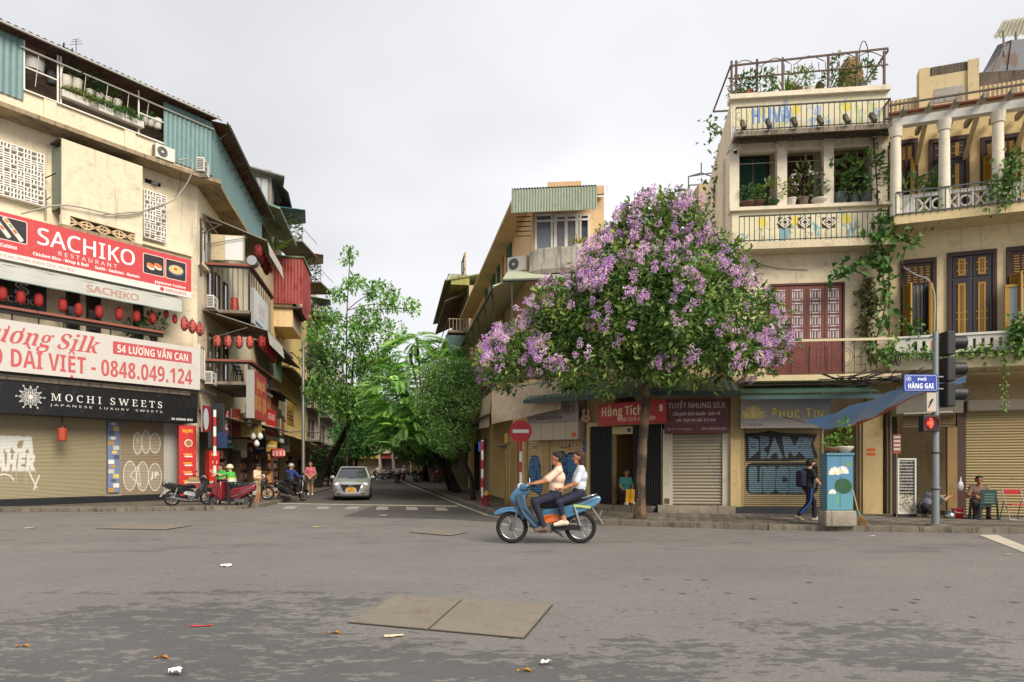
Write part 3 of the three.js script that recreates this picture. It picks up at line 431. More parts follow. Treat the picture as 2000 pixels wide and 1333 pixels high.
structure(A(scene,'road',flat([...pix([[545,983.5],[893,989.5],[885,978]]),[-3.2,33],[-8.3,56],[-20.8,118],[-24.4,118],[-12,45],[-10.2,31]],0.004),patchM),'tree lined street surface running away between the shops','road');
}
const pavM=['#7d776e','#8b847a','#726b63','#97908a'].map((c)=>M(c,0.85,{tex: 'concrete'})),kerbM=concrete(0x8b857b);
const kerbL=[...pix([[-400,1003],[0,1001],[200,1000],[400,998],[470,995],[511,991],[560,979],[643,957]]),[-24.8,120]],kerbR=[...pix([[2300,1048],[2000,1043],[1500,1036],[1180,1026],[1060,1018],[970,1008],[919,990],[880,975],[807,948]]),[-20.6,120]];
function pavement(path,close,label){
const g=structure(A(scene,'pavement',plan([...path,...close],0,0.118),pavM[2]),label,'pavement');
const k=path.map(([x,d])=>V(x,0,-d)),parts=[];for (let i=0;i<k.length-1;i++){const a=k[i],b=k[i+1],n=Math.max(1,Math.min(24,Math.round(a.distanceTo(b)/1.1)));for (let j=0;j<n;j++){const p=a.clone().lerp(b,(j+0.006)/n),q=a.clone().lerp(b,(j+0.994)/n);p.y=q.y=0.066;A(g,'kerbstone',beam(p,q,0.17,0.15),kerbM);}}
return g;
}
pavement(kerbL,[[-60,120],[-60,kerbL[0][1]]],'grey pavement with kerb before the cream corner house');
const pavR=pavement(kerbR,[[30,120],[30,kerbR[0][1]]],'grey slab pavement with kerb under the flowering tree');
{// paving slabs that can be told apart
const K=new Frame(kerbR[3][0],kerbR[3][1],kerbR[1][0],kerbR[1][1]),R=mulberry(77),pg=[0,1].map(()=>RB(0.595,0.03,0.445,0.008,0,0,0,1));
for (let j=0;j<8;j++) for (let i=-2;i<23;i++){const u=i*0.61+(j % 2)*0.3,w=-0.42-j*0.46,p=K.P(u,0.115+0.006*R(),w),s=A(pavR,'paving_slab',pg[0],pavM[Math.floor(R()*4)]);s.position.copy(p);s.rotation.set((R()-0.5)*0.008,K.ry,(R()-0.5)*0.008);}
const L=new Frame(-17.1,22.8,-10.6,23.6);for (let j=0;j<2;j++) for (let i=-4;i<11;i++){const p=L.P(i*0.61+j*0.3,0.115+0.006*R(),-0.42-j*0.46),s=A(scene.getObjectByName('pavement'),'paving_slab',pg[1],pavM[Math.floor(R()*4)]);s.position.copy(p);s.rotation.y=L.ry;}
}
// painted markings
const paintM=M(0xc9c3b6,0.8,{tex: 'plaster'});
const mark=(name,pts,label,y=0.01)=>structure(A(scene,name,flat(pix(pts),y),paintM),label,'marking');
mark('stop_line',[[540,983.6],[893,989.2],[893,990.8],[540,984.8]],'thin white line across the street mouth');
[[[560,990],[582,990],[574,996],[549,996]],[[622,990.5],[645,990.5],[640,996],[616,996]],[[680,990.5],[703,990.5],[698,996.5],[672,996.5]],[[737,990.5],[759,990.8],[757,997],[733,997]],[[793,991],[814,991.5],[817,998],[794,997.5]],[[849,992.5],[870,993],[877,999.5],[853,999]]].forEach((q)=>{const o=mark('crossing_dash',q,'short white dash of the pedestrian crossing',0.012);o.material=M(0x9d988e,0.85);o.userData.group='pedestrian crossing dashes';});
mark('road_marking',[[1912,1046],[1948,1046],[2040,1083],[2040,1096]],'broad white stripe beside the slab pavement',0.009);
{const strip=(pts,off,label)=>{const a=pts.map(([x,d])=>V(x,0,-d)),g=[];for (let i=0;i<a.length-1;i++){const p=a[i],q=a[i+1],n=q.clone().sub(p).normalize(),s=V(-n.z,0,n.x).multiplyScalar(off),t=V(-n.z,0,n.x).multiplyScalar(off+Math.sign(off)*0.11);const pp=[p.clone().add(s),q.clone().add(s),q.clone().add(t),p.clone().add(t)];g.push(flat(pp.map((k)=>[k.x,-k.z]),0.013+i*0.0004));} structure(A(scene,'edge_line',g,paintM),label,'marking');};
strip(kerbL,-0.28,'white edge line following the kerb of the cream house');strip(kerbR.slice(3),-0.22,'white edge line curving round the flowering tree corner');}
// concrete covers let into the asphalt
function cover(label,corners,cut){
const c=corners.map(([a,b])=>onGround(a,b)),mid=c.reduce((s,p)=>s.add(p),V()).multiplyScalar(0.25),g=T('utility_cover',label,'cover',mid);
const grow=(s,y)=>c.map((p)=>{const q=p.clone().sub(mid);const k=q.length();return q.multiplyScalar((k+s)/k).setY(y);});
const o=grow(0.022,0.008),joint=new THREE.BufferGeometry().setFromPoints([o[0],o[3],o[2],o[0],o[2],o[1]]);joint.computeVertexNormals();A(g,'joint',joint,M(0x4a453f,0.95));
const i=grow(0,0.014),prism=(a,b,cc,d)=>slab(a,d,cc,b,-0.008);const m=M(0x857e74,0.9,{tex: 'plaster'});
if (cut){const t=i[0].clone().lerp(i[1],0.44),b=i[3].clone().lerp(i[2],0.48),e=i[1].clone().sub(i[0]).normalize().multiplyScalar(0.012);A(g,'concrete_slab',prism(i[0],t.clone().sub(e),b.clone().sub(e),i[3]),m);A(g,'concrete_slab',prism(t.clone().add(e),i[1],i[2],b.clone().add(e)),m);}
else A(g,'concrete_slab',prism(...i),m);
}
cover('pair of pale concrete covers let into the scuffed asphalt',[[775,1167],[1078,1184],[1022,1250],[682,1219]],true);
cover('single concrete cover in the asphalt before the black shop sign',[[254,1023],[374,1028],[322,1036],[186,1034]],false);
cover('small flush cover in the asphalt near the moving motorbike',[[845,1037.5],[912,1042],[878,1048],[800,1041.5]],false);
// litter
{const R=mulberry(9);
const scrap=(label,a,b,w,d,c,hgt=0.012)=>{const p=onGround(a,b),g=new THREE.PlaneGeometry(w,d,5,4).rotateX(-Math.PI/2),P=g.attributes.position;for (let i=0;i<P.count;i++) P.setXYZ(i,P.getX(i)+(R()-0.5)*w*0.25,0.012+R()*hgt,P.getZ(i)+(R()-0.5)*d*0.25);g.computeVertexNormals();const o=A(scene,'litter_scrap',g,M(c,0.8));o.position.copy(p);o.rotation.y=R()*0.5;tag(o,label,'litter','litter on the asphalt');};
scrap('crumpled white paper scrap in the middle of the asphalt',441,1108,0.15,0.14,0xe6e3dc,0.03);scrap('flat white scrap on asphalt before the olive roller shutter',57,1033,0.2,0.12,0xd9d5cc);scrap('crumpled white tissue on the dark scuffed asphalt',344,1321,0.09,0.08,0xe8e8e6,0.05);scrap('curled white tissue on dark scuffs beside fallen orange leaf',1067,1301,0.09,0.04,0xe4e2dc,0.04);scrap('cream spill of food beside the concrete covers',769,1245,0.16,0.08,0xd9cfae,0.006);scrap('flat red plastic strip on scuffed asphalt',394,1226,0.2,0.045,0xc8453f,0.01);scrap('yellow paper scrap lying before the street mouth',621,1031,0.22,0.1,0xcdbb57);scrap('thin white strip on asphalt before the painted cabinet',1704,1049,0.2,0.08,0xdedbd2);scrap('small white scrap just before the crossing dashes',747,1008,0.25,0.12,0xddd9d0);scrap('white scrap on asphalt beside the broad white stripe',1968,1085,0.12,0.05,0xdcd8ce);
for (const [a,b] of [[311,1287],[648,1239],[814,1196],[41,1265],[1018,1313]]){const p=onGround(a,b),o=A(scene,'fallen_leaf',leavesGeo([[V(0,0.012,0),V(1,0.1,0.3).normalize(),0.09,0.05,V(0,1,0),0.3],[V(0,0.012,0),V(-0.5,0.1,0.6).normalize(),0.05,0.03,V(0,1,0),0.3]]),M(0xb07a25,0.8));o.position.copy(p);tag(o,'small fallen orange leaf lying on the asphalt','leaf','fallen leaves on the asphalt');}
}
// ---------------------------------------------------------------- facade helpers
function AF(parent,F,name,geo,m){const o=A(parent,name,geo,m);o.position.copy(F.o).sub(parent.position);o.rotation.y=F.ry-parent.rotation.y;return o;}   // a part in facade coordinates of a building group (unturned)
const house=(name,label,F,u=0,group)=>T(name,label,'building',F.P(u,0,0),0,group);
const wholeWall=(pts)=>pts.map((p)=>[p.x,-p.z]);
function volume(h,pts,y0,y1,m,name='wall'){const o=A(h,name,plan(wholeWall(pts),y0,y1),m);o.position.copy(h.position).negate();return o;}
function shopHouse(h,F,a,b,y,m,hv=3.2,dp=2){// house with an open shop recess in its ground floor
volume(h,[F.P(a+0.03,0),F.P(a+0.25,0),F.P(a+0.25,0,-dp),F.P(b-0.25,0,-dp),F.P(b-0.25,0),F.P(b,0),F.P(b,0,-9),F.P(a+0.03,0,-9)],0.1,hv-0.001,m,'ground_floor_wall');volume(h,[F.P(a+0.03,0),F.P(b,0),F.P(b,0,-9),F.P(a+0.03,0,-9)],hv,y,m);
}
function win(h,F,[u0,v0,u1,v1],w,o={}){// framed window with its panes and bars
const t=o.t ?? 0.06,n=o.cols ?? 2,k=o.rows ?? 1,fm=o.frame ?? M(0xd8d4cb,0.6),W=(u1-u0)/n,H=(v1-v0)/k,bars=[B(u0,v0,w-0.04,u0+t,v1,w+0.06),B(u1-t,v0,w-0.04,u1,v1,w+0.06),B(u0+t,v1-t,w-0.04,u1-t,v1,w+0.058),B(u0+t,v0,w-0.04,u1-t,v0+t,w+0.058)];
for (let i=1;i<n;i++) bars.push(B(u0+W*i-t/2,v0+t,w-0.04,u0+W*i+t/2,v1-t,w+0.05));for (let j=1;j<k;j++) bars.push(B(u0+t,v0+H*j-t/2,w-0.04,u1-t,v0+H*j+t/2,w+0.045));
const f=AF(h,F,o.name ?? 'window',bars,fm);for (let i=0;i<n;i++) for (let j=0;j<k;j++) A(f,'pane',B(u0+W*i+0.01,v0+H*j+0.01,w-0.01,u0+W*(i+1)-0.01,v0+H*(j+1)-0.01,w+0.012),o.glass ?? glass);
if (o.sill) A(f,'sill',B(u0-0.15,v0-0.14,w-0.02,u1+0.15,v0-0.002,w+0.18),o.sill);return f;
}
function louvre(h,F,[u0,v0,u1,v1],w,m,name='shutter',pitch=0.07){// louvred shutter leaf
const t=0.05,f=AF(h,F,name,[B(u0,v0,w,u0+t,v1,w+0.045),B(u1-t,v0,w,u1,v1,w+0.045),B(u0+t,v0,w,u1-t,v0+t,w+0.044),B(u0+t,v1-t,w,u1-t,v1,w+0.044)],m),s=[];
for (let y=v0+t+pitch/2;y<v1-t;y += pitch) s.push(new THREE.BoxGeometry(u1-u0-2*t,pitch*0.9,0.01).rotateX(0.65).translate((u0+u1)/2,y,w+0.022));A(f,'louvre_slats',s,m);A(f,'shutter_back',B(u0+t,v0+t,w-0.006,u1-t,v1-t,w-0.002),m);return f;
}
const lattice=(u0,v0,u1,v1,w,n,k,R)=>{// breeze-block screen: square blocks with slots and openings
const g=[],a=(u1-u0)/n,b=(v1-v0)/k,t=0.035,z0=w-0.05,z1=w+0.2;
for (let i=0;i<=n;i++) g.push(B(u0+a*i-t/2,v0,z0,u0+a*i+t/2,v1,z1));for (let j=0;j<=k;j++) g.push(B(u0,v0+b*j-t/2,z0,u1,v0+b*j+t/2,z1-0.004));
for (let i=0;i<n;i++) for (let j=0;j<k;j++){const q=R(),x=u0+a*i,y=v0+b*j;if (q<0.25) continue;if (q<0.65) g.push(B(x,y+b*0.38,z0,x+a,y+b*0.62,z1-0.008));else g.push(B(x+a*0.38,y,z0,x+a*0.62,y+b,z1-0.008));}
return g;
};
const cream=plaster(0xeee2ca),white=M(0xe6e4dd,0.6),terracotta=M(0x8f5545,0.75),tealM=M(0x6f9296,0.5,{tex: 'plaster'}),ledgeM=concrete(0xb3a288),blackIron=M(0x1e1c1b,0.6);

// ================================================================ cream corner house
const F1=new Frame(-18,24,-13.8,29.9),F2=new Frame(-13.8,29.9,-13.8-0.1725*30,59.9),c1=F1.len,U2=(px,w=0)=>F2.uv(px,800,w)[0];
const eL1=U2(490);
{
const h=house('corner_house','cream four storey corner house with teal metal rooftop and many signs',F1,c1);
volume(h,[F1.P(-5,0),F1.P(c1,0),F2.P(eL1,0),F2.P(eL1,0,-10),F1.P(-5,0,-10)],3.3,14,cream);volume(h,[F1.P(-5,0),F1.P(c1,0),F2.P(0.3,0),F2.P(0.3,0,-2),F2.P(eL1-0.2,0,-2),F2.P(eL1-0.2,0),F2.P(eL1,0),F2.P(eL1,0,-10),F1.P(-5,0,-10)],0.1,3.299,cream,'ground_floor_wall');
AF(h,F1,'step',B(-5,0.1,0,c1-0.7,0.36,0.28),M(0x24272b,0.35));
// roller shutters with spray writing
const g1=canvasTex(1024,512,(x,w,H)=>{x.fillStyle='#a1977a';x.fillRect(0,0,w,H);for (let i=0;i<90;i++){x.fillStyle=`rgba(70,60,30,${0.02 + 0.05 * hash2(i, 3)})`;x.fillRect(0,hash2(i,7)*H,w,1+3*hash2(i,9));} x.save();x.lineCap='round';x.globalAlpha=0.9;for (const k of [0,1]){fitText(x,'WCA',w*(0.37+0.004*k),H*0.3,w*0.19,H*0.17,{c: '#dedfda',out: '#e2e2de',ow:9-4*k,skew:0.25-0.2*k,it:1});fitText(x,'AHER',w*(0.36+0.006*k),H*0.49,w*0.21,H*0.19,{c: '#dcdcd6',out: '#e0e0da',ow:8-4*k,skew:-0.22+0.2*k});} x.strokeStyle='#dcdcd6';x.lineWidth=10;x.beginPath();x.arc(w*0.41,H*0.83,55,3.5,5.9);x.moveTo(w*0.53,H*0.64);x.lineTo(w*0.585,H*0.88);x.moveTo(w*0.6,H*0.74);x.lineTo(w*0.57,H*0.9);x.stroke();x.strokeStyle='rgba(225,225,220,.35)';x.lineWidth=5;for (let i=0;i<9;i++){x.beginPath();x.moveTo(w*(0.37+0.026*i),H*0.66);x.lineTo(w*(0.37+0.026*i),H*(0.7+0.14*hash2(i,77)));x.stroke();} x.restore();});
const r1=F1.rect(-160,815,206,972,0.03);AF(h,F1,'roller_shutter',slats(r1[0],0.37,r1[2],3.55,0.02,0.05,0.02),paper(g1,0.5)).userData.label='olive roller shutter with white spray writing';
const g2=canvasTex(512,768,(x,w,H)=>{x.fillStyle='#8f826b';x.fillRect(0,0,w,H);for (let i=0;i<60;i++){x.fillStyle=`rgba(50,40,25,${0.03 + 0.07 * hash2(i, 4)})`;x.fillRect(0,hash2(i,6)*H,w,1+3*hash2(i,8));} x.strokeStyle='#d9d6cf';x.fillStyle='rgba(225,220,210,.28)';x.lineWidth=9;for (const [a,b,rx,ry] of [[0.38,0.33,0.1,0.14],[0.58,0.31,0.1,0.15],[0.8,0.32,0.13,0.13],[0.2,0.75,0.15,0.19],[0.5,0.76,0.14,0.19],[0.8,0.77,0.16,0.18]]){x.beginPath();x.ellipse(a*w,b*H,rx*w,ry*H,0,0,6.3);x.fill();x.stroke();} x.beginPath();x.moveTo(0.38*w,0.25*H);x.lineTo(0.38*w,0.33*H);x.moveTo(0.2*w,0.75*H);x.lineTo(0.4*w,0.62*H);x.lineTo(0.45*w,0.88*H);x.closePath();x.stroke();fitText(x,'JP',0.7*w,0.7*H,0.2*w,0.08*H,{c: '#e6e6e4'});});
const r2=F1.rect(236,820,318,966,0.03);AF(h,F1,'roller_shutter',slats(r2[0],0.37,r2[2],3.5,0.02,0.06,0.02),paper(g2,0.5)).userData.label='narrow brown roller shutter with white bubble drawing';
const rp=F1.rect(319,830,345,966,0.05);AF(h,F1,'grey_panel',B(rp[0],0.36,0,c1-0.75,3.6,0.06),M(0xa9a9a4,0.5));AF(h,F1,'pier',B(r1[2]+0.02,0.36,0,r2[0]-0.02,3.6,0.05),M(0x8a8578,0.8));
// ledge round the house, parapet, pilasters
const off=(w)=>{const a=F1.P(c1-2.0,0,w),q=F2.P(1.6,0,w),out=[a];for (let i=1;i<8;i++){const t=i/8,m=F1.P(c1,0,w*1.0).lerp(F2.P(0,0,w),t).add(V(0.28*Math.sin(t*3.14),0,0.08));out.push(m);} out.push(q);return out;};
const rim=off(0.95),lv=F1.uv(0,197,0.95)[1];
volume(h,[F1.P(-5,0,0.95),...rim,F2.P(eL1,0,0.95),F2.P(eL1,0,-0.2),F1.P(c1-0.2,0,-0.3),F1.P(-5,0,-0.2)],lv-0.16,lv,ledgeM,'ledge');
const pv=F1.uv(0,161,0.5)[1];
AF(h,F1,'parapet',B(-5,lv,0.3,c1+0.3,pv,0.5),cream);
for (const px of [96,252]){const [u]=F1.uv(px,200,0.5);AF(h,F1,'pilaster',B(u-0.2,lv,0.48,u+0.2,pv+0.02,0.58),cream);}
AF(h,F2,'parapet',B(-0.1,lv,0.3,eL1,pv-0.2,0.48),cream);
// teal cladding, open terrace, roof
const rv=F1.uv(0,38,1.0)[1],V1=(u,v,w)=>V(u,v,w),n1=(a,b)=>Math.max(6,Math.round(Math.abs(b-a)/0.2));
const clad=(F,u0,u1,v0,v1,w)=>AF(h,F,'metal_cladding',corr(V1(u0,v1,w),V1(u1,v1,w),V1(u1,v0,w),V1(u0,v0,w),n1(u0,u1),0.02,1),tealM);
const uA=F1.uv(45,110,0.56)[0],uB=F1.uv(319,240,0.56)[0];
clad(F1,-5,uA,pv-0.35,rv-0.12,0.56);clad(F1,uB,c1+0.35,lv+0.3,rv-0.12,0.56);clad(F2,-0.02,eL1,lv+0.01,rv-0.12,0.62);
volume(h,[F1.P(-5,0,-2.2),F1.P(c1-0.4,0,-2.2),F2.P(eL1,0,-1.5),F2.P(eL1,0,-8),F1.P(-5,0,-8)],14,rv-0.1,cream,'terrace_back_wall');
const roofM=M(0x7b5b45,0.7,{tex: 'rust'}),sheet=(F,u0,u1,w0,w1,v0,v1)=>AF(h,F,'roof_sheet',corr(V1(u0,v0,w0),V1(u1,v0,w0),V1(u1,v1,w1),V1(u0,v1,w1),(u1-u0)/0.22,0.025),roofM);
sheet(F1,-5,c1+0.5,1.05,-5,rv,rv+1.0);sheet(F2,0.1,eL1+0.3,1.35,-4,rv-0.05,rv+0.9);
AF(h,F1,'gutter',[bar(V(-5,rv-0.06,1.02),V(c1+0.55,rv-0.06,1.02),0.045),bar(V(uA-0.1,rv-0.42,0.62),V(c1+0.4,rv-0.42,0.62),0.035)],M(0xb9b9b4,0.5));AF(h,F2,'eave_beam',beam(V(-0.2,rv-0.1,1.3),V(eL1+0.3,rv-0.1,1.3),0.05,0.08),M(0x3f4a48,0.6));
for (let i=0;i<11;i++) AF(h,F2,'eave_bracket',bar(V(0.5+i,rv-0.7,0.62),V(0.5+i,rv-0.1,1.3),0.018),M(0x3f4a48,0.6));
for (const px of [46,112,118,270]){const [u]=F1.uv(px,150,0.52);AF(h,F1,'terrace_post',B(u-0.025,pv,0.5,u+0.025,rv-0.1,0.55),white);}
AF(h,F1,'terrace_rail',[B(uA,pv+0.02,0.5,uB,pv+0.06,0.6),B(uA,pv+0.85,0.51,F1.uv(114,130,0.52)[0],pv+0.89,0.55),B(F1.uv(270,190,0.52)[0],pv+0.9,0.51,uB,pv+0.94,0.55)],white);
for (let k=0;k<6;k++){const u=uA+(uB-uA)*(k+0.6)/6.4;AF(h,F1,'awning_rope',bar(V(u,rv-0.4,0.6),V(u-0.1,pv+0.3+0.2*(k % 2),0.56),0.012),M(0xcac5b8,0.8));}
AF(h,F1,'shelf',B(uA,pv+0.08,-0.6,uB,pv+0.12,0.5),M(0x6b4a38,0.8));
// third storey: screens, boxed-out bay, lattice below it
const R=mulberry(4),s1=F1.rect(-40,266,81,405,0.06),s2=F1.rect(277,372,320,476,0.06),vb=F1.uv(0,378,0.06)[1];
for (const [s,n,k] of [[[s1[0],F1.uv(81,405,0.06)[1],s1[2],F1.uv(0,279,0.06)[1]],9,11],[s2,4,10]]){AF(h,F1,'screen_recess',B(s[0],s[1],0,s[2],s[3],0.008),cream);AF(h,F1,'breeze_block_screen',lattice(...s,0.065,n,k,R),M(0xe9e6df,0.8));}
const b=F1.rect(120,270,278,452,0.9),bu0=b[0],bu1=b[2],bt=b[3],bb=F1.uv(120,402,0.9)[1],lb=F1.uv(270,476,0.9)[1];
AF(h,F1,'bay_panel',B(bu0,bb,0.84,bu1,bt,0.9),M(0xe7dcc4,0.85,{tex: 'plaster'}));AF(h,F1,'bay_side',B(bu0+0.01,bb,0,bu0+0.06,bt-0.25,0.838),M(0x6f7f74,0.35));AF(h,F1,'bay_side',B(bu1-0.06,bb,0,bu1-0.01,bt,0.838),cream);AF(h,F1,'bay_roof',B(bu0-0.05,bt-0.01,0,bu1,bt+0.03,0.83),M(0x5d5a54,0.8));
AF(h,F1,'bay_floor',B(bu0,lb-0.18,0,bu1,lb,0.92),ledgeM);AF(h,F1,'bay_beam',B(bu0,bb-0.28,0.78,bu1,bb-0.002,0.9),cream);for (const u of [bu0,bu1-0.28]) AF(h,F1,'bay_post',B(u,lb,0.7,u+0.28,bb-0.28,0.895),cream);
const lat=[],lu0=bu0+0.28,lu1=bu1-0.28,lm=(lu0+lu1)/2,lw=0.82;for (const [a,z] of [[lu0,lm],[lm,lu1]]){const m=(a+z)/2,y0=lb+0.02,y1=bb-0.3,ym=(y0+y1)/2;for (const [p,q] of [[[a,y0],[m,y1]],[[m,y1],[z,y0]],[[a,y1],[m,y0]],[[m,y0],[z,y1]],[[a,ym],[z,ym]],[[a,y0],[a,y1]],[[m,y0],[m,y1]],[[z,y0],[z,y1]]]) lat.push(beam(V(p[0],p[1],lw),V(q[0],q[1],lw),0.05,0.055));} AF(h,F1,'bay_lattice',lat,M(0xcdb48f,0.85));AF(h,F1,'bay_back',B(lu0,lb,0.02,lu1,bb,0.06),M(0x8a7a64,0.9));
AF(h,F1,'cornice',B(-5,vb-0.75,0,bu0,vb-0.6,0.16),cream);const cu=F1.uv(330,484,0.15);AF(h,F1,'cornice',B(bu1,cu[1]-0.12,0,c1-0.3,cu[1],0.14),cream);
AF(h,F1,'drain_pipe',tube([V(F1.uv(88,300,0.1)[0],s1[3]-1.2,0.1),V(F1.uv(88,300,0.1)[0],lb,0.1)],0.035),M(0x9c968a,0.6));AF(h,F1,'wall_bracket',[bar(V(s1[2]+0.08,vb+1.0,0.02),V(s1[2]+0.25,vb+1.1,0.6),0.02),bar(V(s1[2]+0.12,vb+0.2,0.02),V(s1[2]+0.2,vb+0.3,0.3),0.018)],blackIron);
{const [u,v]=F1.uv(300,358,0.05);AF(h,F1,'niche_shade_panel',B(u-0.35,v-0.06,0,u+0.3,v+0.1,0.02),dark);AF(h,F1,'wall_lamp',RB(0.25,0.1,0.16,0.03,u,v-0.02,0.12),M(0x73797c,0.5));}  // niche depth is a flat panel, its shade painted near-black
// second storey terrace over the shop
const tv=F1.uv(0,597,1.0)[1],fl=F1.uv(0,735,1)[1];
AF(h,F1,'terrace_floor',B(-5,fl-0.1,0,c1-0.9,fl+0.06,1.05),concrete(0x6c655c));const tu1=F1.uv(318,650,1.0)[0];
for (let u=-5;u<tu1-0.2;u += 1.15) AF(h,F1,'rail_tile',B(u+0.01,tv-0.09,0.88,Math.min(u+1.14,tu1),tv,1.12),terracotta);AF(h,F1,'rail_frame',[B(-5,tv-0.24,0.93,tu1,tv-0.1,1.05),...[...Array(14).keys()].map((i)=>B(-4.8+i*0.8,fl,0.96,-4.76+i*0.8,tv-0.12,1.0)).filter((_,i)=>-4.8+i*0.8<tu1)],blackIron);
const door=(p0,q0,p1,q1)=>{const r=F1.rect(p0,q0,p1,q1,0.03);const d=AF(h,F1,'terrace_door',[B(r[0],fl,0,r[0]+0.07,r[3],0.07),B(r[2]-0.07,fl,0,r[2],r[3],0.07),B(r[0],r[3]-0.07,0,r[2],r[3],0.066)],M(0x4a3a2c,0.7));A(d,'pane',B(r[0]+0.06,fl,0,r[2]-0.06,r[3]-0.06,0.03),glass);};door(128,560,155,640);door(168,570,196,645);{const r=F1.rect(255,590,282,650,0.03);win(h,F1,[r[0],fl+0.6,r[2],r[3]],0.02,{cols:1,frame:M(0xd6cbb4,0.7)});}
const wf=F2.rect(384,440,398,520,0.02);win(h,F2,[0.25,F2.uv(390,515)[1],1.35,F2.uv(390,440)[1]],0.02,{cols:2,sill:cream});win(h,F2,[0.2,F2.uv(382,738)[1],1.0,F2.uv(382,670)[1]],0.02,{cols:2});
AF(h,F2,'wall_bracket',[B(-0.7,9.7,0.28,-0.62,12.2,0.36),beam(V(-0.66,12.15,0.3),V(0.1,12.2,1.0),0.06,0.06),beam(V(-0.66,11.5,0.3),V(0,12.15,0.9),0.045,0.045)],M(0x4a4038,0.7));
// canopy strip above the shop
const cn=F1.rect(0,728,400,775,0.95);AF(h,F1,'shop_canopy',slab(V(-5,cn[3]+0.14,0),V(c1+0.2,cn[3]+0.14,0),V(c1+0.2,cn[3]-0.06,1.0),V(-5,cn[3]-0.06,1.0),0.05),M(0x2f2d2c,0.8));AF(h,F1,'canopy_edge',corr(V(-5,cn[3]-0.02,0.3),V(c1+0.3,cn[3]-0.02,0.3),V(c1+0.3,cn[3]-0.1,1.08),V(-5,cn[3]-0.1,1.08),90,0.018),rusty(0x74675e));
// street side: balconies at the corner
const balc=(y,yr,u0,u1,w,label)=>{const g=AF(h,F2,'balcony',B(u0,y-0.14,0,u1,y,w),concrete(0xa1968a));A(g,'handrail',[B(u0-0.04,yr-0.1,0,u0+0.16,yr,w+0.08),B(u0+0.16,yr-0.1,w-0.14,u1,yr,w+0.08)],terracotta);A(g,'rail_frame',[B(u0+0.03,yr-0.2,0,u0+0.08,yr-0.1,w),B(u0+0.03,y,w-0.06,u0+0.08,yr-0.1,w),B(u0+0.1,yr-0.2,w-0.06,u1,yr-0.11,w-0.01)],blackIron);for (let i=0;i<9;i++){A(g,'baluster',B(u0+0.04,y,0.12+i*w/9,u0+0.07,yr-0.2,0.15+i*w/9),blackIron);A(g,'baluster',B(u0+0.5+i*0.6,y,w-0.05,u0+0.53+i*0.6,yr-0.2,w-0.02),blackIron);}};
const y2=F2.uv(405,748)[1],y3=F2.uv(405,610)[1];
balc(y2,F2.uv(404,705)[1],1.0,7.0,2.0);balc(y3,F2.uv(404,520)[1],1.0,7.0,2.0);
for (const [a,b2] of [[1.6,2.4],[2.9,3.7],[4.6,5.4]]){win(h,F2,[a,y2+0.1,b2,y2+2.3],0.02,{cols:1,frame:M(0x5a4032,0.7),name: 'balcony_door'});win(h,F2,[a,y3+0.1,b2,y3+2.2],0.02,{cols:1,frame:M(0x5a4032,0.7),name: 'balcony_door'});}
// dark shop openings along the street side
AF(h,F2,'shop_canopy',slab(V(0.2,4.0,0),V(eL1,4.0,0),V(eL1,3.5,1.9),V(0.2,3.5,1.9),0.05),M(0x4b443e,0.8));AF(h,F2,'shop_canopy',slab(V(3.2,3.8,1.0),V(eL1-2,3.8,1.0),V(eL1-2,3.45,2.7),V(3.2,3.45,2.7),0.04),M(0xa39b8c,0.7));
for (const u of [2.9,5.8,8.6]) AF(h,F2,'shop_pier',B(u,0.12,-2,u+0.3,3.29,0.1),M(0x8a7f72,0.9));const gr=AF(h,F2,'folding_gate',slats(3.4,0.15,4.5,3.1,0.06,0.12,0.03),M(0x8b7f5c,0.6));gr.userData.label='ribbed olive folding gate';
}
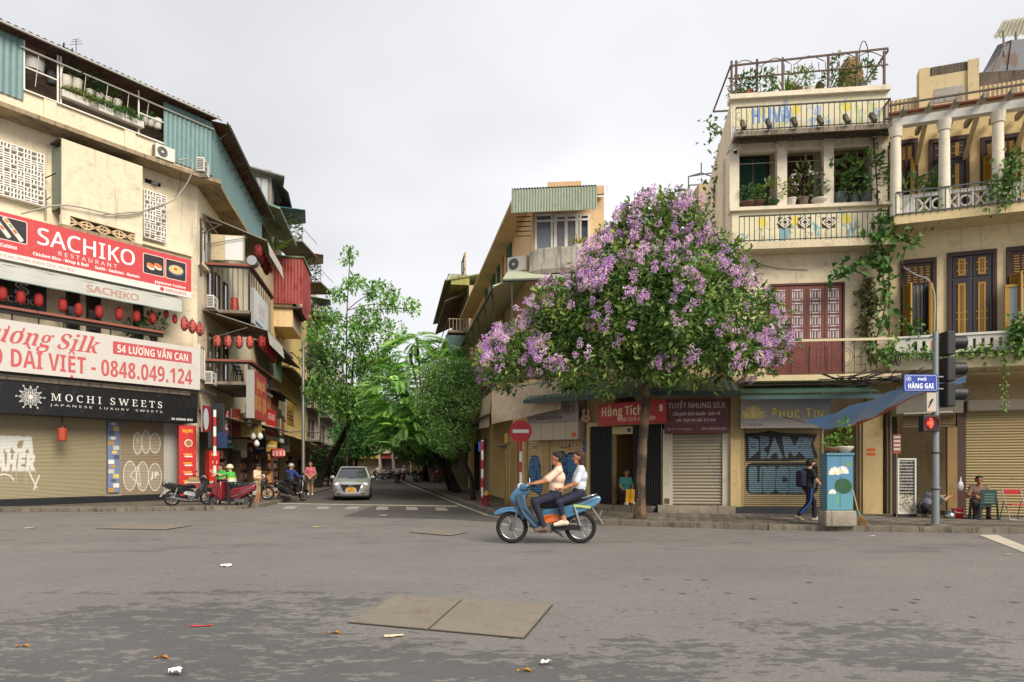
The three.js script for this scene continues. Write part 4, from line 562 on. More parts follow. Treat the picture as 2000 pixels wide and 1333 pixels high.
// signs on the corner house
{
const r=F1.rect(0,413,373,583,1.15);r[0]=F1.uv(-150,500,1.15)[0];const X=(W)=>(px)=>(F1.uv(px,500,1.15)[0]-r[0])/(r[2]-r[0])*W;
sign('restaurant_sign','long red restaurant sign with white lettering and food pictures',F1,r,1.15,(x,w,h)=>{
const p=X(w),food=(a,b,t,c)=>{x.fillStyle='#f1d9cf';x.beginPath();x.roundRect(p(a)-4,t*h-4,p(b)-p(a)+8,0.47*h+8,10);x.fill();x.fillStyle='#2e2b2f';x.beginPath();x.roundRect(p(a),t*h,p(b)-p(a),0.47*h,8);x.fill();c(p(a),t*h,p(b)-p(a),0.47*h);};
x.fillStyle='#c8474a';x.fillRect(0,0,w,h);x.fillStyle='#dcdad6';x.fillRect(0,0.84*h,w,0.16*h);
fitText(x,'SACHIKO',p(70),0.13*h,p(265)-p(70),0.37*h,{b:0,out: '#fff',ow:1});fitText(x,'R E S T A U R A N T',p(112),0.56*h,p(228)-p(112),0.095*h,{b:0,c: '#f6dcd4'});
fitText(x,'Chicken Rice - Wrap & Roll  ♥  Sushi - Sashimi - Ramen',p(63),0.705*h,p(272)-p(63),0.07*h);fitText(x,'Vietnamese Cuisine',p(-60),0.66*h,p(33)-p(-60),0.08*h);fitText(x,'Japanese Cuisine',p(302),0.73*h,p(362)-p(302),0.065*h);
fitText(x,'59 Luong Van Can, Hoan Kiem Dist, Ha Noi',p(-70),0.885*h,p(145)-p(-70),0.07*h,{c: '#a05a52',b:0});fitText(x,'0339.23.69.23',p(323),0.885*h,p(363)-p(323),0.07*h,{c: '#b04a44'});x.fillStyle='#c03c38';x.beginPath();x.arc(p(316),0.92*h,0.05*h,0,7);x.fill();
food(-60,51,0.1,(a,b,c,d)=>{for (const [k,y] of [[0.35,0.2],[0.55,0.3],[0.78,0.35]]){x.save();x.translate(a+c*k,b+d*(0.2+y));x.rotate(0.9);x.fillStyle='#d9d4c2';x.beginPath();x.roundRect(-c*0.32,-d*0.1,c*0.55,d*0.2,8);x.fill();for (let i=0;i<4;i++){x.fillStyle=['#d98a5b','#8fae7c','#c9705a','#e4dccb'][i];x.fillRect(-c*0.28+i*c*0.12,-d*0.07,c*0.09,d*0.12);} x.restore();}});
food(280,319,0.13,(a,b,c,d)=>{for (const [k,y] of [[0.35,0.55],[0.72,0.48]]){x.fillStyle='#e8e2d6';x.beginPath();x.ellipse(a+c*k,b+d*(y+0.1),c*0.2,d*0.12,0.3,0,7);x.fill();x.fillStyle='#e07b43';x.beginPath();x.ellipse(a+c*k,b+d*y,c*0.21,d*0.11,0.3,0,7);x.fill();}});food(324,362,0.13,(a,b,c,d)=>{x.fillStyle='#3f5a86';x.beginPath();x.ellipse(a+c*0.5,b+d*0.5,c*0.42,d*0.3,0,0,7);x.fill();x.fillStyle='#d9c07c';x.beginPath();x.ellipse(a+c*0.5,b+d*0.47,c*0.36,d*0.24,0,0,7);x.fill();x.fillStyle='#c4502e';x.fillRect(a+c*0.4,b+d*0.38,c*0.16,d*0.12);});
},{px:150});
const q=F1.rect(0,623,390,762,1.12);q[0]=F1.uv(-160,700,1.12)[0];const Y=(W)=>(px)=>(F1.uv(px,700,1.12)[0]-q[0])/(q[2]-q[0])*W;
sign('silk_shop_sign','long pale silk shop sign with red phone number above black fascia',F1,q,1.12,(x,w,h)=>{const p=Y(w);x.fillStyle='#cbc7c1';x.fillRect(0,0,w,h);fitText(x,'Hương Silk',p(-62),0.1*h,p(188)-p(-62),0.34*h,{f: 'serif',it:1,c: '#bf5a5c',skew:-0.15});x.fillStyle='#bd565a';x.beginPath();x.roundRect(p(220),0.12*h,p(374)-p(220),0.28*h,6);x.fill();fitText(x,'54 LƯƠNG VĂN CAN',p(228),0.18*h,p(368)-p(228),0.17*h,{c: '#e8dfd6'});fitText(x,'ÁO DÀI VIỆT - 0848.049.124',p(-52),0.54*h,p(375)-p(-52),0.36*h,{c: '#bf5a5c'});},{px:150,edge:M(0xb0aba4,0.7)});
const m=F1.rect(0,737,385,827,1.0);m[0]=F1.uv(-160,780,1.0)[0];const Z=(W)=>(px)=>(F1.uv(px,780,1.0)[0]-m[0])/(m[2]-m[0])*W;
sign('sweet_shop_fascia','black shop fascia with silver snowflake emblem and serif lettering',F1,m,1.0,(x,w,h)=>{const p=Z(w);x.fillStyle='#1a1b1e';x.fillRect(0,0,w,h);x.strokeStyle='#111';for (const k of [92,272]){x.beginPath();x.moveTo(p(k),0);x.lineTo(p(k),h);x.stroke();} x.strokeStyle='#d7d7d3';x.lineWidth=2.6;const cx=p(59),cy=0.5*h;for (let i=0;i<12;i++){const a=i/12*6.283,c=Math.cos(a),s=Math.sin(a),r=h*(i % 2?0.3:0.36);x.beginPath();x.moveTo(cx,cy);x.lineTo(cx+c*r,cy+s*r);x.stroke();x.beginPath();x.arc(cx+c*r,cy+s*r,3,0,7);x.stroke();x.beginPath();x.ellipse(cx+c*h*0.14,cy+s*h*0.14,h*0.13,h*0.05,a,0,7);x.stroke();} fitText(x,'M O C H I   S W E E T S',p(98),0.34*h,p(317)-p(98),0.22*h,{f: 'serif',b:0,c: '#e4e4e0'});fitText(x,'J A P A N E S E    L U X U R Y    S W E E T S',p(98),0.655*h,p(317)-p(98),0.065*h,{c: '#dcdcd8',b:0});fitText(x,'34 HÀNG GAI',p(334),0.86*h,p(376)-p(334),0.075*h,{c: '#f2f2ee'});},{px:150,edge:M(0x1a1b1e,0.5),t:0.9,rough:0.35});
const po=F1.rect(209,822,232,966,0.1);sign('food_poster','tall narrow food poster between two roller shutters',F1,[po[0],0.5,po[2],3.3],0.12,(x,w,h)=>{x.fillStyle='#6f7ea6';x.fillRect(0,0,w,h);const c=['#c9c4b4','#d6bf63','#4b556e','#e4e2d9','#b98a3e'];for (let i=0;i<15;i++){x.fillStyle=c[i % 5];if (i % 3) x.fillRect((i % 2)*w*0.42+5,i*h/15+3,w*0.5,h/17);else {x.beginPath();x.ellipse(w*(0.3+0.4*hash2(i,2)),i*h/15+h/30,w*0.25,h/42,0,0,7);x.fill();}}},{edge:blackIron});
// tattered white awning under the red sign
const a=F1.rect(0,507,355,612,0.95),u0=F1.uv(-150,500,0.95)[0],va=F1.uv(0,500,0.35)[1],vb=F1.uv(0,533,1.25)[1],u1=F1.uv(355,600,1.25)[0],g=T('awning','worn white fabric awning with faded lettering hung with lanterns','awning',F1.P(u0,vb,0.4),F1.ry),L=u1-u0;
A(g,'fabric',slab(V(0,va-vb+0.15,-0.3),V(L,va-vb+0.15,-0.3),V(L,0.3,0.84),V(0,0.3,0.84),0.012),M(0xb9bdb9,0.85,{tex: 'plaster'}));
const N=60,vg=new THREE.PlaneGeometry(L,0.5,N,2).translate(L/2,0.05,0.85),P=vg.attributes.position;for (let i=0;i<P.count;i++) P.setZ(i,0.85+0.025*Math.sin(P.getX(i)*5));vg.computeVertexNormals();
A(g,'valance',vg,paper(canvasTex(1536,96,(x,w,h)=>{x.fillStyle='#c2c4be';x.fillRect(0,0,w,h);for (let i=0;i<240;i++){x.fillStyle=`rgba(90,95,88,${0.06 + 0.12 * hash2(i, 1)})`;x.fillRect(hash2(i,2)*w,hash2(i,3)*h,30+80*hash2(i,4),1.5);} x.fillStyle='#7d9390';x.fillRect(0,h-7,w,7);fitText(x,'SACHIKO',w*0.56,h*0.22,w*0.23,h*0.5,{c: 'rgba(0,0,0,0)',out: '#a9796b',ow:6,b:0});}),0.9));A(g,'frame',[bar(V(0,0.28,0.8),V(L,0.28,0.8),0.02),bar(V(L,0.6,-0.3),V(L,0.28,0.82),0.02)],metal(0x7c7a76));
// lanterns under the awning and along the corner
for (const [px,py] of [[4,588],[40,595],[75,600],[122,610],[153,618],[193,622],[232,626],[266,630],[297,634]]){const w=0.85,[u,v]=F1.uv(px,py,w);lantern('red paper lantern with pale characters under the white awning',F1.P(u,v,w),'lanterns under the white awning',{hex:0x9c2622,ink: 'white',s:0.98});}
for (const [px,py] of [[324,622],[341,632]]){const [u,v]=F1.uv(px,py,0.9);lantern('small red lantern half hidden by hanging greenery',F1.P(u,v,0.9),'lanterns in the greenery',{hex:0xb5302b,s:0.7});}
for (const [px,py] of [[360,646],[375,651],[390,656]]){const [u,v]=F1.uv(px,py,1.2);lantern('sun-bleached red lantern in the trio at the house corner',F1.P(u,v,1.2),'three bleached lanterns at the corner',{hex:0xb9564d,s:1.05});}
const dark1=F1.rect(-60,540,90,610,0.5);sign('restaurant_wall_sign','black leafy wall sign with pale lettering behind the lanterns',F1,[F1.uv(-100,560,0.3)[0],F1.uv(90,612,0.3)[1],F1.uv(90,612,0.3)[0],F1.uv(0,535,0.3)[1]],0.3,(x,w,h)=>{x.fillStyle='#17201a';x.fillRect(0,0,w,h);for (let i=0;i<500;i++){x.fillStyle=`rgba(${40 + 30 * hash2(i, 1)},${60 + 40 * hash2(i, 2)},40,.4)`;x.fillRect(hash2(i,3)*w,hash2(i,4)*h,5,5);} fitText(x,'SACHIKO',w*0.42,h*0.62,w*0.53,h*0.2,{c: '#b9b4b0',b:0});fitText(x,'S',w*0.65,h*0.12,w*0.16,h*0.4,{c: 'rgba(0,0,0,0)',out: '#b9b4b0',ow:8});},{edge:blackIron});
const gl=F1.uv(290,640,0.6);for (const [k,px,py,s] of [[0,262,648,1.3],[1,300,640,1.5]]){const [u,v]=F1.uv(px,py,0.6);plant(['broad leafy potted bush on the terrace behind the silk sign','tall leafy potted bush at the end of the lantern terrace'][k],F1.P(u,v-0.55,0.6),{pot:2,color:0x5b4a3c,leaf:1,ls:s,leafCol:0x2f5a1c,group: 'terrace bushes'});}
}
// rooftop terrace pots
{
const put=(px,py,w=0.35)=>{const [u,v]=F1.uv(px,py,w);return F1.P(u,v,w);},S=0.9;
const mk=(label,px,py,o)=>plant(label,put(px,py,o.w ?? 0.35),{group: 'rooftop terrace pots',...o,ls:(o.ls ?? 1)*1.5});
mk('dark tall pot with leafy plant under the rooftop gutter',100,165,{pot:2,color:0x4a4d52,leaf:0,s:1.2,ls:1.1,w:0.1,leafCol:0x27451b});mk('white bucket with tall leafy plant on rooftop terrace',128,175,{pot:2,s:1.3,leaf:5,ls:1.1,leafCol:0x33591f});mk('white bucket with spreading plant on rooftop terrace',149,180,{pot:2,s:1.25,leaf:0,ls:0.9,color:0xcfccbe});mk('round white pot with bushy plant behind the rooftop troughs',175,190,{s:1.1,leaf:0,leafCol:0x2c5a22});mk('round white pot with tall plant behind the rooftop troughs',193,197,{s:1.1,leaf:5,ls:0.8});mk('round white pot with orange flowers behind the rooftop troughs',210,204,{s:1.1,leaf:2,flower:0xc96a2a,nf:6});mk('round white pot with stakes behind the rooftop troughs',228,211,{s:1.25,leaf:2,leafCol:0x587027});mk('white pot with bamboo stakes beside the teal cladding',281,240,{s:1.2,leaf:2,ls:0.6});mk('white pot with small green herb beside the teal cladding',293,247,{s:1.1,leaf:2,ls:0.8,leafCol:0x4f8a2e});mk('large white pot with bare stakes against the teal cladding',307,252,{pot:2,s:1.1,leaf:2,ls:0.4});
[[155,203,1.25],[203,222,1.2],[249,240,1.15]].forEach(([px,py,L],i)=>{const p=put(px,py,0.62),g=T('planter_trough',['white trough with trailing orange greenery at the gate end of terrace','white trough with dense low greenery in the middle of terrace','white trough with taller greenery next to the terrace post'][i],'planter',p,F1.ry,'rooftop planter troughs');A(g,'trough',[B(-L/2,0,-0.12,L/2,0.03,0.12),B(-L/2,0.03,0.09,L/2,0.24,0.12),B(-L/2,0.03,-0.12,L/2,0.24,-0.09),B(-L/2,0.03,-0.09,-L/2+0.03,0.24,0.09),B(L/2-0.03,0.03,-0.09,L/2,0.24,0.09)],M(0xc8c6bd,0.7));A(g,'soil',B(-L/2+0.03,0.2,-0.09,L/2-0.03,0.21,0.09),M(0x2b2018,1));A(g,'foliage',bushGeo(60+i,300,L/2,0.14+0.04*i,0.2,0.11).translate(0,0.32,0.04),leafMat([0x7f8b35,0x5a8a36,0x4d8530][i])).userData.kind='stuff';});
const bp=put(62,140,0.1),box=T('storage_box','brown box and tub stacked in the rooftop shelter','box',bp,F1.ry);A(box,'carton',B(-0.35,0.42,-0.3,0.35,0.85,0.2),M(0x7a5644,0.8));A(box,'tub',cyl(0.4,0.35,0.38,0,0.19,0,20),M(0xb9bab4,0.5));
const [au,av]=F1.uv(319,316,0.75);airCon('outdoor unit on the ledge below the teal cladding',F1,au,av,0.75);const [bu,bv]=F2.uv(390,343,0.6);airCon('outdoor unit further along the curved ledge',F2,bu,bv,0.72);const [cu,cv]=F2.uv(414,602,0.6);airCon('outdoor unit beside the upper corner balcony',F2,0.55,cv,0.5);const [du,dv]=F2.uv(405,752,0.4);airCon('outdoor unit beside the lower corner balcony',F2,0.45,dv,0.45);
const an=T('tv_aerial','thin roof aerial above the rusty roof edge','aerial',F1.P(F1.uv(148,95,0.5)[0],F1.uv(148,103,0.5)[1],0.5),0);A(an,'mast',bar(V(0,0,0),V(0,0.5,0),0.012),blackIron);A(an,'arms',[0.3,0.4,0.48].map((y,i)=>bar(V(-0.25+i*0.06,y,0),V(0.25-i*0.06,y+0.04,0),0.008)),blackIron);
const cab=(label,pts,r,c=0x6f6a62)=>{const p=pts.map(([a,b,w])=>{const [u,v]=F1.uv(a,b,w);return F1.P(u,v,w);});const o=A(scene,'cable',tube(p.map((q)=>q.clone().sub(p[0])),r,40),M(c,0.7));o.position.copy(p[0]);tag(o,label,'cable');};
cab('pale looping cable below the ledge air conditioner',[[348,313,1.0],[372,312,1.1],[375,335,1.1],[345,385,0.6],[300,405,1.0],[240,420,1.0],[120,401,1.0],[40,418,0.5]],0.03,0xa9a69c);cab('thin dark cable drooping beside the pale looping cable',[[355,325,1.0],[345,380,0.4],[300,408,0.9],[200,420,1.0]],0.013,0x37332f);
}
// things on the street side of the corner house
{
const aw=(name,label,u0,u1,w1,vt,vb,col)=>{const g=T(name,label,'awning',F2.P(u0,vb,0),F2.ry,'striped balcony awnings'),L=u1-u0,H=vt-vb;A(g,'fabric',corr(V(0,0,w1),V(0,H,0.02),V(L,H,0.02),V(L,0,w1),14,0.012),paper(canvasTex(256,256,(x,w,h)=>{x.fillStyle='#8f7a50';x.fillRect(0,0,w,h);x.fillStyle='#5a4a33';for (let i=0;i<14;i++) x.fillRect(i*18,0,7,h);}),0.85));A(g,'frame',[bar(V(0.02,0,w1),V(0.02,H,0),0.03),bar(V(0.02,0.02,w1),V(L,0.02,w1),0.025),bar(V(0.02,H-1.4,0),V(0.02,0.1,w1*0.7),0.018),bar(V(L,0,w1),V(L,H,0),0.02)],metal(0x8d8a82));A(g,'flap',slab(V(0.2,0,w1+0.02),V(L,0,w1+0.02),V(L,-0.62,w1+0.12),V(0.2,-0.62,w1+0.12),0.01),M(0xc4c3bd,0.85,{tex: 'plaster'}));};
aw('awning','upper striped brown awning over the corner balcony',0.8,5.0,2.75,12.9,11.85,0);aw('awning','lower striped brown awning with lanterns below it',0.8,5.2,2.75,8.6,7.75,0);
for (let i=0;i<4;i++){lantern('bleached red lantern on the string of four below striped awning',F2.P(0.85,6.9,0.62+i*0.47),'string of four bleached lanterns',{hex:0xb9564d,s:1.12});}
for (let i=0;i<5;i++) lantern('deep red lantern hanging along the lower awning edge',F2.P(1.1+i*0.75,6.95-0.05*i,2.5),'deep red lanterns along the lower awning',{hex:0x9c211c,ink: 'black',s:1.2});for (let i=0;i<4;i++) lantern('deep red lantern hanging along the upper awning edge',F2.P(1.1+i*0.7,11.1-0.05*i,2.35),'deep red lanterns along the upper awning',{hex:0x7d1815,ink: 'black',s:1.25});
{const g=TF('exhaust_fan','round steel duct fan below the upper striped awning','fan',F2,1.15,10.95,2.1);A(g,'duct',cyl(0.22,0.22,0.5,0,0,0,18).rotateZ(1.57),metal(0xa5a8aa));A(g,'collar',new THREE.TorusGeometry(0.23,0.025,8,20).rotateY(1.57).translate(0.2,0,0),metal(0x7a7d80));}
{const g=TF('canvas_box','beige canvas screen with white banner on the upper balcony','screen',F2,0.92,F2.uv(410,522)[1]+0.01,0);A(g,'canvas',B(0,0,0.35,0.05,1.15,1.75),M(0xcbbd9c,0.85,{tex: 'plaster'}));A(g,'banner',B(-0.02,0.02,0.95,-0.004,1.1,1.7),M(0xd7d9d8,0.7));A(g,'frame',[B(-0.01,0,0.3,0.04,1.2,0.345),B(-0.01,0,1.76,0.04,1.2,1.8)],metal());}
const d=(txt,bg,fg)=>(x,w,h)=>{x.fillStyle=bg;x.fillRect(0,0,w,h);txt(x,w,h,fg);};
sign('balcony_sign','white restaurant sign hung on the upper corner balcony',F2,[1.05,8.1,4.6,9.75],2.16,d((x,w,h)=>{fitText(x,'SACHIKO',w*0.3,h*0.3,w*0.45,h*0.28,{c: '#b9606a',b:0});x.fillStyle='#3f6a8e';x.fillRect(w*0.1,h*0.86,w*0.88,h*0.1);x.fillStyle='#8b8f92';x.fillRect(w*0.34,h*0.68,w*0.34,h*0.03);},'#d3d7d6'),{t:0.12});
sign('balcony_sign','red silk shop sign with yellow lettering on the lower corner balcony',F2,[1.0,3.75,4.0,5.95],2.2,d((x,w,h)=>{x.fillStyle='#b04044';x.fillRect(0,0,w,h);fitText(x,'Hương Silk',w*0.16,h*0.14,w*0.68,h*0.2,{c: '#e0c070',f: 'serif',it:1});fitText(x,'ĐỒ VẢI - QUÀ',w*0.05,h*0.5,w*0.9,h*0.32,{c: '#d9b862'});},'#b04044'),{t:0.36,edge:M(0x9a9a94,0.6)});
for (let i=0;i<3;i++){const s=TF('bar_stool','tall black bar stool on the lower corner balcony','stool',F2,1.5+i*1.3,F2.uv(405,748)[1]+0.002,1.3-0.2*i,'bar stools on the balcony');A(s,'seat',B(-0.17,0.72,-0.17,0.17,0.76,0.17),blackIron);for (const [a,b] of [[-1,-1],[1,-1],[1,1],[-1,1]]) A(s,'leg',bar(V(a*0.22,0,b*0.22),V(a*0.13,0.72,b*0.13),0.018),blackIron);A(s,'backrest',B(-0.17,0.76,-0.17,0.17,1.0,-0.14),blackIron);}
{const s=TF('plastic_stool_stack','stack of orange plastic stools under the upper balcony rail','stool',F2,1.6,F2.uv(405,610)[1]+0.002,1.2);for (let i=0;i<3;i++) A(s,'stool',[new THREE.CylinderGeometry(0.15,0.2,0.4,12,1,true).translate(0,0.2+i*0.12,0),cyl(0.16,0.16,0.03,0,0.41+i*0.12,0)],M(0xb3412a,0.55));}
}
// ================================================================ houses further along that side of the street
{
const u1=eL1,u2=U2(533),u3=U2(598),u4=U2(622),u5=U2(655),u6=U2(690);
const H2=house('townhouse','narrow weathered townhouse with green roof edge and brick lattice',F2,u1);const top2=F2.uv(520,470)[1];
shopHouse(H2,F2,u1,u2,top2+0.9,plaster(0xd6c4a4),3.1);
AF(H2,F2,'roof',slab(V(u1+0.4,top2+1.6,-1.5),V(u2,top2+1.6,-1.5),V(u2,top2+0.5,1.6),V(u1+0.4,top2+0.5,1.6),0.12),rusty(0x7f9d82));AF(H2,F2,'upper_loggia',B(u1+0.4,top2-1.7,0,u2-0.3,top2+0.6,0.02),M(0x5b3428,0.8));win(H2,F2,[u1+0.6,top2-1.5,u2-0.6,top2+0.4],0.05,{cols:4,rows:2,frame:M(0x6e3a2b,0.6)});
AF(H2,F2,'balcony',B(u1+0.2,9.2,0,u2-0.1,9.35,1.4),concrete(0x8a8176));win(H2,F2,[u1+0.8,9.6,u1+3.2,11.6],0.02,{cols:4,rows:4,frame:M(0xcdbfa4,0.7)});win(H2,F2,[u1+4.0,6.6,u1+6.0,8.4],0.02,{cols:3,rows:3,frame:M(0xcdbfa4,0.7)});AF(H2,F2,'green_panel',corr(V(u1+0.6,8.9,1.2),V(u1+3.5,8.9,1.2),V(u1+3.5,7.0,1.2),V(u1+0.6,7.0,1.2),14,0.02,1),rusty(0x63836a));
AF(H2,F2,'awning_sheet',slab(V(u1+0.4,9.1,0.3),V(u2,9.1,0.3),V(u2,8.5,1.9),V(u1+0.4,8.5,1.9),0.04),rusty(0x5d5550));AF(H2,F2,'brick_lattice',lattice(u1+0.8,4.9,u1+3.6,6.0,0.8,9,4,mulberry(8)),M(0x8b4f3d,0.85));AF(H2,F2,'lower_wall',B(u1+0.1,3.4,0,u2-2,4.85,0.78),plaster(0xd2bf8f));AF(H2,F2,'awning_sheet',slab(V(u1,6.5,0.2),V(u2,6.3,0.2),V(u2,5.9,1.6),V(u1,6.1,1.6),0.04),rusty(0x4c4744));AF(H2,F2,'awning_sheet',slab(V(u1,4.9,0.78),V(u2,4.7,0.78),V(u2,4.4,1.5),V(u1,4.6,1.5),0.04),rusty(0x6d4a40));AF(H2,F2,'small_window',B(u2-1.8,3.6,0.02,u2-1.2,4.3,0.1),dark);
const H3=house('townhouse','yellow townhouse with a red corrugated metal room on top',F2,u2),yel=plaster(0xe3c77f),topr=16.5;
shopHouse(H3,F2,u2,u3,topr-0.1,yel);
AF(H3,F2,'balcony_block',B(u2+0.3,F2.uv(545,650)[1],0,u2+5.2,F2.uv(545,597)[1],1.3),plaster(0xe0c79d));const rb=13.0;const red=rusty(0xa54a47),rw=2.0,ru0=u2+0.1,ru1=U2(606,rw);
AF(H3,F2,'red_metal_room',[corr(V(ru0,topr,0),V(ru0,topr,rw),V(ru0,rb+0.2,rw),V(ru0,rb+0.2,0),9,0.025,1),corr(V(ru0,topr,rw),V(ru1,topr,rw),V(ru1,rb-0.4,rw),V(ru0,rb-0.4,rw),34,0.025,1)],red);AF(H3,F2,'metal_room_roof',[B(ru0-0.1,topr,-0.2,ru1,topr+0.12,rw+0.12)],rusty(0x6f8b6a));AF(H3,F2,'metal_room_floor',B(ru0,rb-0.1,0,ru1,rb,rw-0.05),M(0x574842,0.8));
const yb=F2.uv(545,722)[1];const bal=AF(H3,F2,'balcony',B(u2+0.3,yb-0.15,0,u2+5,yb,1.3),plaster(0xdfc38a));A(bal,'railing',[B(u2+0.3,yb+0.9,0,u2+0.35,yb+0.95,1.3),B(u2+0.36,yb+0.9,1.24,u2+5,yb+0.95,1.3),...[0,1,2,3,4,5].map((i)=>B(u2+0.3,yb,0.1+i*0.22,u2+0.33,yb+0.9,0.13+i*0.22))],blackIron);
win(H3,F2,[u2+0.8,yb+0.1,u2+2.2,yb+2.3],0.03,{cols:2,rows:3,frame:M(0x6b4a34,0.7),name: 'balcony_door'});AF(H3,F2,'canopy',slab(V(u2,yb-0.1,0),V(u3,yb-0.1,0),V(u3,yb-0.6,1.6),V(u2,yb-0.6,1.6),0.05),rusty(0x57504a));win(H3,F2,[u2+3,5.4,u2+5.4,7],0.03,{cols:3,rows:2,frame:M(0xcfc6a8,0.7)});AF(H3,F2,'shop_canopy',slab(V(u2,4,0),V(u3,4,0),V(u3,3.4,2),V(u2,3.4,2),0.05),rusty(0x6a635b));AF(H3,F2,'louvre_panel',B(u2+0.4,4.3,0.02,u2+3.2,5.8,0.1),M(0x53504b,0.8));
const Hg=T('rooftop_house','tall grey house with a glazed rooftop room behind the teal roof','building',atDepth(500,912,52).setY(0));{const F=new Frame(atX(452,50),50,atX(530,51),51),F3=new Frame(atX(530,51),51,atX(550,58),58),g=(py,d=50)=>EYE+(HZ-py)/FOC*d;volume(Hg,[F.P(0,0),F.P(F.len,0),F3.P(F3.len,0),F.P(0,0,-8)],4,g(322),plaster(0x8f8a84));win(Hg,F,[0.4,g(415),F.len-0.2,g(338)],0.03,{cols:4,rows:1,frame:M(0x55585b,0.5),glass:M(0xa9b0b2,0.12,{coat:1})});AF(Hg,F,'roof',slab(V(-0.5,g(330),-4),V(F.len+0.9,g(345),-4),V(F.len+0.9,g(338),0.7),V(-0.5,g(322),0.7),0.1),M(0x6d7072,0.6));win(Hg,F3,[0.5,g(412),F3.len-0.3,g(345)],0.03,{cols:3,frame:M(0x55585b,0.5)});AF(Hg,F3,'side_awning',corr(V(0,g(330),0),V(6,g(338),0),V(6,g(365),1.2),V(0,g(362),1.2),20,0.04),rusty(0x6c6a66));}
const mk=(label,a,b,y,c,o={})=>{const H=house('townhouse',label,F2,a,'far townhouses along the tree lined street');shopHouse(H,F2,a,b,y,plaster(c));for (let f=0;f<Math.floor((y-4)/3.2);f++){const v=4+f*3.2;win(H,F2,[a+1,v+0.6,a+2.6,v+2.4],0.02,{cols:2,frame:M(0x5c5248,0.7)});if (b-a>6) win(H,F2,[a+4,v+0.6,a+6,v+2.4],0.02,{cols:2,frame:M(0x5c5248,0.7)});const bl=AF(H,F2,'balcony',B(a+0.5,v,0,b-0.5,v+0.14,1.1),concrete(0x8d857b));A(bl,'railing',[B(a+0.5,v+0.9,0,a+0.55,v+0.95,1.1),B(a+0.56,v+0.9,1.05,b-0.5,v+0.95,1.1),...[...Array(6).keys()].map((i)=>B(a+0.5,v,i*0.2,a+0.53,v+0.9,i*0.2+0.03))],blackIron);} AF(H,F2,'shop_canopy',slab(V(a,4,0),V(b,4,0),V(b,3.4,1.8),V(a,3.4,1.8),0.06),rusty(0x6d655c));return H;};
const H4=mk('pale townhouse with stacked plant cages beyond the red metal room',u3,u4,F2.uv(610,560)[1],0xc9bfae);mk('off white townhouse behind the leaning street tree',u4,u5,F2.uv(640,690)[1],0xd7d2c8);mk('grey townhouse hidden behind the leaning tree crown',u5,u6,F2.uv(672,740)[1],0xbdb5a8);mk('last pale townhouse before the street bends',u6,U2(730),16,0xcac3b7);
// stacked balcony cages over the yellow house
const cage=(label,d,px0,px1,yt,yb,col)=>{const a=atDepth(px0,yb,d),b=atDepth(px1,yt,d),g=T('balcony_cage',label,'balcony',V(a.x,a.y,a.z),0,'plant balconies above the yellow townhouse'),W=b.x-a.x,H=b.y-a.y,D=4;A(g,'canopy',slab(V(-0.1,H,-D),V(W*0.6,H+0.15,-D),V(W+0.3,H-0.35,0.2),V(-0.1,H,0.2),0.05),rusty(col));A(g,'floor_slab',B(0,-0.12,-D,W,0,0),concrete(0x7d766d));const bars=[];for (let i=0;i<=5;i++) bars.push(bar(V(W*i/5,0,0),V(W*i/5,i===5?H-0.3:1,0),0.02));bars.push(bar(V(0,1,0),V(W,1,0),0.02),bar(V(W,1,0),V(W,1,-D),0.02));A(g,'railing',bars,blackIron);A(g,'creeper',bushGeo(Math.round(px0),260,W*0.45,H*0.4,1,0.28).translate(W*0.45,H*0.42,-0.6),leafMat(0x3a5a25)).userData.kind='stuff';};
cage('plant balcony with blue and yellow canopy below the glazed room',52,530,590,404,470,0x3a7f92);cage('middle plant balcony with tan lattice canopy',58,575,626,492,550,0xa18d5d);cage('lowest plant balcony with green mesh canopy',66,603,640,580,615,0x55825b);
// roof garden shrubs and clutter signs
const rp=atDepth(535,500,46);plant('arching rooftop plant beside the striped awning',rp,{leaf:3,ls:3.2,s:1.4,color:0x9a5a44,leafCol:0x6f8d33,group: 'rooftop plants over the street'});
sign('shop_sign','small red restaurant sign with food pictures over a dark shop',F2,[U2(519,1.9),2.95,U2(554,1.9),4.6],1.9,(x,w,h)=>{x.fillStyle='#c32a2e';x.fillRect(0,0,w*0.56,h);x.fillStyle='#2e2622';x.fillRect(w*0.56,0,w*0.44,h);x.fillStyle='#d9d4cb';x.fillRect(0,h*0.86,w,h*0.14);fitText(x,'SACHIKO',w*0.1,h*0.12,w*0.36,h*0.2,{b:0});x.fillRect(w*0.08,h*0.55,w*0.4,h*0.05);x.fillRect(w*0.08,h*0.66,w*0.4,h*0.04);x.fillStyle='#6fa04a';x.fillRect(w*0.62,h*0.2,w*0.1,h*0.5);x.fillStyle='#d8b9a0';x.fillRect(w*0.76,h*0.15,w*0.08,h*0.6);x.fillStyle='#b94a3a';x.fillRect(w*0.88,h*0.2,w*0.07,h*0.5);});
sign('shop_sign','small square yellow sign with dark characters',F2,[U2(559,1.6),4.3,U2(573,1.6),5.9],1.6,(x,w,h)=>{x.fillStyle='#d39a2e';x.fillRect(0,0,w,h);x.strokeStyle='#4a2c12';x.lineWidth=16;for (let i=0;i<4;i++){x.beginPath();x.moveTo(w*(0.15+i*0.23),h*0.25);x.lineTo(w*(0.15+i*0.23),h*0.8);x.moveTo(w*0.1,h*(0.3+0.15*i));x.lineTo(w*0.3*(i+1),h*(0.3+0.15*i));x.stroke();}});
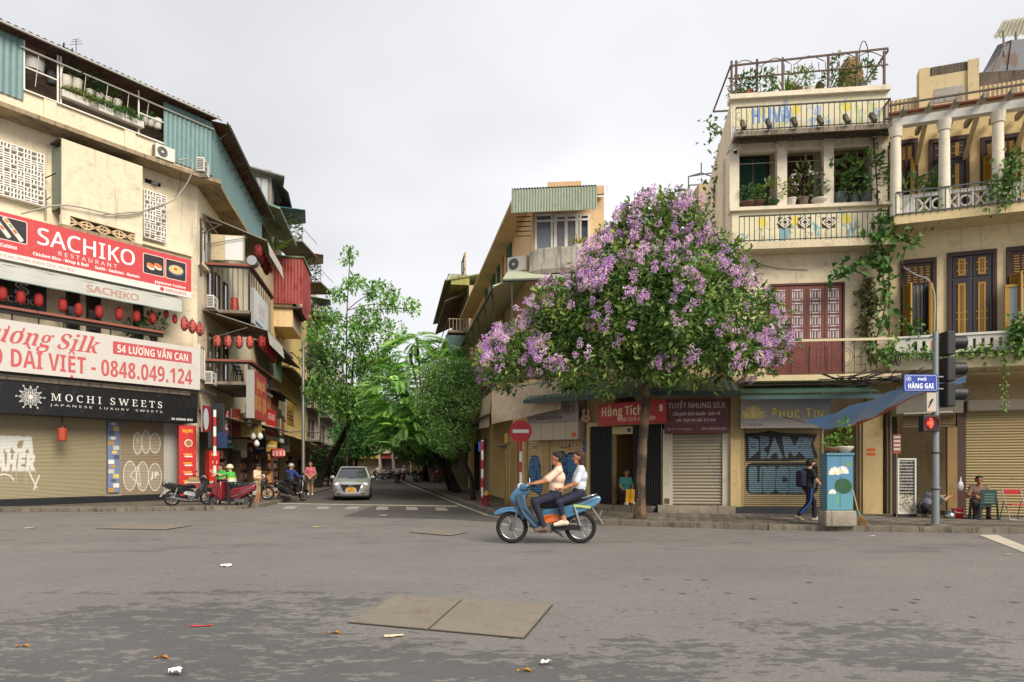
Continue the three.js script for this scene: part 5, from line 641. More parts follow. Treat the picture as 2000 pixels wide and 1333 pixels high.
const Fp=new Frame(atX(470,33),33,atX(506,33.4),33.4);sign('shop_sign','olive green hanging sign above a row of bulbs',Fp,[0,2.95,0.95,4.1],0,(x,w,h)=>{x.fillStyle='#8b7a2e';x.fillRect(0,0,w,h);x.strokeStyle='#c9b052';x.lineWidth=10;x.strokeRect(w*0.2,h*0.35,w*0.5,h*0.35);},{edge:M(0x6d5f24,0.7)});sign('shop_sign','dark red board sign beside the olive hanging sign',new Frame(atX(452,31.5),31.5,atX(472,32),32),[0,2.9,0.5,4.2],0,(x,w,h)=>{x.fillStyle='#5b1d16';x.fillRect(0,0,w,h);fitText(x,'PHỞ',w*0.15,h*0.3,w*0.7,h*0.2,{c: '#a4702f'});});
for (let i=0;i<5;i++){const p=atDepth(480+i*7,848+(i % 2)*14-(i<2?40:0),32.8),g=T('pendant_bulb','white pendant bulb hanging under the shop canopy','lamp',p,0,'pendant bulbs under the canopy');A(g,'bulb',lathe([[0,-0.28],[0.1,-0.24],[0.14,-0.14],[0.1,-0.03],[0.04,0.05],[0,0.05]],12),M(0xd8d8d2,0.3));A(g,'cord',bar(V(0,0.05,0),V(0,0.5,0),0.012),blackIron);}
// red menu pillars and side hoardings at the corner
const menu=(label,px0,px1,d,y0,y1)=>{const F=new Frame(atX(px0,d),d,atX(px1,d+0.4),d+0.4);sign('menu_banner',label,F,[0,y0,F.len,y1],0,(x,w,h)=>{x.fillStyle='#c3221e';x.fillRect(0,0,w,h);fitText(x,'King BBQ',w*0.2,h*0.05,w*0.6,h*0.045,{c: '#f0c22e'});x.fillStyle='#e9dcc4';x.beginPath();x.arc(w*0.55,h*0.24,w*0.24,0,7);x.fill();x.fillStyle='#a96c38';x.beginPath();x.arc(w*0.55,h*0.24,w*0.18,0,7);x.fill();for (let i=0;i<5;i++){x.fillStyle='#e89a2e';x.fillRect(w*0.25,h*(0.38+i*0.12),w*0.5,h*0.02);x.fillStyle='#f4e6dc';x.fillRect(w*0.32,h*(0.41+i*0.12),w*0.45,h*0.02);}},{t:0.3,edge:M(0xb01f1c,0.5),cat: 'banner'});};
menu('tall red menu pillar at the end of the grey panel',349,383,28.4,0.15,3.25);menu('second red menu pillar behind the striped bollard',408,428,29.5,0.15,2.2);
{const F=new Frame(atX(395,28),28,atX(448,31),31);sign('shop_sign','red and navy side hoarding with pale oval emblem',F,[0,2.95,F.len,4.05],0,(x,w,h)=>{x.fillStyle='#8f1f2a';x.fillRect(0,0,w,h);x.fillStyle='#c9d3dc';x.beginPath();x.ellipse(w*0.12,h*0.5,w*0.09,h*0.42,0,0,7);x.fill();fitText(x,'ng Rế',w*0.5,h*0.2,w*0.45,h*0.6,{c: '#e6e6ea'});});}
const yaw=T('awning','low cream fabric awning sloping towards the street lamp','awning',F2.P(U2(556),0,0),F2.ry);A(yaw,'fabric',slab(V(0,4.0,0.4),V(3.4,4.0,0.4),V(3.6,2.0,2.9),V(0,3.2,2.4),0.02),M(0xc7b57c,0.9));A(yaw,'pole',bar(V(0,2.2,0.4),V(3.4,2.05,2.8),0.02),metal());
{const F=new Frame(atX(527,37),37,atX(556,37.5),37.5),g=T('lantern_box','long red fabric lantern with pale squares over the shop door','lantern',F.P(F.len/2,1.95,0),F.ry);A(g,'shade',RB(F.len*0.9,0.5,0.4,0.14,0,0.3,0,4),M(0xb8443f,0.8));A(g,'pale_squares',[0,1,2,3].map((i)=>B(-0.34+i*0.19,0.16,0.2,-0.22+i*0.19,0.44,0.206)),M(0xd9a59a,0.8));}
for (const [l,px,py,d,w,hh,dd] of [['open brown carton on top of the larger carton',518,936,33.5,0.62,0.5,0.5],['large brown carton on the pavement by the shop door',526,968,33.3,1.1,0.62,0.6]]){const g=T('carton',l,'box',V(atX(px,d),l[0]==='o'?0.745:0.12,-d),0.15,'cartons by the shop');A(g,'box',B(-w/2,0,-dd/2,w/2,hh,dd/2),M(0xa57a4f,0.85));A(g,'tape',B(-0.03,0.001,dd/2,0.03,hh,dd/2+0.004),M(0xc3a77a,0.5));A(g,'flap',slab(V(-w/2,hh,dd/2),V(w/2,hh,dd/2),V(w/2,hh+0.02,dd/2+0.2),V(-w/2,hh+0.02,dd/2+0.2),0.008),M(0xa57a4f,0.85));}
{const g=T('food_cart','low white topped stall with red front beside the striped bollard','stall',V(atX(392,27.3),0.12,-27.3),0.3);A(g,'counter',B(-0.5,0.15,-0.3,0.5,0.75,0.3),M(0x9d938a,0.7));A(g,'red_front',B(-0.5,0.55,0.302,0.5,0.8,0.32),M(0xa33a30,0.6));A(g,'top',B(-0.54,0.75,-0.34,0.54,0.8,0.34),M(0xd6d2c8,0.5));A(g,'goods',RB(0.5,0.18,0.4,0.06,-0.2,0.89,0),M(0xa98a5f,0.8));for (const [a,b] of [[-1,-1],[1,-1],[1,1],[-1,1]]) A(g,'leg',B(a*0.46-0.03,0,b*0.26-0.03,a*0.46+0.03,0.15,b*0.26+0.03),blackIron);}
}

{// goods on shelves in the open shopfronts
const cols=[0xa33a30,0xc7a03c,0x3f6a5c,0xb9b2a4,0x7a4a6a,0x4a5a86,0xc2703a,0x8f8478];
[[0.9,2.0],[5.0,0.8],[6.4,1.5],[7.9,1.0],[9.4,1.6],[12.5,1.4],[16,1.6],[19.5,1.8],[24,1.8],[29,2]].forEach(([u,w],i)=>{const R=mulberry(100+i),g=TF('goods_shelf',['low shelf of snacks behind the red menu pillars','narrow shelf of scarves beside the olive folding gate','shelf of silk rolls below the red balcony sign','shelf of lacquer boxes next to the silk rolls','shelf of hats at the end of the corner house','shelf of bags under the small red food sign','shelf of crockery near the street lamp','shelf of cloth past the street lamp','shelf of baskets behind the leaning tree','shelf of tins far along the townhouses'][i],'shelf',F2,u,0.13,0.35+0.2*(i % 2),'goods shelves in the open shopfronts');A(g,'frame',[B(0,0,-0.2,0.04,2.2,0.2),B(w-0.04,0,-0.2,w,2.2,0.2),...[0.1,0.65,1.2,1.75].map((y)=>B(0.04,y,-0.2,w-0.04,y+0.03,0.2))],M(0x5d4a38,0.8));for (const y of [0.13,0.68,1.23,1.78]) for (let x=0.08;x<w-0.25;x += 0.24) A(g,'goods',RB(0.2,0.2+0.2*R(),0.28,0.02,x+0.1,y+0.2,0.02,1),M(cols[Math.floor(R()*8)],0.7));});
[[2.3,1.3,2.4,0.5,0x2f6a5c],[5.3,1.5,2.0,0.45,0xb9b4a8],[8.0,1.4,2.6,0.5,0x9c2a26],[10.6,1.5,2.3,0.5,0x2f4a86],[14.5,1.4,2.5,0.6,0xc29a3a],[20,1.5,2.6,0.6,0xb9b4a8]].forEach(([u,w,v,hgt,c],i)=>{const g=TF('hanging_sign',['green hanging shop sign past the red pillars','pale hanging shop sign by the olive gate','dark red hanging shop sign over the silk rolls','blue hanging shop sign at the corner house end','ochre hanging shop sign by the cartons','pale hanging sign near the street lamp'][i],'sign',F2,u,v,0.3,'small hanging shop signs');A(g,'panel',B(-0.03,0,0,0.03,hgt+0.5,0.7),M(c,0.6));A(g,'pale_stripe',B(-0.036,hgt*0.5,0.1,-0.0305,hgt*0.5+0.12,0.6),M(0xe0d9c8,0.7));A(g,'bracket',B(-0.012,hgt+0.5,-0.3,0.012,hgt+0.53,0.7),blackIron);});
}

{// lantern below the black fascia
const w=0.7,[u,v]=F1.uv(121,862,w),g=T('door_lantern','orange drum lantern hanging below the black fascia','lantern',F1.P(u,v,w),0);A(g,'shade',lathe([[0,0],[0.13,0],[0.15,0.03],[0.15,0.45],[0.13,0.48],[0,0.48]],18),M(0xa8432a,0.7));A(g,'cap',cyl(0.1,0.12,0.06,0,0.51,0),blackIron);A(g,'hanger',bar(V(0,0.54,0),V(0,0.95,0),0.03),blackIron);
}
// ================================================================ peach corner house and shops behind the flowering tree
const FG=new Frame(-0.1,24.8,4.55,20.9),FT=new Frame(4.6,20.8,6.6,20.4),FA=new Frame(6.55,20.42,11,19.9),FB=new Frame(11,19.9,14.6,18.6),FP=new Frame(0.735,24.5,3.27,24.22),FS=new Frame(-2.8,45,0.735,24.5);
const peach=plaster(0xeccda2),yellowW=plaster(0xe4c98f),greenSh=M(0x2f5a4c,0.6),folding=M(0x17181a,0.5),creamB=plaster(0xd9c7a4),tan=M(0xb79a6a,0.8,{tex: 'plaster'});
{
const h=house('peach_corner_house','peach corner house with green metal valance and curved white balcony',FP),P=(px,py,w=0)=>FP.uv(px,py,w);
const top=P(1040,390)[1],par=P(1040,374)[1];
volume(h,[FP.P(0,0),FP.P(FP.len,0),V(4.0,0,-31),FS.P(0,0,-5),FS.P(0,0)],4.3,top,peach);
AF(h,FP,'parapet',wall(-0.5,top,FP.len,par,[],0.15,0.25),plaster(0xdcb993));for (let i=0;i<8;i++) AF(h,FP,'parapet_groove',B(-0.3+i*0.42,top+0.03,0.246,-0.285+i*0.42,par,0.256),M(0x8e7456,0.9));AF(h,FP,'parapet_crest',B(0.55,par,0.08,1.75,par+0.2,0.24),plaster(0xcfae8a));
AF(h,FS,'parapet',B(2,top,-0.3,FS.len+0.1,par,-0.1),plaster(0xdcb993));
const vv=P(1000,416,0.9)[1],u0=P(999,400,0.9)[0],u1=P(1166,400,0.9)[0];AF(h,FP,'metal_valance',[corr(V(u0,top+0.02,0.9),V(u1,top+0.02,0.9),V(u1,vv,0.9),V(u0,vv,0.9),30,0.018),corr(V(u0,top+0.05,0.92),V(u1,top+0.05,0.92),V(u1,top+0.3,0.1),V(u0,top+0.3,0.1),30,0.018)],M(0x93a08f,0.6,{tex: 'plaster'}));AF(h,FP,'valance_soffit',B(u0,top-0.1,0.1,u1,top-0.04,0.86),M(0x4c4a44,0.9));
AF(h,FS,'eave',B(1.5,top-0.14,0,FS.len+0.3,top-0.02,0.75),plaster(0xcdb28a));AF(h,FP,'side_louvre',[0,1,2,3,4,5].map((i)=>slab(V(-0.55,top-0.5-i*0.17,0.1),V(-0.03,top-0.5-i*0.17,0.1),V(-0.03,top-0.62-i*0.17,0.5),V(-0.55,top-0.62-i*0.17,0.5),0.02)),M(0x3a332c,0.8));
const w0=FP.rect(1045,420,1080,495),w1=FP.rect(1082,420,1130,495),w2=FP.rect(1132,420,1152,495),wm=M(0xdad8d0,0.5),vb=w0[1]-0.3;
win(h,FP,[w0[0],vb,w0[2],w0[3]],0.03,{cols:1,frame:wm,glass:M(0x6d7278,0.25,{coat:1}),t:0.07});win(h,FP,[w1[0],vb,w1[2],w1[3]],0.03,{cols:2,frame:wm,t:0.11,glass:M(0x6d6a70,0.3,{coat:1}),name: 'balcony_door'});win(h,FP,[w2[0],vb,w2[2],w2[3]],0.03,{cols:1,frame:wm,t:0.07});AF(h,FP,'transom',B(w0[0],w0[3]-0.3,0.09,w2[2],w0[3]-0.22,0.1),wm);
// curved balcony
const ba=P(1036,500)[0],bz=P(1165,500)[0],bt=P(1040,490,0.5)[1],bb=P(1040,532,0.5)[1],arc=[];for (let i=0;i<=14;i++){const t=i/14;arc.push([ba+(bz-ba)*t,0.85*Math.pow(Math.sin(Math.PI*clamp(t*0.9+0.05)),0.35)]);}
const cv=(r,y0,y1)=>{const g=new THREE.ExtrudeGeometry(poly([[ba,0],...arc.map(([u,w])=>[u,w*r]),[bz,0]]),{depth:y1-y0,bevelEnabled:false});return g.rotateX(Math.PI/2).scale(1,1,1).translate(0,y1,0);};
AF(h,FP,'balcony',cv(1,bb,bt),M(0xc9c6bf,0.85,{tex: 'concrete'}));AF(h,FP,'balcony_slab',cv(1.12,bb-0.16,bb-0.002),concrete(0xa89f94));
// side wall windows and pipe
for (const [a,b,c,d] of [[992,472,1000,556],[961,541,968,592],[949,570,953,598],[973,516,977,580]]){const r=FS.rect(a,b,c,d);louvre(h,FS,[r[0],r[1],r[2],r[3]+0.0],0.03,greenSh);AF(h,FS,'window_hood',B(r[0]-0.1,r[3]+0.05,0,r[2]+0.1,r[3]+0.13,0.15),peach);}
{const [u]=FS.uv(981,540,0.08);AF(h,FS,'drain_pipe',bar(V(u,4.5,0.08),V(u,top-0.1,0.08),0.06),M(0xb58a60,0.7));const q=FS.uv(1014,520,0.3);airCon('outdoor unit on the peach side wall',FS,FS.len-0.9,FS.uv(1014,532,0.35)[1],0.35,{turn:0.9});}
// first floor terrace slab, fascia and ground floor
const sv=FG.uv(1030,743,0.4)[1];volume(h,[FG.P(-0.3,0,0.4),FG.P(3.2,0,0.4),FG.P(3.2,0,-5),FS.P(0,0,-2),FS.P(0,0,0.9),FS.P(FS.len-0.4,0,0.9)],sv-0.35,sv,plaster(0xd8b98a),'terrace_slab');
volume(h,[FG.P(-0.05,0,-0.25),FG.P(FG.uv(1195,900,-0.1)[0],0,-0.25),FG.P(FG.uv(1195,900,-0.1)[0],0,-0.4),FG.P(FG.uv(1155,900,-0.1)[0],0,-0.4),FG.P(FG.uv(1155,900,-0.1)[0],0,-5.2),FG.P(FG.len-0.3,0,-5.2),FG.P(FG.len-0.3,0,-0.4),FG.P(FG.uv(1236,900,-0.1)[0],0,-0.4),FG.P(FG.uv(1236,900,-0.1)[0],0,-0.25),FG.P(FG.len,0,-0.25),FG.P(FG.len,0,-6),FS.P(0,0,-6),FS.P(0,0,0.1),FG.P(-0.3,0,-1)],0.1,sv-0.35,yellowW,'ground_floor_wall');
volume(h,[FG.P(3.2,0,-0.2),FG.P(FG.len,0,-0.2),FT.P(FT.len,0,-0.6),FT.P(FT.len,0,-6),FG.P(3.2,0,-6)],sv-0.34,7.2,creamB,'upper_wall');
// terrace canopy on posts
const roofL=M(0xb5bfa8,0.5,{tex: 'plaster'}),cy=FS.uv(951,602,1.3)[1],pts=[];AF(h,FS,'terrace_canopy',slab(V(FS.len-14,cy+0.75,0),V(FS.len,cy+0.75,0),V(FS.len+0.6,cy,1.5),V(FS.len-14,cy,1.5),0.05),roofL);AF(h,FP,'terrace_canopy',slab(V(-0.9,cy+0.75,0),V(2.2,cy+0.75,0),V(2.2,cy+0.1,1.4),V(-0.9,cy+0.1,1.4),0.05),roofL);
AF(h,FS,'canopy_frame',[...[0,1,2,3,4,5,6].map((i)=>bar(V(FS.len-13+i*2.1,sv,1.2),V(FS.len-13+i*2.1,cy,1.4),0.03)),bar(V(FS.len-14,cy-0.02,1.5),V(FS.len+0.6,cy-0.02,1.5),0.05)],M(0x3c4442,0.6));AF(h,FP,'canopy_frame',[bar(V(-0.9,cy+0.08,1.4),V(2.2,cy+0.08,1.4),0.04),bar(V(-0.6,sv,1.2),V(-0.6,cy+0.1,1.35),0.03)],M(0x3c4442,0.6));
railing(h,'terrace_railing',FS.P(2,sv,0.85).sub(h.position),FS.P(FS.len-0.4,sv,0.85).sub(h.position),0.95,40,M(0x4c4f4c,0.6));railing(h,'terrace_railing',FG.P(-0.25,sv,0.36).sub(h.position),FG.P(3.1,sv,0.36).sub(h.position),0.95,18,M(0x4c4f4c,0.6));
// shopfronts: graffiti shutters, box, folding gates
const gr=(seed,big)=>canvasTex(256,384,(x,w,H)=>{x.fillStyle='#c2a87e';x.fillRect(0,0,w,H);const R=mulberry(seed);x.fillStyle='#2a2018';for (let i=0;i<9;i++) for (let j=0;j<3;j++) x.fillRect(12+i*27,12+j*16,12,4);x.lineJoin='round';const path=()=>{x.beginPath();if (big){x.moveTo(w*0.1,H*0.72);x.bezierCurveTo(0,H*0.3,w*0.35,H*0.1,w*0.5,H*0.3);x.bezierCurveTo(w*0.7,H*0.14,w,H*0.35,w*0.92,H*0.62);x.bezierCurveTo(w*0.9,H*0.8,w*0.4,H*0.85,w*0.1,H*0.72);} else {x.moveTo(w*0.02,H*0.85);x.bezierCurveTo(w*0.05,H*0.4,w*0.2,H*0.25,w*0.4,H*0.3);x.bezierCurveTo(w*0.75,H*0.24,w*0.85,H*0.5,w*0.8,H*0.62);x.bezierCurveTo(w*1.05,H*0.75,w*0.9,H*1.02,w*0.68,H*0.93);x.lineTo(w*0.02,H*0.85);} x.closePath();};path();x.fillStyle='#4d7ba6';x.fill();x.strokeStyle='#15202c';x.lineWidth=big?11:6;x.stroke();x.lineWidth=5;for (let i=0;i<9;i++){x.beginPath();const a=w*(0.2+0.6*R()),b=H*(0.35+0.4*R());x.moveTo(a,b);x.bezierCurveTo(a+30*R(),b-40,a+50,b+30,a+10-30*R(),b+60*R());x.stroke();} x.beginPath();x.moveTo(w*0.3,H*0.12);x.quadraticCurveTo(w*0.5,H*0.2,w*0.62,H*0.1);x.lineTo(w*0.6,H*0.2);x.stroke();});
const s1=FG.rect(1030,858,1061,968,-0.18),s2=FG.rect(1073,858,1139,968,-0.18),by=0.42;AF(h,FG,'plinth',B(-0.1,0.1,-0.24,2.5,by-0.003,-0.1),tan);
AF(h,FG,'roller_shutter',slats(s1[0],by,s1[2],s1[3],-0.22,0.09,0.03),paper(gr(3,false),0.6)).userData.label='tan roller shutter with tall blue spray painting';AF(h,FG,'roller_shutter',slats(s2[0],by,s2[2],s2[3],-0.22,0.09,0.03),paper(gr(7,true),0.6)).userData.label='wider tan roller shutter with bulbous blue spray painting';for (const [a,b] of [[-0.1,s1[0]-0.45],[s1[0]-0.12,s1[0]],[s1[2],s2[0]],[s2[2],s2[2]+0.22]]) AF(h,FG,'pier',B(a,by,-0.24,b,s1[3]+0.1,-0.15),tan);
const b1=FG.rect(1034,822,1130,858,0.25);for (let i=0;i<4;i++){const w=(b1[2]-b1[0])/4;AF(h,FG,'box_panel',B(b1[0]+i*w,b1[1],-0.2,b1[0]+(i+1)*w-0.012,b1[3],0.25),M(0xb3a994,0.6));} AF(h,FG,'alarm_sticker',B(b1[2]-0.28,b1[1]+0.08,0.25,b1[2]-0.1,b1[1]+0.22,0.254),M(0xd0562a,0.6));{const r=FG.rect(1138,862,1149,882,-0.1);AF(h,FG,'blue_number_plates',[B(r[0],r[1],-0.12,r[2],(r[1]+r[3])/2-0.02,-0.1),B(r[0],(r[1]+r[3])/2+0.02,-0.12,r[2],r[3],-0.1)],M(0x2f4a8f,0.5));}
const fr=FG.rect(1147,826,1300,985,-0.05),fy=fr[3];AF(h,FG,'door_frame',[B(fr[0],0.3,-0.2,fr[0]+0.1,fy,-0.02),B(fr[0]+0.1,fy-0.14,-0.2,fr[2],fy,-0.018)],M(0xcdb77f,0.75));AF(h,FG,'threshold',B(fr[0]+0.1,0.1,-5.2,fr[2]-0.25,0.3,-0.24),concrete(0x8d857a));
const gate=(a,b)=>AF(h,FG,'folding_gate',corr(V(a,fy-0.16,-0.1),V(b,fy-0.16,-0.1),V(b,0.32,-0.1),V(a,0.32,-0.1),Math.round((b-a)/0.09),0.035,1),folding),ga=FG.uv(1195,900,-0.1)[0],gb=FG.uv(1236,900,-0.1)[0];gate(fr[0]+0.11,ga);gate(gb,fr[2]-0.02);AF(h,FG,'transom_board',B(ga,fy-0.42,-0.2,gb,fy-0.18,-0.12),M(0xc6b488,0.8));AF(h,FG,'house_number',B(gb-0.2,fy-0.36,-0.12,gb-0.08,fy-0.24,-0.115),M(0x232a38,0.5));
AF(h,FG,'doorstep',B(2.4,0.1,-0.24,FG.len-0.1,0.3,0.35),concrete(0x8d857a));
// side street shutters of this house
for (let i=0;i<4;i++){const u=FS.len-2.6-i*4.2;AF(h,FS,'folding_gate',corr(V(u-1.6,3,0.13),V(u+1.0,3,0.13),V(u+1.0,0.15,0.13),V(u-1.6,0.15,0.13),26,0.03,1),M([0x2a2723,0x6f6556,0x8d8474,0x3a352f][i],0.6));AF(h,FS,'shop_canopy',slab(V(u-2,3.9,0.1),V(u+1.6,3.9,0.1),V(u+1.6,3.4,1.6),V(u-2,3.4,1.6),0.04),rusty([0x5b554e,0x7a7369,0x57514b,0x6d665e][i]));}
AF(h,FG,'corner_post',cyl(0.07,0.07,2.6,-0.05,1.42,0.1),M(0xb8993f,0.4));
}
{// shop with the maroon sign, green awning along both shops
const h=house('silk_shop','low cream shop with a ribbed roller shutter under a maroon sign',FT),wv=M(0xc9c2b2,0.8,{tex: 'plaster'});
volume(h,[FT.P(-0.05,0,-0.2),FT.P(FT.len,0,-0.2),FT.P(FT.len,0,-5),FT.P(-0.05,0,-5)],0.1,4.2,creamB);
const s=FT.rect(1314,848,1411,992,-0.12);const tx=canvasTex(512,768,(x,w,H)=>{x.fillStyle='#a59c88';x.fillRect(0,0,w,H);for (let i=0;i<70;i++){x.fillStyle=`rgba(60,50,38,${0.03 + 0.1 * hash2(i, 5)})`;x.fillRect(0,hash2(i,2)*H,w,2+6*hash2(i,3));} x.strokeStyle='#3a6a86';x.lineWidth=4;x.beginPath();x.moveTo(w*0.75,H*0.33);x.lineTo(w*0.74,H*0.42);x.lineTo(w*0.86,H*0.47);x.lineTo(w*0.8,H*0.53);x.lineTo(w*0.93,H*0.5);x.lineTo(w*0.82,H*0.6);x.moveTo(w*0.8,H*0.58);x.bezierCurveTo(w,H*0.6,w*0.98,H*0.72,w*0.86,H*0.7);x.bezierCurveTo(w*0.76,H*0.68,w*0.86,H*0.56,w*0.95,H*0.6);x.stroke();});
AF(h,FT,'roller_shutter',slats(s[0],0.36,s[2],s[3],-0.16,0.1,0.045),paper(tx,0.55)).userData.label='grey ribbed roller shutter with a thin blue tag';AF(h,FT,'pier',B(0,0.35,-0.2,s[0],s[3]+0.15,-0.06),wv);AF(h,FT,'pier',B(s[2],0.35,-0.2,FT.len-0.05,s[3]+0.15,-0.06),wv);AF(h,FT,'meter_box',B(0.06,0.4,-0.06,0.2,0.55,-0.03),M(0x5c5134,0.7));
AF(h,FT,'doorstep',B(-0.15,0.1,-0.2,FT.len+0.05,0.35,0.32),M(0xa39a8d,0.8,{tex: 'concrete'}));
const g=T('metal_awning','dark green corrugated awning over the shops behind the tree','awning',FG.P(1.7,0,0),0),gm=M(0x4d6f63,0.55,{tex: 'rust'}),a=FG.uv(1082,776,1.1),vb=a[1],q=(F,u,v,w)=>F.P(u,v,w).sub(g.position);
const c0=q(FG,1.6,vb,1.15),c1=q(FG,FG.len+0.3,vb-0.05,1.1),c2=q(FT,FT.len+0.05,vb-0.1,1.15),w0=q(FG,1.6,vb+0.5,-0.15),w1=q(FG,FG.len+0.2,vb+0.45,-0.15),w2=q(FT,FT.len+0.05,vb+0.42,-0.2);
A(g,'sheet',[corr(c0,c1,w1,w0,26,0.02),corr(c1,c2,w2,w1,12,0.02)],gm);A(g,'edge_beam',[beam(c0.clone().add(V(0,-0.08,0)),c1.clone().add(V(0,-0.08,0)),0.03,0.14),beam(c1.clone().add(V(0,-0.08,0)),c2.clone().add(V(0,-0.08,0)),0.03,0.14)],M(0x2c423c,0.6));A(g,'strut',[0.2,0.5,0.8].map((t)=>bar(c0.clone().lerp(c1,t),w0.clone().lerp(w1,t).add(V(0,-0.5,0)),0.02)),metal(0x77756f));
}
{// signs over the shops
const txt=(bg,f)=>(x,w,h)=>{x.fillStyle=bg;x.fillRect(0,0,w,h);f(x,w,h);};
sign('music_shop_sign','red music shop sign with cream lettering behind the tree trunk',FG,FG.rect(1168,790,1302,826,0.3),0.3,txt('#b32a26',(x,w,h)=>{fitText(x,'Hồng Tích',w*0.05,h*0.17,w*0.62,h*0.42,{c: '#e8d9a8'});fitText(x,'NHẠC CỤ & LƯU NIỆM',w*0.3,h*0.68,w*0.55,h*0.16,{c: '#e9c9b8'});x.fillStyle='#d8d0c4';x.fillRect(w*0.9,h*0.2,w*0.05,h*0.3);}),{px:200,edge:M(0x8c211e,0.6)});
sign('silk_children_sign','maroon sign with pale italic lettering above grey shutter',FT,FT.rect(1298,781,1424,847,0.25),0.25,txt('#551f22',(x,w,h)=>{fitText(x,'TUYẾT NHUNG SILK',w*0.06,h*0.1,w*0.89,h*0.16,{c: '#c9bfb9',b:0});fitText(x,'Chuyên bán buôn - bán lẻ',w*0.12,h*0.37,w*0.74,h*0.1,{c: '#c4b8b2',it:1,skew:-0.2});fitText(x,'các loại áo dài trẻ em',w*0.18,h*0.55,w*0.62,h*0.1,{c: '#c4b8b2',skew:-0.2});x.fillStyle='#8a5a58';x.fillRect(0,h*0.7,w,2);fitText(x,'Địa chỉ: 34 Hàng Gai',w*0.04,h*0.83,w*0.4,h*0.06,{c: '#b9a9a4',b:0});fitText(x,'SĐT: 0974.723.825',w*0.58,h*0.83,w*0.38,h*0.06,{c: '#b9a9a4'});}),{px:220,edge:M(0x401718,0.6)});
sign('travel_sign','grey shop sign partly covered by the beige canvas',FG,FG.rect(1030,790,1130,822,0.32),0.32,txt('#8f8a84',(x,w,h)=>{fitText(x,'SILK',w*0.74,h*0.2,w*0.2,h*0.4,{c: '#7d3a3a'});fitText(x,'Boutique de Prêt à Porter',w*0.2,h*0.66,w*0.5,h*0.22,{c: '#2b2622'});}),{edge:M(0x77726c,0.7)});
// beige hanging canvas
const r=FG.rect(961,770,1096,812,0.75),g=TF('canvas_screen','beige canvas screen hanging over the graffiti shutters','canvas',FG,r[0],FG.uv(961,829,0.75)[1],0.75),W=r[2]-r[0],H=FG.uv(961,762,0.75)[1]-FG.uv(961,829,0.75)[1],pg=new THREE.PlaneGeometry(W,H,40,14).translate(W/2,H/2,0),P=pg.attributes.position;for (let i=0;i<P.count;i++){const x=P.getX(i),y=P.getY(i);P.setXYZ(i,x,y+0.25*(x/W)*(1-y/H)+0.12*(x/W),0.05*Math.sin(x*3.1+y*2)*(1-y/H)+0.02*fbm(x*4,y*4,2));} pg.computeVertexNormals();A(g,'fabric',pg,M(0xb6a78f,0.9,{tex: 'plaster'}));A(g,'top_pole',bar(V(0,H,0),V(W,H+0.12,0),0.025),metal());
const c2=TF('canvas_screen','smaller beige canvas hanging on the side street corner','canvas',FS,FS.len-2.2,3.0,1.3);A(c2,'fabric',slab(V(-2.2,1.3,0),V(0.9,1.3,0),V(0.9,0,0.1),V(-2.2,0.1,0.1),0.01),M(0xb1a288,0.9,{tex: 'plaster'}));
// guitar
const gu=FG.uv(1147,826,0.35),t=TF('guitar','brown acoustic guitar hanging beside the red music sign','guitar',FG,gu[0],gu[1],0.35);A(t,'body',ext(spl([[0,0],[0.16,0.06],[0.18,0.16],[0.11,0.26],[0.14,0.36],[0.09,0.43],[-0.09,0.43],[-0.14,0.36],[-0.11,0.26],[-0.18,0.16],[-0.16,0.06]]),0.07,0.01),M(0x8a5024,0.4,{coat:0.4}));A(t,'sound_hole',new THREE.CircleGeometry(0.045,20).translate(0,0.28,0.084),dark);A(t,'neck',B(-0.025,0.3,0.083,0.025,0.72,0.1),darkWood);A(t,'bridge',B(-0.06,0.12,0.083,0.06,0.14,0.095),darkWood);
for (let i=0;i<7;i++){const p=FG.P(0.2+i*0.38,FG.uv(1030,743,0.4)[1],0.15);plant('flowering pot on the first floor terrace of the peach house',p,{s:1,leaf:i % 2?1:0,ls:1.1,color:0x8d5a45,flower:i % 3?0xc7622d:0xc98aa8,nf:10,leafCol:0x3f6a24,group: 'pots on the peach house terrace'});}
for (let i=0;i<6;i++) plant('leafy pot on the side street terrace of the peach house',FS.P(FS.len-1-i*1.5,FG.uv(1030,743,0.4)[1],0.5),{s:1.2,leaf:1,ls:1.4,color:0x8d5a45,flower:i<3?0xcf5a2b:0,leafCol:0x35611f,group: 'pots on the side street terrace'});
plant('spiky yellow potted plant on the curved white balcony',FP.P(FP.uv(1128,490,0.5)[0],FP.uv(1128,492,0.5)[1],0.5),{leaf:3,ls:1,leafCol:0x9a9a3a,group: 'balcony pots'});
}
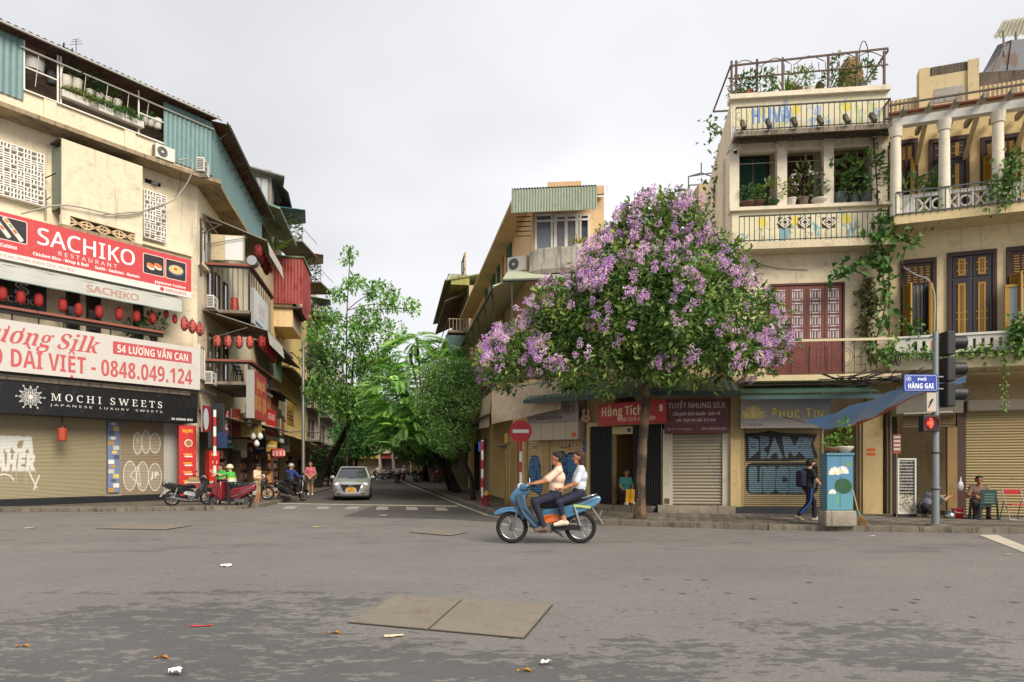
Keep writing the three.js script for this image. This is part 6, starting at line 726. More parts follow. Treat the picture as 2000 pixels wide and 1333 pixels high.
{// houses further along the far side of the street
const u=(px)=>F9.uv(px,800)[0],F9=new Frame(-20.4,147,-2.85,45.3),L=F9.len,H=house('townhouse','tall dark townhouse with stacked metal awnings past the peach house',F9,L),top=F9.uv(915,560)[1];
const Z=(px)=>F9.uv(px,700)[0];
volume(H,[F9.P(L,0),F9.P(L,0,-9),F9.P(L-14,0,-9),F9.P(L-14,0)],0.1,top,plaster(0xb9ac94));
AF(H,F9,'roof',slab(V(L-14,top+1.2,-3),V(L+0.1,top+1.2,-3),V(L+0.1,top+0.2,1.6),V(L-14,top+0.2,1.6),0.08),rusty(0x8e9a5a));AF(H,F9,'gable',B(L-14,top,-0.02,L,top+0.6,1.2),rusty(0x9aa355));
for (const [v,w,c] of [[top-0.9,1.5,0x7f7a74],[top-4.6,1.7,0x86817a],[top-6.8,1.5,0x7a756f],[5.2,1.8,0x8a837a]]) AF(H,F9,'awning_sheet',slab(V(L-13,v+0.7,0),V(L-1,v+0.7,0),V(L-1,v,w),V(L-13,v,w),0.05),rusty(c));for (let f=0;f<4;f++){win(H,F9,[L-4.5,5.4+f*3,L-2,7.4+f*3],0.03,{cols:2,rows:2,frame:M(0xb7a079,0.7)});const b=AF(H,F9,'balcony',B(L-12,4.6+f*3,0,L-1,4.75+f*3,1.3),concrete(0x857c70));A(b,'railing',[B(L-1.06,5.5+f*3,0,L-1,5.55+f*3,1.3),...[0,1,2,3,4,5].map((i)=>B(L-1.04,4.75+f*3,i*0.24,L-1.0,5.5+f*3,i*0.24+0.04)),B(L-12,5.5+f*3,1.25,L-1.07,5.55+f*3,1.3)],M(0x8c8170,0.7));} AF(H,F9,'green_tarp',B(L-1.0,6.5,0.2,L-0.94,10.4,1.5),M(0x3f5a55,0.8));AF(H,F9,'folding_gate',corr(V(L-13,3,0.05),V(L-0.5,3,0.05),V(L-0.5,0.15,0.05),V(L-13,0.15,0.05),90,0.03,1),M(0x6e6558,0.6));
const mk=(label,a,b,y,c)=>{const g=house('townhouse',label,F9,b,'townhouses on the far kerb side');shopHouse(g,F9,a,b,y,plaster(c));for (let f=0;f<3;f++){win(g,F9,[b-5,5+f*3.2,b-2,7+f*3.2],0.03,{cols:2,frame:M(0x5c5248,0.7)});AF(g,F9,'balcony',B(a+1,4.2+f*3.2,0,b-0.4,4.35+f*3.2,1.1),concrete(0x8d857b));} AF(g,F9,'shop_canopy',slab(V(a,4,0),V(b,4,0),V(b,3.4,1.8),V(a,3.4,1.8),0.06),rusty(0x6d655c));};
mk('ochre townhouse hidden behind the pinnate street tree',L-30,L-14.1,13,0xc2a878);mk('grey townhouse far along on the kerb side',L-50,L-30.1,12,0xb1aaa0);mk('distant cream townhouse on the kerb side',L-75,L-50.1,13,0xcbbd9f);
// houses closing the view where the street bends
[[690,742,0xb9aa94,855],[742,768,0x8d8a88,840],[768,800,0xa89a88,858],[800,838,0xc3b48c,850],[838,900,0x9b9184,845],[640,690,0xc7c0b4,830]].forEach(([a,b,c,t],i)=>{const d=128+(i % 3),F=new Frame(atX(a,d),d,atX(b,d),d),y=EYE+(HZ-t+60)/FOC*d,g=T('distant_house',['beige distant house with yellow shop sign at the bend','dark grey narrow house at the street bend','brown fronted distant house with open shop at the bend','pale yellow distant house at the street bend','taupe distant house half hidden by street tree trunks','off white distant house behind the parked car'][i],'building',F.P(0,0,0),0,'houses at the street bend');shopHouse(g,F,0,F.len,y,plaster(c),3);for (let f=0;f<3;f++){AF(g,F,'balcony',B(0.2,4+f*3,0,F.len-0.2,5+f*3,1),plaster([0xa9a298,0xb8ae9d,0x8c867e][(f+i) % 3]));win(g,F,[0.6,5.1+f*3,F.len-0.6,6.7+f*3],0.03,{cols:2,frame:M(0x4c443c,0.7)});} AF(g,F,'shop_sign_board',B(0.4,3.05,0,F.len-0.4,3.8,0.5),M([0xb89b3c,0x8f2f2a,0x7d7468,0xbcb3a2,0x44525c,0x9c8f80][i],0.6));});
}
// ================================================================ cream loggia house
const rectPrint=(h,F,name,u0,v0,u1,v1,w,tex,rough=0.9)=>AF(h,F,name,new THREE.PlaneGeometry(u1-u0,v1-v0).translate((u0+u1)/2,(v0+v1)/2,w),paper(tex,rough));
const roofPots=[];
{
const h=house('loggia_house','narrow cream house with painted parapets, loggia columns and rooftop garden',FA),a=(px,py,w=0)=>FA.uv(px,py,w),L=FA.len,u0=a(1428,500)[0];
const vR=a(1500,192)[1],v4=a(1570,250,0.5)[1],v3=a(1570,470,0.6)[1],v2=a(1620,732,0.8)[1],vp=a(1570,402)[1],vc=a(1570,268)[1],sL=FA.P(u0,0,0),bk=V(atX(1392,25.5),0,-25.5);
const cw=plaster(0xe9e0cd),back=FA.P(L,0,-7);
volume(h,[FA.P(u0,0,-1.3),FA.P(L-0.03,0,-1.3),back,V(bk.x+0.4,0,-28)],v3,v4,cw,'inner_wall');// loggia back wall
volume(h,[sL,FA.P(L-0.03,0),back,V(bk.x+0.4,0,-28)],4.2,v3-0.1,plaster(0xeaddc2));volume(h,[sL,FA.P(L-0.03,0),back,V(bk.x+0.4,0,-28)],v4,vR,cw,'attic_wall');
volume(h,[sL,FA.P(u0+0.22,0),V(bk.x+0.65,0,-28),V(bk.x+0.4,0,-28)],v3-0.099,v4-0.001,cw,'side_wall');volume(h,[FA.P(L-0.25,0,-0.01),FA.P(L-0.035,0,-0.01),FA.P(L-0.035,0,-1.4),FA.P(L-0.25,0,-1.4)],v3,v4-0.001,cw,'side_wall');
const ledge=(v,w,t,m=cw,n='ledge')=>AF(h,FA,n,B(u0-0.05,v-t,-0.3,L,v,w),m);ledge(vR+0.12,0.14,0.14);
// murals
const mural=(w,hh,seed,cols,letters)=>canvasTex(w,hh,(x,W,H)=>{x.fillStyle='#d9d2b4';x.fillRect(0,0,W,H);const R=mulberry(seed);for (let i=0;i<46;i++){x.fillStyle=cols[Math.floor(R()*cols.length)];x.beginPath();const cx=R()*W,cy=H*(0.2+0.7*R());x.moveTo(cx,cy);for (let k=0;k<4;k++) x.quadraticCurveTo(cx+(R()-0.5)*120,cy+(R()-0.5)*H*0.9,cx+(R()-0.5)*90,cy+(R()-0.5)*H*0.7);x.closePath();x.globalAlpha=0.75;x.fill();x.globalAlpha=1;} x.strokeStyle='#6c7568';x.lineWidth=2;for (let i=0;i<26;i++){const cx=R()*W,cy=R()*H,r=10+34*R();x.beginPath();x.arc(cx,cy,r,R()*3,3+R()*3);x.stroke();} for (const f of [0.2,0.42,0.75]){x.fillStyle='#d8c65c';x.beginPath();x.arc(W*f,H*0.3,H*0.14,0,7);x.fill();} if (letters) fitText(x,'HUVA',W*0.12,H*0.18,W*0.27,H*0.45,{c: '#6f8fc4'});});
rectPrint(h,FA,'mural',u0+0.05,v4+0.05,L-0.1,vR-0.08,0.006,mural(1024,200,12,['#8fa5cf','#b9c27c','#cdd2c8','#7f9ac6','#d9d2b4'],true));
AF(h,FA,'parapet',B(u0,v3-0.1,-0.16,L-0.04,vp-0.08,0.0),cw);ledge(vp,0.12,0.1,cw,'parapet_ledge');
rectPrint(h,FA,'mural',u0+0.03,v3+0.03,L-0.1,vp-0.12,0.006,mural(1024,230,31,['#7fb0ac','#cfd3b4','#a8a68e','#8f8a74','#d9d2b4','#6f9db4'],false));
for (const px of [1533,1572,1619]){const r=FA.rect(px-13,424,px+13,446,0.01),cx=(r[0]+r[2])/2,cy=(r[1]+r[3])/2,s=(r[2]-r[0])/2;AF(h,FA,'opening_shade_panel',B(cx-s,cy-s*0.85,0.004,cx+s,cy+s*0.85,0.012),M(0x54483c,0.9));const fr=[];for (const k of [1,0.55]) for (const [p,q] of [[[-1,0],[0,1]],[[0,1],[1,0]],[[1,0],[0,-1]],[[0,-1],[-1,0]]]) fr.push(beam(V(cx+p[0]*s*k,cy+p[1]*s*0.85*k,0.03),V(cx+q[0]*s*k,cy+q[1]*s*0.85*k,0.03),0.03,0.035));AF(h,FA,'diamond_grille',fr,M(0xded8c8,0.8));}  // openings are dark panels on the solid parapet, shade painted in
// slabs with railings
const slabB=(v,w,t,a0,a1,m)=>AF(h,FA,'balcony_slab',B(a0,v-t,0.0,a1,v,w),m),ir=M(0x2f3431,0.6);
slabB(v4,0.5,0.14,u0+0.02,L,concrete(0x9c9184));slabB(v3,0.62,0.2,u0+0.1,L-0.05,plaster(0xd8cbb2));
const rail=(v,w,a0,a1,hh,n)=>{const part=railing(h,'railing',FA.P(a0,v,w).sub(h.position),FA.P(a1,v,w).sub(h.position),hh,n,ir);const s=railing(h,'railing',FA.P(a1,v,0.02).sub(h.position),FA.P(a1,v,w).sub(h.position),hh,4,ir);};rail(v4,0.46,u0+0.05,L-0.15,a(1570,203,0.46)[1]-v4,28);rail(v3,0.58,u0+0.12,L-0.1,a(1570,418,0.58)[1]-v3,30);
for (let i=0;i<6;i++){const u=u0+0.25+i*0.72;AF(h,FA,'bracket_beam',beam(V(u,v4+0.38,0.3),V(u,v4+0.02,0.62),0.1,0.12),concrete(0x6c6459));}
AF(h,FA,'corrugated_strip',corr(V(u0,v4-0.15,0.1),V(L,v4-0.15,0.1),V(L,v4-0.3,0.62),V(u0,v4-0.3,0.62),34,0.02),rusty(0x575049));AF(h,FA,'loggia_beam',B(u0,vc-0.36,-0.2,L,vc-0.1,-0.02),cw);
for (const px of [1434,1527,1618,1712]){const [u]=a(px,330,0);AF(h,FA,'column',[B(u-0.14,vp,-0.2,u+0.14,vc-0.1,0.06),B(u-0.19,vc-0.32,-0.2,u+0.19,vc-0.2,0.1)],cw);}
// loggia back wall openings
const W=-1.28,wr=(p0,q0,p1,q1,w=W)=>FA.rect(p0,q0,p1,q1,w),br=M(0x4b2c24,0.6),s1=wr(1444,309,1497,400);for (let i=0;i<2;i++){const m=(s1[0]+s1[2])/2;louvre(h,FA,i?[m+0.03,s1[1],s1[2],s1[3]-0.06]:[s1[0],s1[1],m-0.03,s1[3]-0.06],W+0.02,M(0x2f6a5c,0.6));} AF(h,FA,'window_frame',[B(s1[0]-0.08,s1[1],W,s1[0],s1[3],W+0.08),B(s1[2],s1[1],W,s1[2]+0.08,s1[3],W+0.08),B(s1[0],s1[3]-0.06,W,s1[2],s1[3],W+0.078)],br);
const d1=wr(1537,307,1588,405),d2=wr(1632,305,1700,405);for (const d of [d1,d2]) AF(h,FA,'door',[B(d[0],v3,W,d[2],d[3],W+0.03),B(d[0]+0.1,v3+0.3,W+0.03,d[2]-0.1,v3+1.0,W+0.05),B(d[0]+0.1,v3+1.2,W+0.03,d[2]-0.1,d[3]-0.15,W+0.05)],M(0x5c3530,0.55));AF(h,FA,'clothes_line',bar(V(u0+0.2,vp+1.45,-0.3),V(L-0.3,vp+1.45,-0.3),0.012),M(0xbab4a8,0.6));
{const c=a(1437,297,0.1);const g=TF('security_camera','small white dome camera on the loggia column','camera',FA,c[0],c[1],0.1);A(g,'dome',new THREE.SphereGeometry(0.05,12,10),dark);A(g,'mount',cyl(0.06,0.06,0.05,0,0.05,0),white);}
// second floor: folding doors with fret panels
const D=wr(1505,560,1645,700,0),brown=M(0x6d322a,0.5),leafW=(D[2]-D[0])/4,dv0=v2+0.02;AF(h,FA,'door_frame',[B(D[0]-0.06,dv0,0,D[0],D[3]+0.06,0.07),B(D[2],dv0,0,D[2]+0.06,D[3]+0.06,0.07),B(D[0],D[3],0,D[2],D[3]+0.06,0.068)],M(0x4b241f,0.6));
for (let i=0;i<4;i++){const x0=D[0]+i*leafW+0.012,x1=x0+leafW-0.024,leaf=AF(h,FA,'door_leaf',B(x0,dv0,0.0,x1,D[3],0.035),brown),top=D[3]-0.12,step=(top-(v2+1.05))/4;A(leaf,'lower_panel',RB(x1-x0-0.12,0.85,0.02,0.008,(x0+x1)/2,v2+0.52,0.042),brown);for (let j=0;j<4;j++){const y1=top-j*step,y0=y1-step+0.07,gx0=x0+0.09,gx1=x1-0.09;const p=A(leaf,'pane',B(gx0,y0,0.03,gx1,y1,0.037),M(0xc3c4c6,0.15,{coat:0.5})),w=gx1-gx0,hh=y1-y0,fr=[];for (const t of [0.15,0.85]) fr.push(B(gx0,y0+hh*t-0.008,0.037,gx1,y0+hh*t+0.008,0.048),B(gx0+w*t-0.008,y0,0.037,gx0+w*t+0.008,y1,0.047));for (const t of [0.36,0.64]) fr.push(B(gx0+w*t-0.02,y0+hh*0.15,0.037,gx0+w*t+0.02,y0+hh*0.85,0.0465));A(leaf,'fretwork',fr,brown);}}
const bs=a(1530,737,0.85)[1],bu0=a(1455,730,0.85)[0];AF(h,FA,'balcony_slab',B(bu0,v2-0.16,0,L-0.02,v2,0.85),plaster(0xd9c9a4));AF(h,FA,'balcony_handrail',beam(V(bu0,a(1600,665,0.8)[1],0.8),V(L-0.05,a(1600,665,0.8)[1],0.8),0.07,0.07),M(0xcdbf9f,0.8));
{const top=a(1600,668,0.8)[1],y0=v2+0.05,hh=top-y0,w=0.8,it=[beam(V(bu0,y0,w),V(L-0.05,y0,w),0.02,0.025)],n=7,st=(L-0.05-bu0)/n;for (let i=0;i<n;i++){const x=bu0+st*i,cx=x+st/2,cy=y0+hh/2;it.push(bar(V(x,y0,w),V(x,top,w),0.012));if (i % 2===0){it.push(new THREE.TorusGeometry(hh*0.3,0.01,5,24).translate(cx,cy,w),new THREE.TorusGeometry(hh*0.22,0.008,5,24).translate(cx,cy,w));for (let k=0;k<4;k++) it.push(bar(V(cx+Math.cos(k*1.57)*hh*0.3,cy+Math.sin(k*1.57)*hh*0.3,w),V(cx+Math.cos(k*1.57)*hh*0.5,cy+Math.sin(k*1.57)*hh*0.5,w),0.008));} else {for (const k of [0.25,0.5,0.75]) it.push(bar(V(x+st*0.2,y0+hh*k,w),V(x+st*0.8,y0+hh*k,w),0.009));for (const k of [0.3,0.7]) it.push(bar(V(x+st*k,y0+hh*0.15,w),V(x+st*k,y0+hh*0.85,w),0.009));it.push(bar(V(cx,y0,w),V(cx,top,w),0.009));}} AF(h,FA,'wrought_iron_rail',it,M(0x4a3d30,0.7));}
AF(h,FA,'drain_pipe',bar(V(a(1696,600,0.12)[0],v2,0.12),V(a(1696,600,0.12)[0],v3-0.1,0.12),0.055),M(0xd2cdbf,0.6));AF(h,FA,'wall_cable',tube([V(u0+0.5,a(1475,508)[1],0.03),V(u0+1.2,a(1530,523)[1],0.04),V(u0+2.2,a(1620,527)[1],0.03)],0.008),dark);
// ground floor: sign pier, graffiti shutter, dark passage
const gv=a(1500,770,0)[1];volume(h,[sL,FA.P(a(1606,900)[0],0),FA.P(a(1606,900)[0],0,-5),FA.P(u0,0,-5)],0.1,4.2,plaster(0xc6b189),'ground_floor_wall');volume(h,[FA.P(a(1606,900)[0],0,-2.9),FA.P(L+1.4,0,-2.9),FA.P(L+1.4,0,-5),FA.P(a(1606,900)[0],0,-5)],0.1,4.35,plaster(0xeaddc2),'passage_wall');
const s=wr(1452,838,1604,997,0);const tx=canvasTex(1024,1024,(x,w,H)=>{
x.fillStyle='#94805a';x.fillRect(0,0,w,H);for (let i=0;i<80;i++){x.fillStyle=`rgba(50,40,24,${0.03 + 0.08 * hash2(i, 11)})`;x.fillRect(0,hash2(i,12)*H,w,2+5*hash2(i,13));} x.lineJoin='round';
x.fillStyle='#11151a';x.beginPath();x.moveTo(w*0.02,H*0.06);x.lineTo(w*0.2,H*0.05);x.lineTo(w*0.35,H*0.03);x.lineTo(w*0.55,H*0.06);x.lineTo(w*0.95,H*0.07);x.lineTo(w*0.9,H*0.2);x.lineTo(w*0.96,H*0.38);x.lineTo(w*0.6,H*0.42);x.lineTo(w*0.03,H*0.42);x.closePath();x.fill();x.beginPath();x.roundRect(w*0.03,H*0.44,w*0.93,H*0.4,90);x.fill();
const L1=(pts,c)=>{x.fillStyle=c;x.strokeStyle='#11151a';x.lineWidth=12;x.beginPath();pts.forEach(([p,q],i)=>(i?x.lineTo(p*w,q*H):x.moveTo(p*w,q*H)));x.closePath();x.fill();x.stroke();};const c1='#5f7688',c2='#566b7c';L1([[0.06,0.09],[0.2,0.14],[0.21,0.28],[0.07,0.4]],c1);L1([[0.21,0.08],[0.34,0.1],[0.33,0.22],[0.27,0.26],[0.36,0.38],[0.22,0.4]],c2);L1([[0.4,0.08],[0.52,0.38],[0.45,0.4],[0.43,0.32],[0.38,0.33],[0.34,0.4],[0.3,0.38]],c1);L1([[0.49,0.09],[0.6,0.1],[0.66,0.22],[0.72,0.1],[0.9,0.12],[0.87,0.22],[0.92,0.38],[0.8,0.39],[0.72,0.3],[0.66,0.38],[0.6,0.3],[0.57,0.4],[0.53,0.36]],c1);x.beginPath();x.arc(w*0.13,H*0.22,28,0,5);x.stroke();x.beginPath();x.arc(w*0.27,H*0.15,40,0.3,2.8);x.stroke();fitText(x,'SCB',w*0.68,H*0.12,w*0.2,H*0.06,{c: '#1a1d22',b:0,skew:-0.2});fitText(x,'47HK',w*0.7,H*0.2,w*0.2,H*0.06,{c: '#1a1d22',b:0,skew:-0.2});
fitText(x,'LUCED',w*0.08,H*0.52,w*0.84,H*0.26,{c: '#54707a',out: '#54707a',ow:26});x.lineWidth=9;x.strokeStyle='#11151a';for (let i=1;i<5;i++){x.beginPath();x.moveTo(w*(0.07+i*0.172),H*0.5);x.bezierCurveTo(w*(0.1+i*0.172),H*0.6,w*(0.05+i*0.172),H*0.7,w*(0.08+i*0.172),H*0.8);x.stroke();} x.strokeStyle='#a59e8c';x.lineWidth=3;for (let i=0;i<6;i++){x.beginPath();x.arc(w*(0.25+0.1*i),H*0.89,16,0,4);x.stroke();}});
AF(h,FA,'roller_shutter',slats(s[0],0.33,s[2],s[3],0.0,0.06,0.03),paper(tx,0.55)).userData.label='brown roller shutter covered in blue and black graffiti';AF(h,FA,'shutter_rail',[B(s[0]-0.06,0.33,0,s[0],s[3],0.06),B(s[2],0.33,0,s[2]+0.06,s[3],0.06)],M(0xa08d63,0.6));AF(h,FA,'doorstep',B(u0,0.1,0,s[2]+0.06,0.32,0.16),M(0x2e3234,0.6));AF(h,FA,'pier',B(u0-0.02,0.12,0,s[0]-0.06,3.9,0.05),plaster(0xc9b283));
const pp=wr(1686,815,1725,1005,-0.3);AF(h,FA,'passage_pier',B(pp[0],0.1,-2.8,pp[2],3.2,-0.3),plaster(0xc9b283));AF(h,FA,'orange_notice',[B(pp[0]+0.1,1.85,-0.3,pp[0]+0.35,1.93,-0.295),B(pp[0]+0.1,1.98,-0.3,pp[0]+0.35,2.06,-0.295)],M(0xc9541f,0.7));for (const px of [1673,1680,1733,1740]) AF(h,FA,'pipe',bar(V(a(px,900,-0.25)[0],0.1,-0.25),V(a(px,900,-0.25)[0],3.3,-0.25),0.035),M(px % 2?0x5a5047:0x8a7a5c,0.7));
AF(h,FA,'side_pier',B(a(1740,900,-0.5)[0],0.1,-1.6,L+0.25,3.4,-0.45),plaster(0xc9b283));
// green corrugated awning under the balcony
const gw=a(1440,768,1.35);const g=T('metal_awning','green corrugated awning over the gold lettered shop sign','awning',FA.P(u0,0,0),FA.ry),W2=a(1722,760,1.3)[0]-u0,y=a(1560,768,1.35)[1];A(g,'sheet',corr(V(0,y,1.35),V(W2,y,1.35),V(W2,y+0.35,0.1),V(0,y+0.35,0.1),44,0.022),M(0x5c7d6e,0.55,{tex: 'rust'}));A(g,'edge_beam',B(0,y-0.16,1.28,W2,y-0.03,1.31),M(0x33504a,0.6));
sign('gold_shop_sign','grey shop sign with raised gold lettering and lotus emblem',FA,wr(1447,776,1622,836,0.45),0.45,(x,w,H)=>{x.fillStyle='#98928a';x.fillRect(0,0,w,H);fitText(x,'22 Hàng Gai',w*0.015,H*0.83,w*0.23,H*0.1,{c: '#26221e',b:0});const lx=w*0.14,ly=H*0.68,pet=(a,l,s,c)=>{x.save();x.translate(lx,ly);x.rotate(a);x.fillStyle=c;x.beginPath();x.moveTo(0,0);x.quadraticCurveTo(-s,-l*0.5,0,-l);x.quadraticCurveTo(s,-l*0.5,0,0);x.fill();x.restore();};for (const k of [-1.35,-1.0,-0.6,-0.25,0.25,0.6,1.0,1.35]) pet(k,H*0.44,H*0.13,k % 0.5?'#c9b063' : '#d8c27a');pet(0,H*0.42,H*0.14,'#dcc67e');for (const [s,l,W3] of [['P',0.35,0.06],['HUC',0.42,0.27],['T',0.72,0.08],['IN',0.81,0.13]]){const big=s.length===1;fitText(x,s,w*l,H*(big?0.35:0.42),w*W3*(big?1:0.95),H*(big?0.32:0.25),{c: '#e4cb66',out: '#5d4c20',ow:7});}},{px:260,t:0.12,edge:M(0x77726a,0.6)});
// rooftop trellis
const t=T('rooftop_trellis','rusty open iron trellis round the rooftop garden','trellis',FA.P(u0,vR+0.12,0),FA.ry),TW=L-u0,TH=a(1560,108,0)[1]-vR-0.12,rm=rusty(0x5a4335),px=(k)=>k*TW;A(t,'post',[0,0.03,0.165,0.33,0.62,0.8,0.97].map((k)=>B(px(k),0,-0.1,px(k)+0.06,TH,-0.04)),rm);A(t,'rail',[beam(V(0,TH*0.86,-0.05),V(TW,TH*1.05,-0.05),0.04,0.05),beam(V(0,TH*0.5,-0.05),V(TW,TH*0.62,-0.05),0.03,0.04),beam(V(TW,TH,-0.05),V(TW,TH,-3),0.04,0.05),beam(V(0,TH*0.86,-0.05),V(0,TH,-3),0.04,0.05),beam(V(0,TH,-3),V(TW,TH,-3),0.04,0.05)],rm);A(t,'bar',[...Array(22).keys()].map((i)=>bar(V(px(0.04+i*0.044),TH*0.55,-0.06),V(px(0.06+i*0.044),TH*0.98,-0.4),0.01)),rm);A(t,'hoop',[0.1,0.3,0.52,0.74,0.9].map((k)=>tube([V(px(k-0.1),TH*0.9,-0.3),V(px(k),TH*1.12,-0.3),V(px(k+0.1),TH*0.95,-0.3)],0.012)),rm);
const st=T('garden_rockery','weathered stone pagoda rockery in the rooftop garden','rockery',FA.P(a(1662,170,-1)[0],vR,-1),0);A(st,'stone',lathe([[0,0],[0.5,0],[0.45,0.6],[0.38,0.65],[0.33,1.0],[0.36,1.05],[0.28,1.4],[0.16,1.55],[0,1.6]],14),concrete(0xa08b5c));A(st,'hoop',tube([V(0.3,1.1,0),V(0.28,1.9,0),V(0.4,2.15,0),V(0.52,1.9,0),V(0.5,1.0,0)],0.014),blackIron);
const sh=T('rooftop_shrine','small curved tile roof shrine among rooftop plants','shrine',FA.P(a(1545,180,-1.2)[0],vR,-1.2),0);A(sh,'roof',ext(poly([[-0.75,0.55],[-0.55,0.62],[0,0.72],[0.55,0.62],[0.78,0.62],[0.85,0.82],[0.78,0.95],[0.9,0.85],[0.86,0.55],[0,0.5]]),0.6,0.02).translate(0,0,-0.3),rusty(0x7a4a30));A(sh,'body',B(-0.5,0,-0.25,0.5,0.5,0.25),concrete(0x8d7a5c));
const mk=(label,px2,py,w,o)=>plant(label,FA.P(a(px2,py,w)[0],o.y ?? a(px2,py,w)[1],w),{group: 'potted plants of the loggia house',...o});
[['terracotta pot with bushy plant at the trellis corner',1462,{leaf:1,ls:1.1,color:0x9a553a}],['blue glazed pot with spreading bush in the rooftop garden',1486,{leaf:1,ls:1.3,color:0x2c4a7c,pot:1}],['spiky fern pot in the middle of the rooftop garden',1535,{leaf:3,ls:1.4,leafCol:0x8aa33a}],['bright leafy pot next to the rooftop shrine',1582,{leaf:5,ls:0.9,leafCol:0x5d8a2c}],['grey bowl with bonsai tree in the rooftop garden',1622,{leaf:0,ls:1.6,pot:1,color:0x7c7f86}],['wide bowl of grassy plants below the rockery',1665,{leaf:3,ls:1.3,pot:1,color:0x8d8f92,leafCol:0x9aa84a}],['grey pot with dense greenery at the rooftop end',1684,{leaf:1,ls:1.2,color:0x777b7e}],['low leafy pot behind the trellis posts',1440,{leaf:0,ls:1.4,color:0x84634a}],['slim leafy pot between two trellis posts',1506,{leaf:5,ls:1.1,color:0x84634a,leafCol:0x6d8a3a}],['round leafy pot in front of the shrine',1558,{leaf:0,ls:1.5,color:0x705848,leafCol:0x7a8f33}],['tall bare shrub pot beside the rockery',1640,{leaf:5,ls:1.5,color:0x6b6b66,leafCol:0x6c7a35}]].forEach(([l,p,o],i)=>mk(l,p,190,-0.22-(i % 3)*0.15,{y:vR+0.125,leafCol:0x557a2a,...o}));
[['low bushy pot below the green louvred window',1462,{leaf:1,ls:1.0,color:0x6b4a3a,pot:1}],['brown bowl with fine leaved shrub in the loggia',1480,{leaf:0,ls:1.2,color:0x5d4033,pot:1}],['green glazed bowl with pale shrub in the loggia',1507,{leaf:1,ls:1.25,color:0x2d4a34,pot:1,leafCol:0x8a9a45}],['white pot with bare pink flowering stems in the loggia',1546,{leaf:5,ls:0.9,color:0xd5cfc4,flower:0xd9b3c4,leafCol:0x6a7d3c}],['slender shrub with pale flowers before the brown door',1570,{leaf:5,ls:1.6,color:0x7a6a58,flower:0xe0d3dc,leafCol:0x6a8036}],['white bowl with bare branches beside the loggia column',1600,{leaf:2,ls:0.7,color:0xd5cfc4,pot:1}],['grey pot with large dark bush in the last loggia bay',1643,{leaf:1,ls:1.9,color:0x5e646e,s:1.4,leafCol:0x42662a}],['grey pot with bright green bush in the last loggia bay',1668,{leaf:0,ls:1.9,color:0x5e646e,leafCol:0x4f7a2c}],['tall dense bush against the last loggia column',1690,{leaf:1,ls:2.1,color:0x5e646e,s:1.3,leafCol:0x5a7a30}]].forEach(([l,p,o])=>mk(l,p,400,-0.03,{y:vp+0.004,leafCol:0x4d7529,...o}));
// climbing plants
const vine=(label,pts,n,col,len,spread,stem=0.02)=>{const c=new THREE.CatmullRomCurve3(pts),o=pts[0],g=T('climbing_plant',label,'plant',o),R=mulberry(n+3),Lf=[];for (let i=0;i<n;i++){const p=c.getPoint(R()).sub(o).add(rdir(R).multiplyScalar(spread*R()));Lf.push([p,rdir(R).add(V(0,-0.4,0.3)).normalize(),len*(0.6+0.7*R()),len*0.62,rdir(R).add(V(0,0.8,0.8)).normalize()]);} A(g,'stem',new THREE.TubeGeometry(new THREE.CatmullRomCurve3(pts.map((p)=>p.clone().sub(o))),30,stem,5),M(0x4a3b2a,0.9));A(g,'foliage',leavesGeo(Lf),leafMat(col)).userData.kind='stuff';return g;};globalThis.vine=vine;
const q=(x,y,w)=>FA.P(a(x,y,w)[0],a(x,y,w)[1],w);
vine('broad leaved vine climbing past both balconies at the party wall',[q(1700,700,0.3),q(1728,600,0.3),q(1722,520,0.5),q(1715,470,0.7),q(1725,420,0.7)],130,0x4f7a30,0.3,0.5);vine('arching vine branch with large leaves under the slab',[q(1728,500,0.5),q(1690,505,0.7),q(1650,530,0.7),q(1625,545,0.6)],60,0x4d7430,0.3,0.35);vine('upper vine over the party wall and white balcony corner',[q(1722,480,0.5),q(1740,460,0.9),q(1765,470,0.9),q(1785,478,0.9)],40,0x5c8236,0.28,0.35);vine('ferny creeper hanging on the pale drain pipe',[q(1695,545,0.25),q(1697,600,0.25),q(1694,655,0.25)],260,0x6b6a3c,0.2,0.4);vine('thin creeper with small leaves on the last loggia column',[q(1715,400,0.15),q(1712,340,0.15),q(1706,270,0.15)],80,0x5c6f35,0.12,0.25);vine('wild shrub sprouting from the side of the roof',[V(bk.x-0.2,vR-2.4,-24),V(bk.x-0.4,vR-1.2,-24),V(bk.x-0.1,vR+0.2,-23.5),V(bk.x-0.7,vR+0.8,-23.5)],260,0x5d7c33,0.2,0.7);vine('bright weed growing by the fused cables',[q(1724,700,0.9),q(1735,690,0.9),q(1745,670,0.9)],60,0x6f9a3c,0.18,0.3);
}
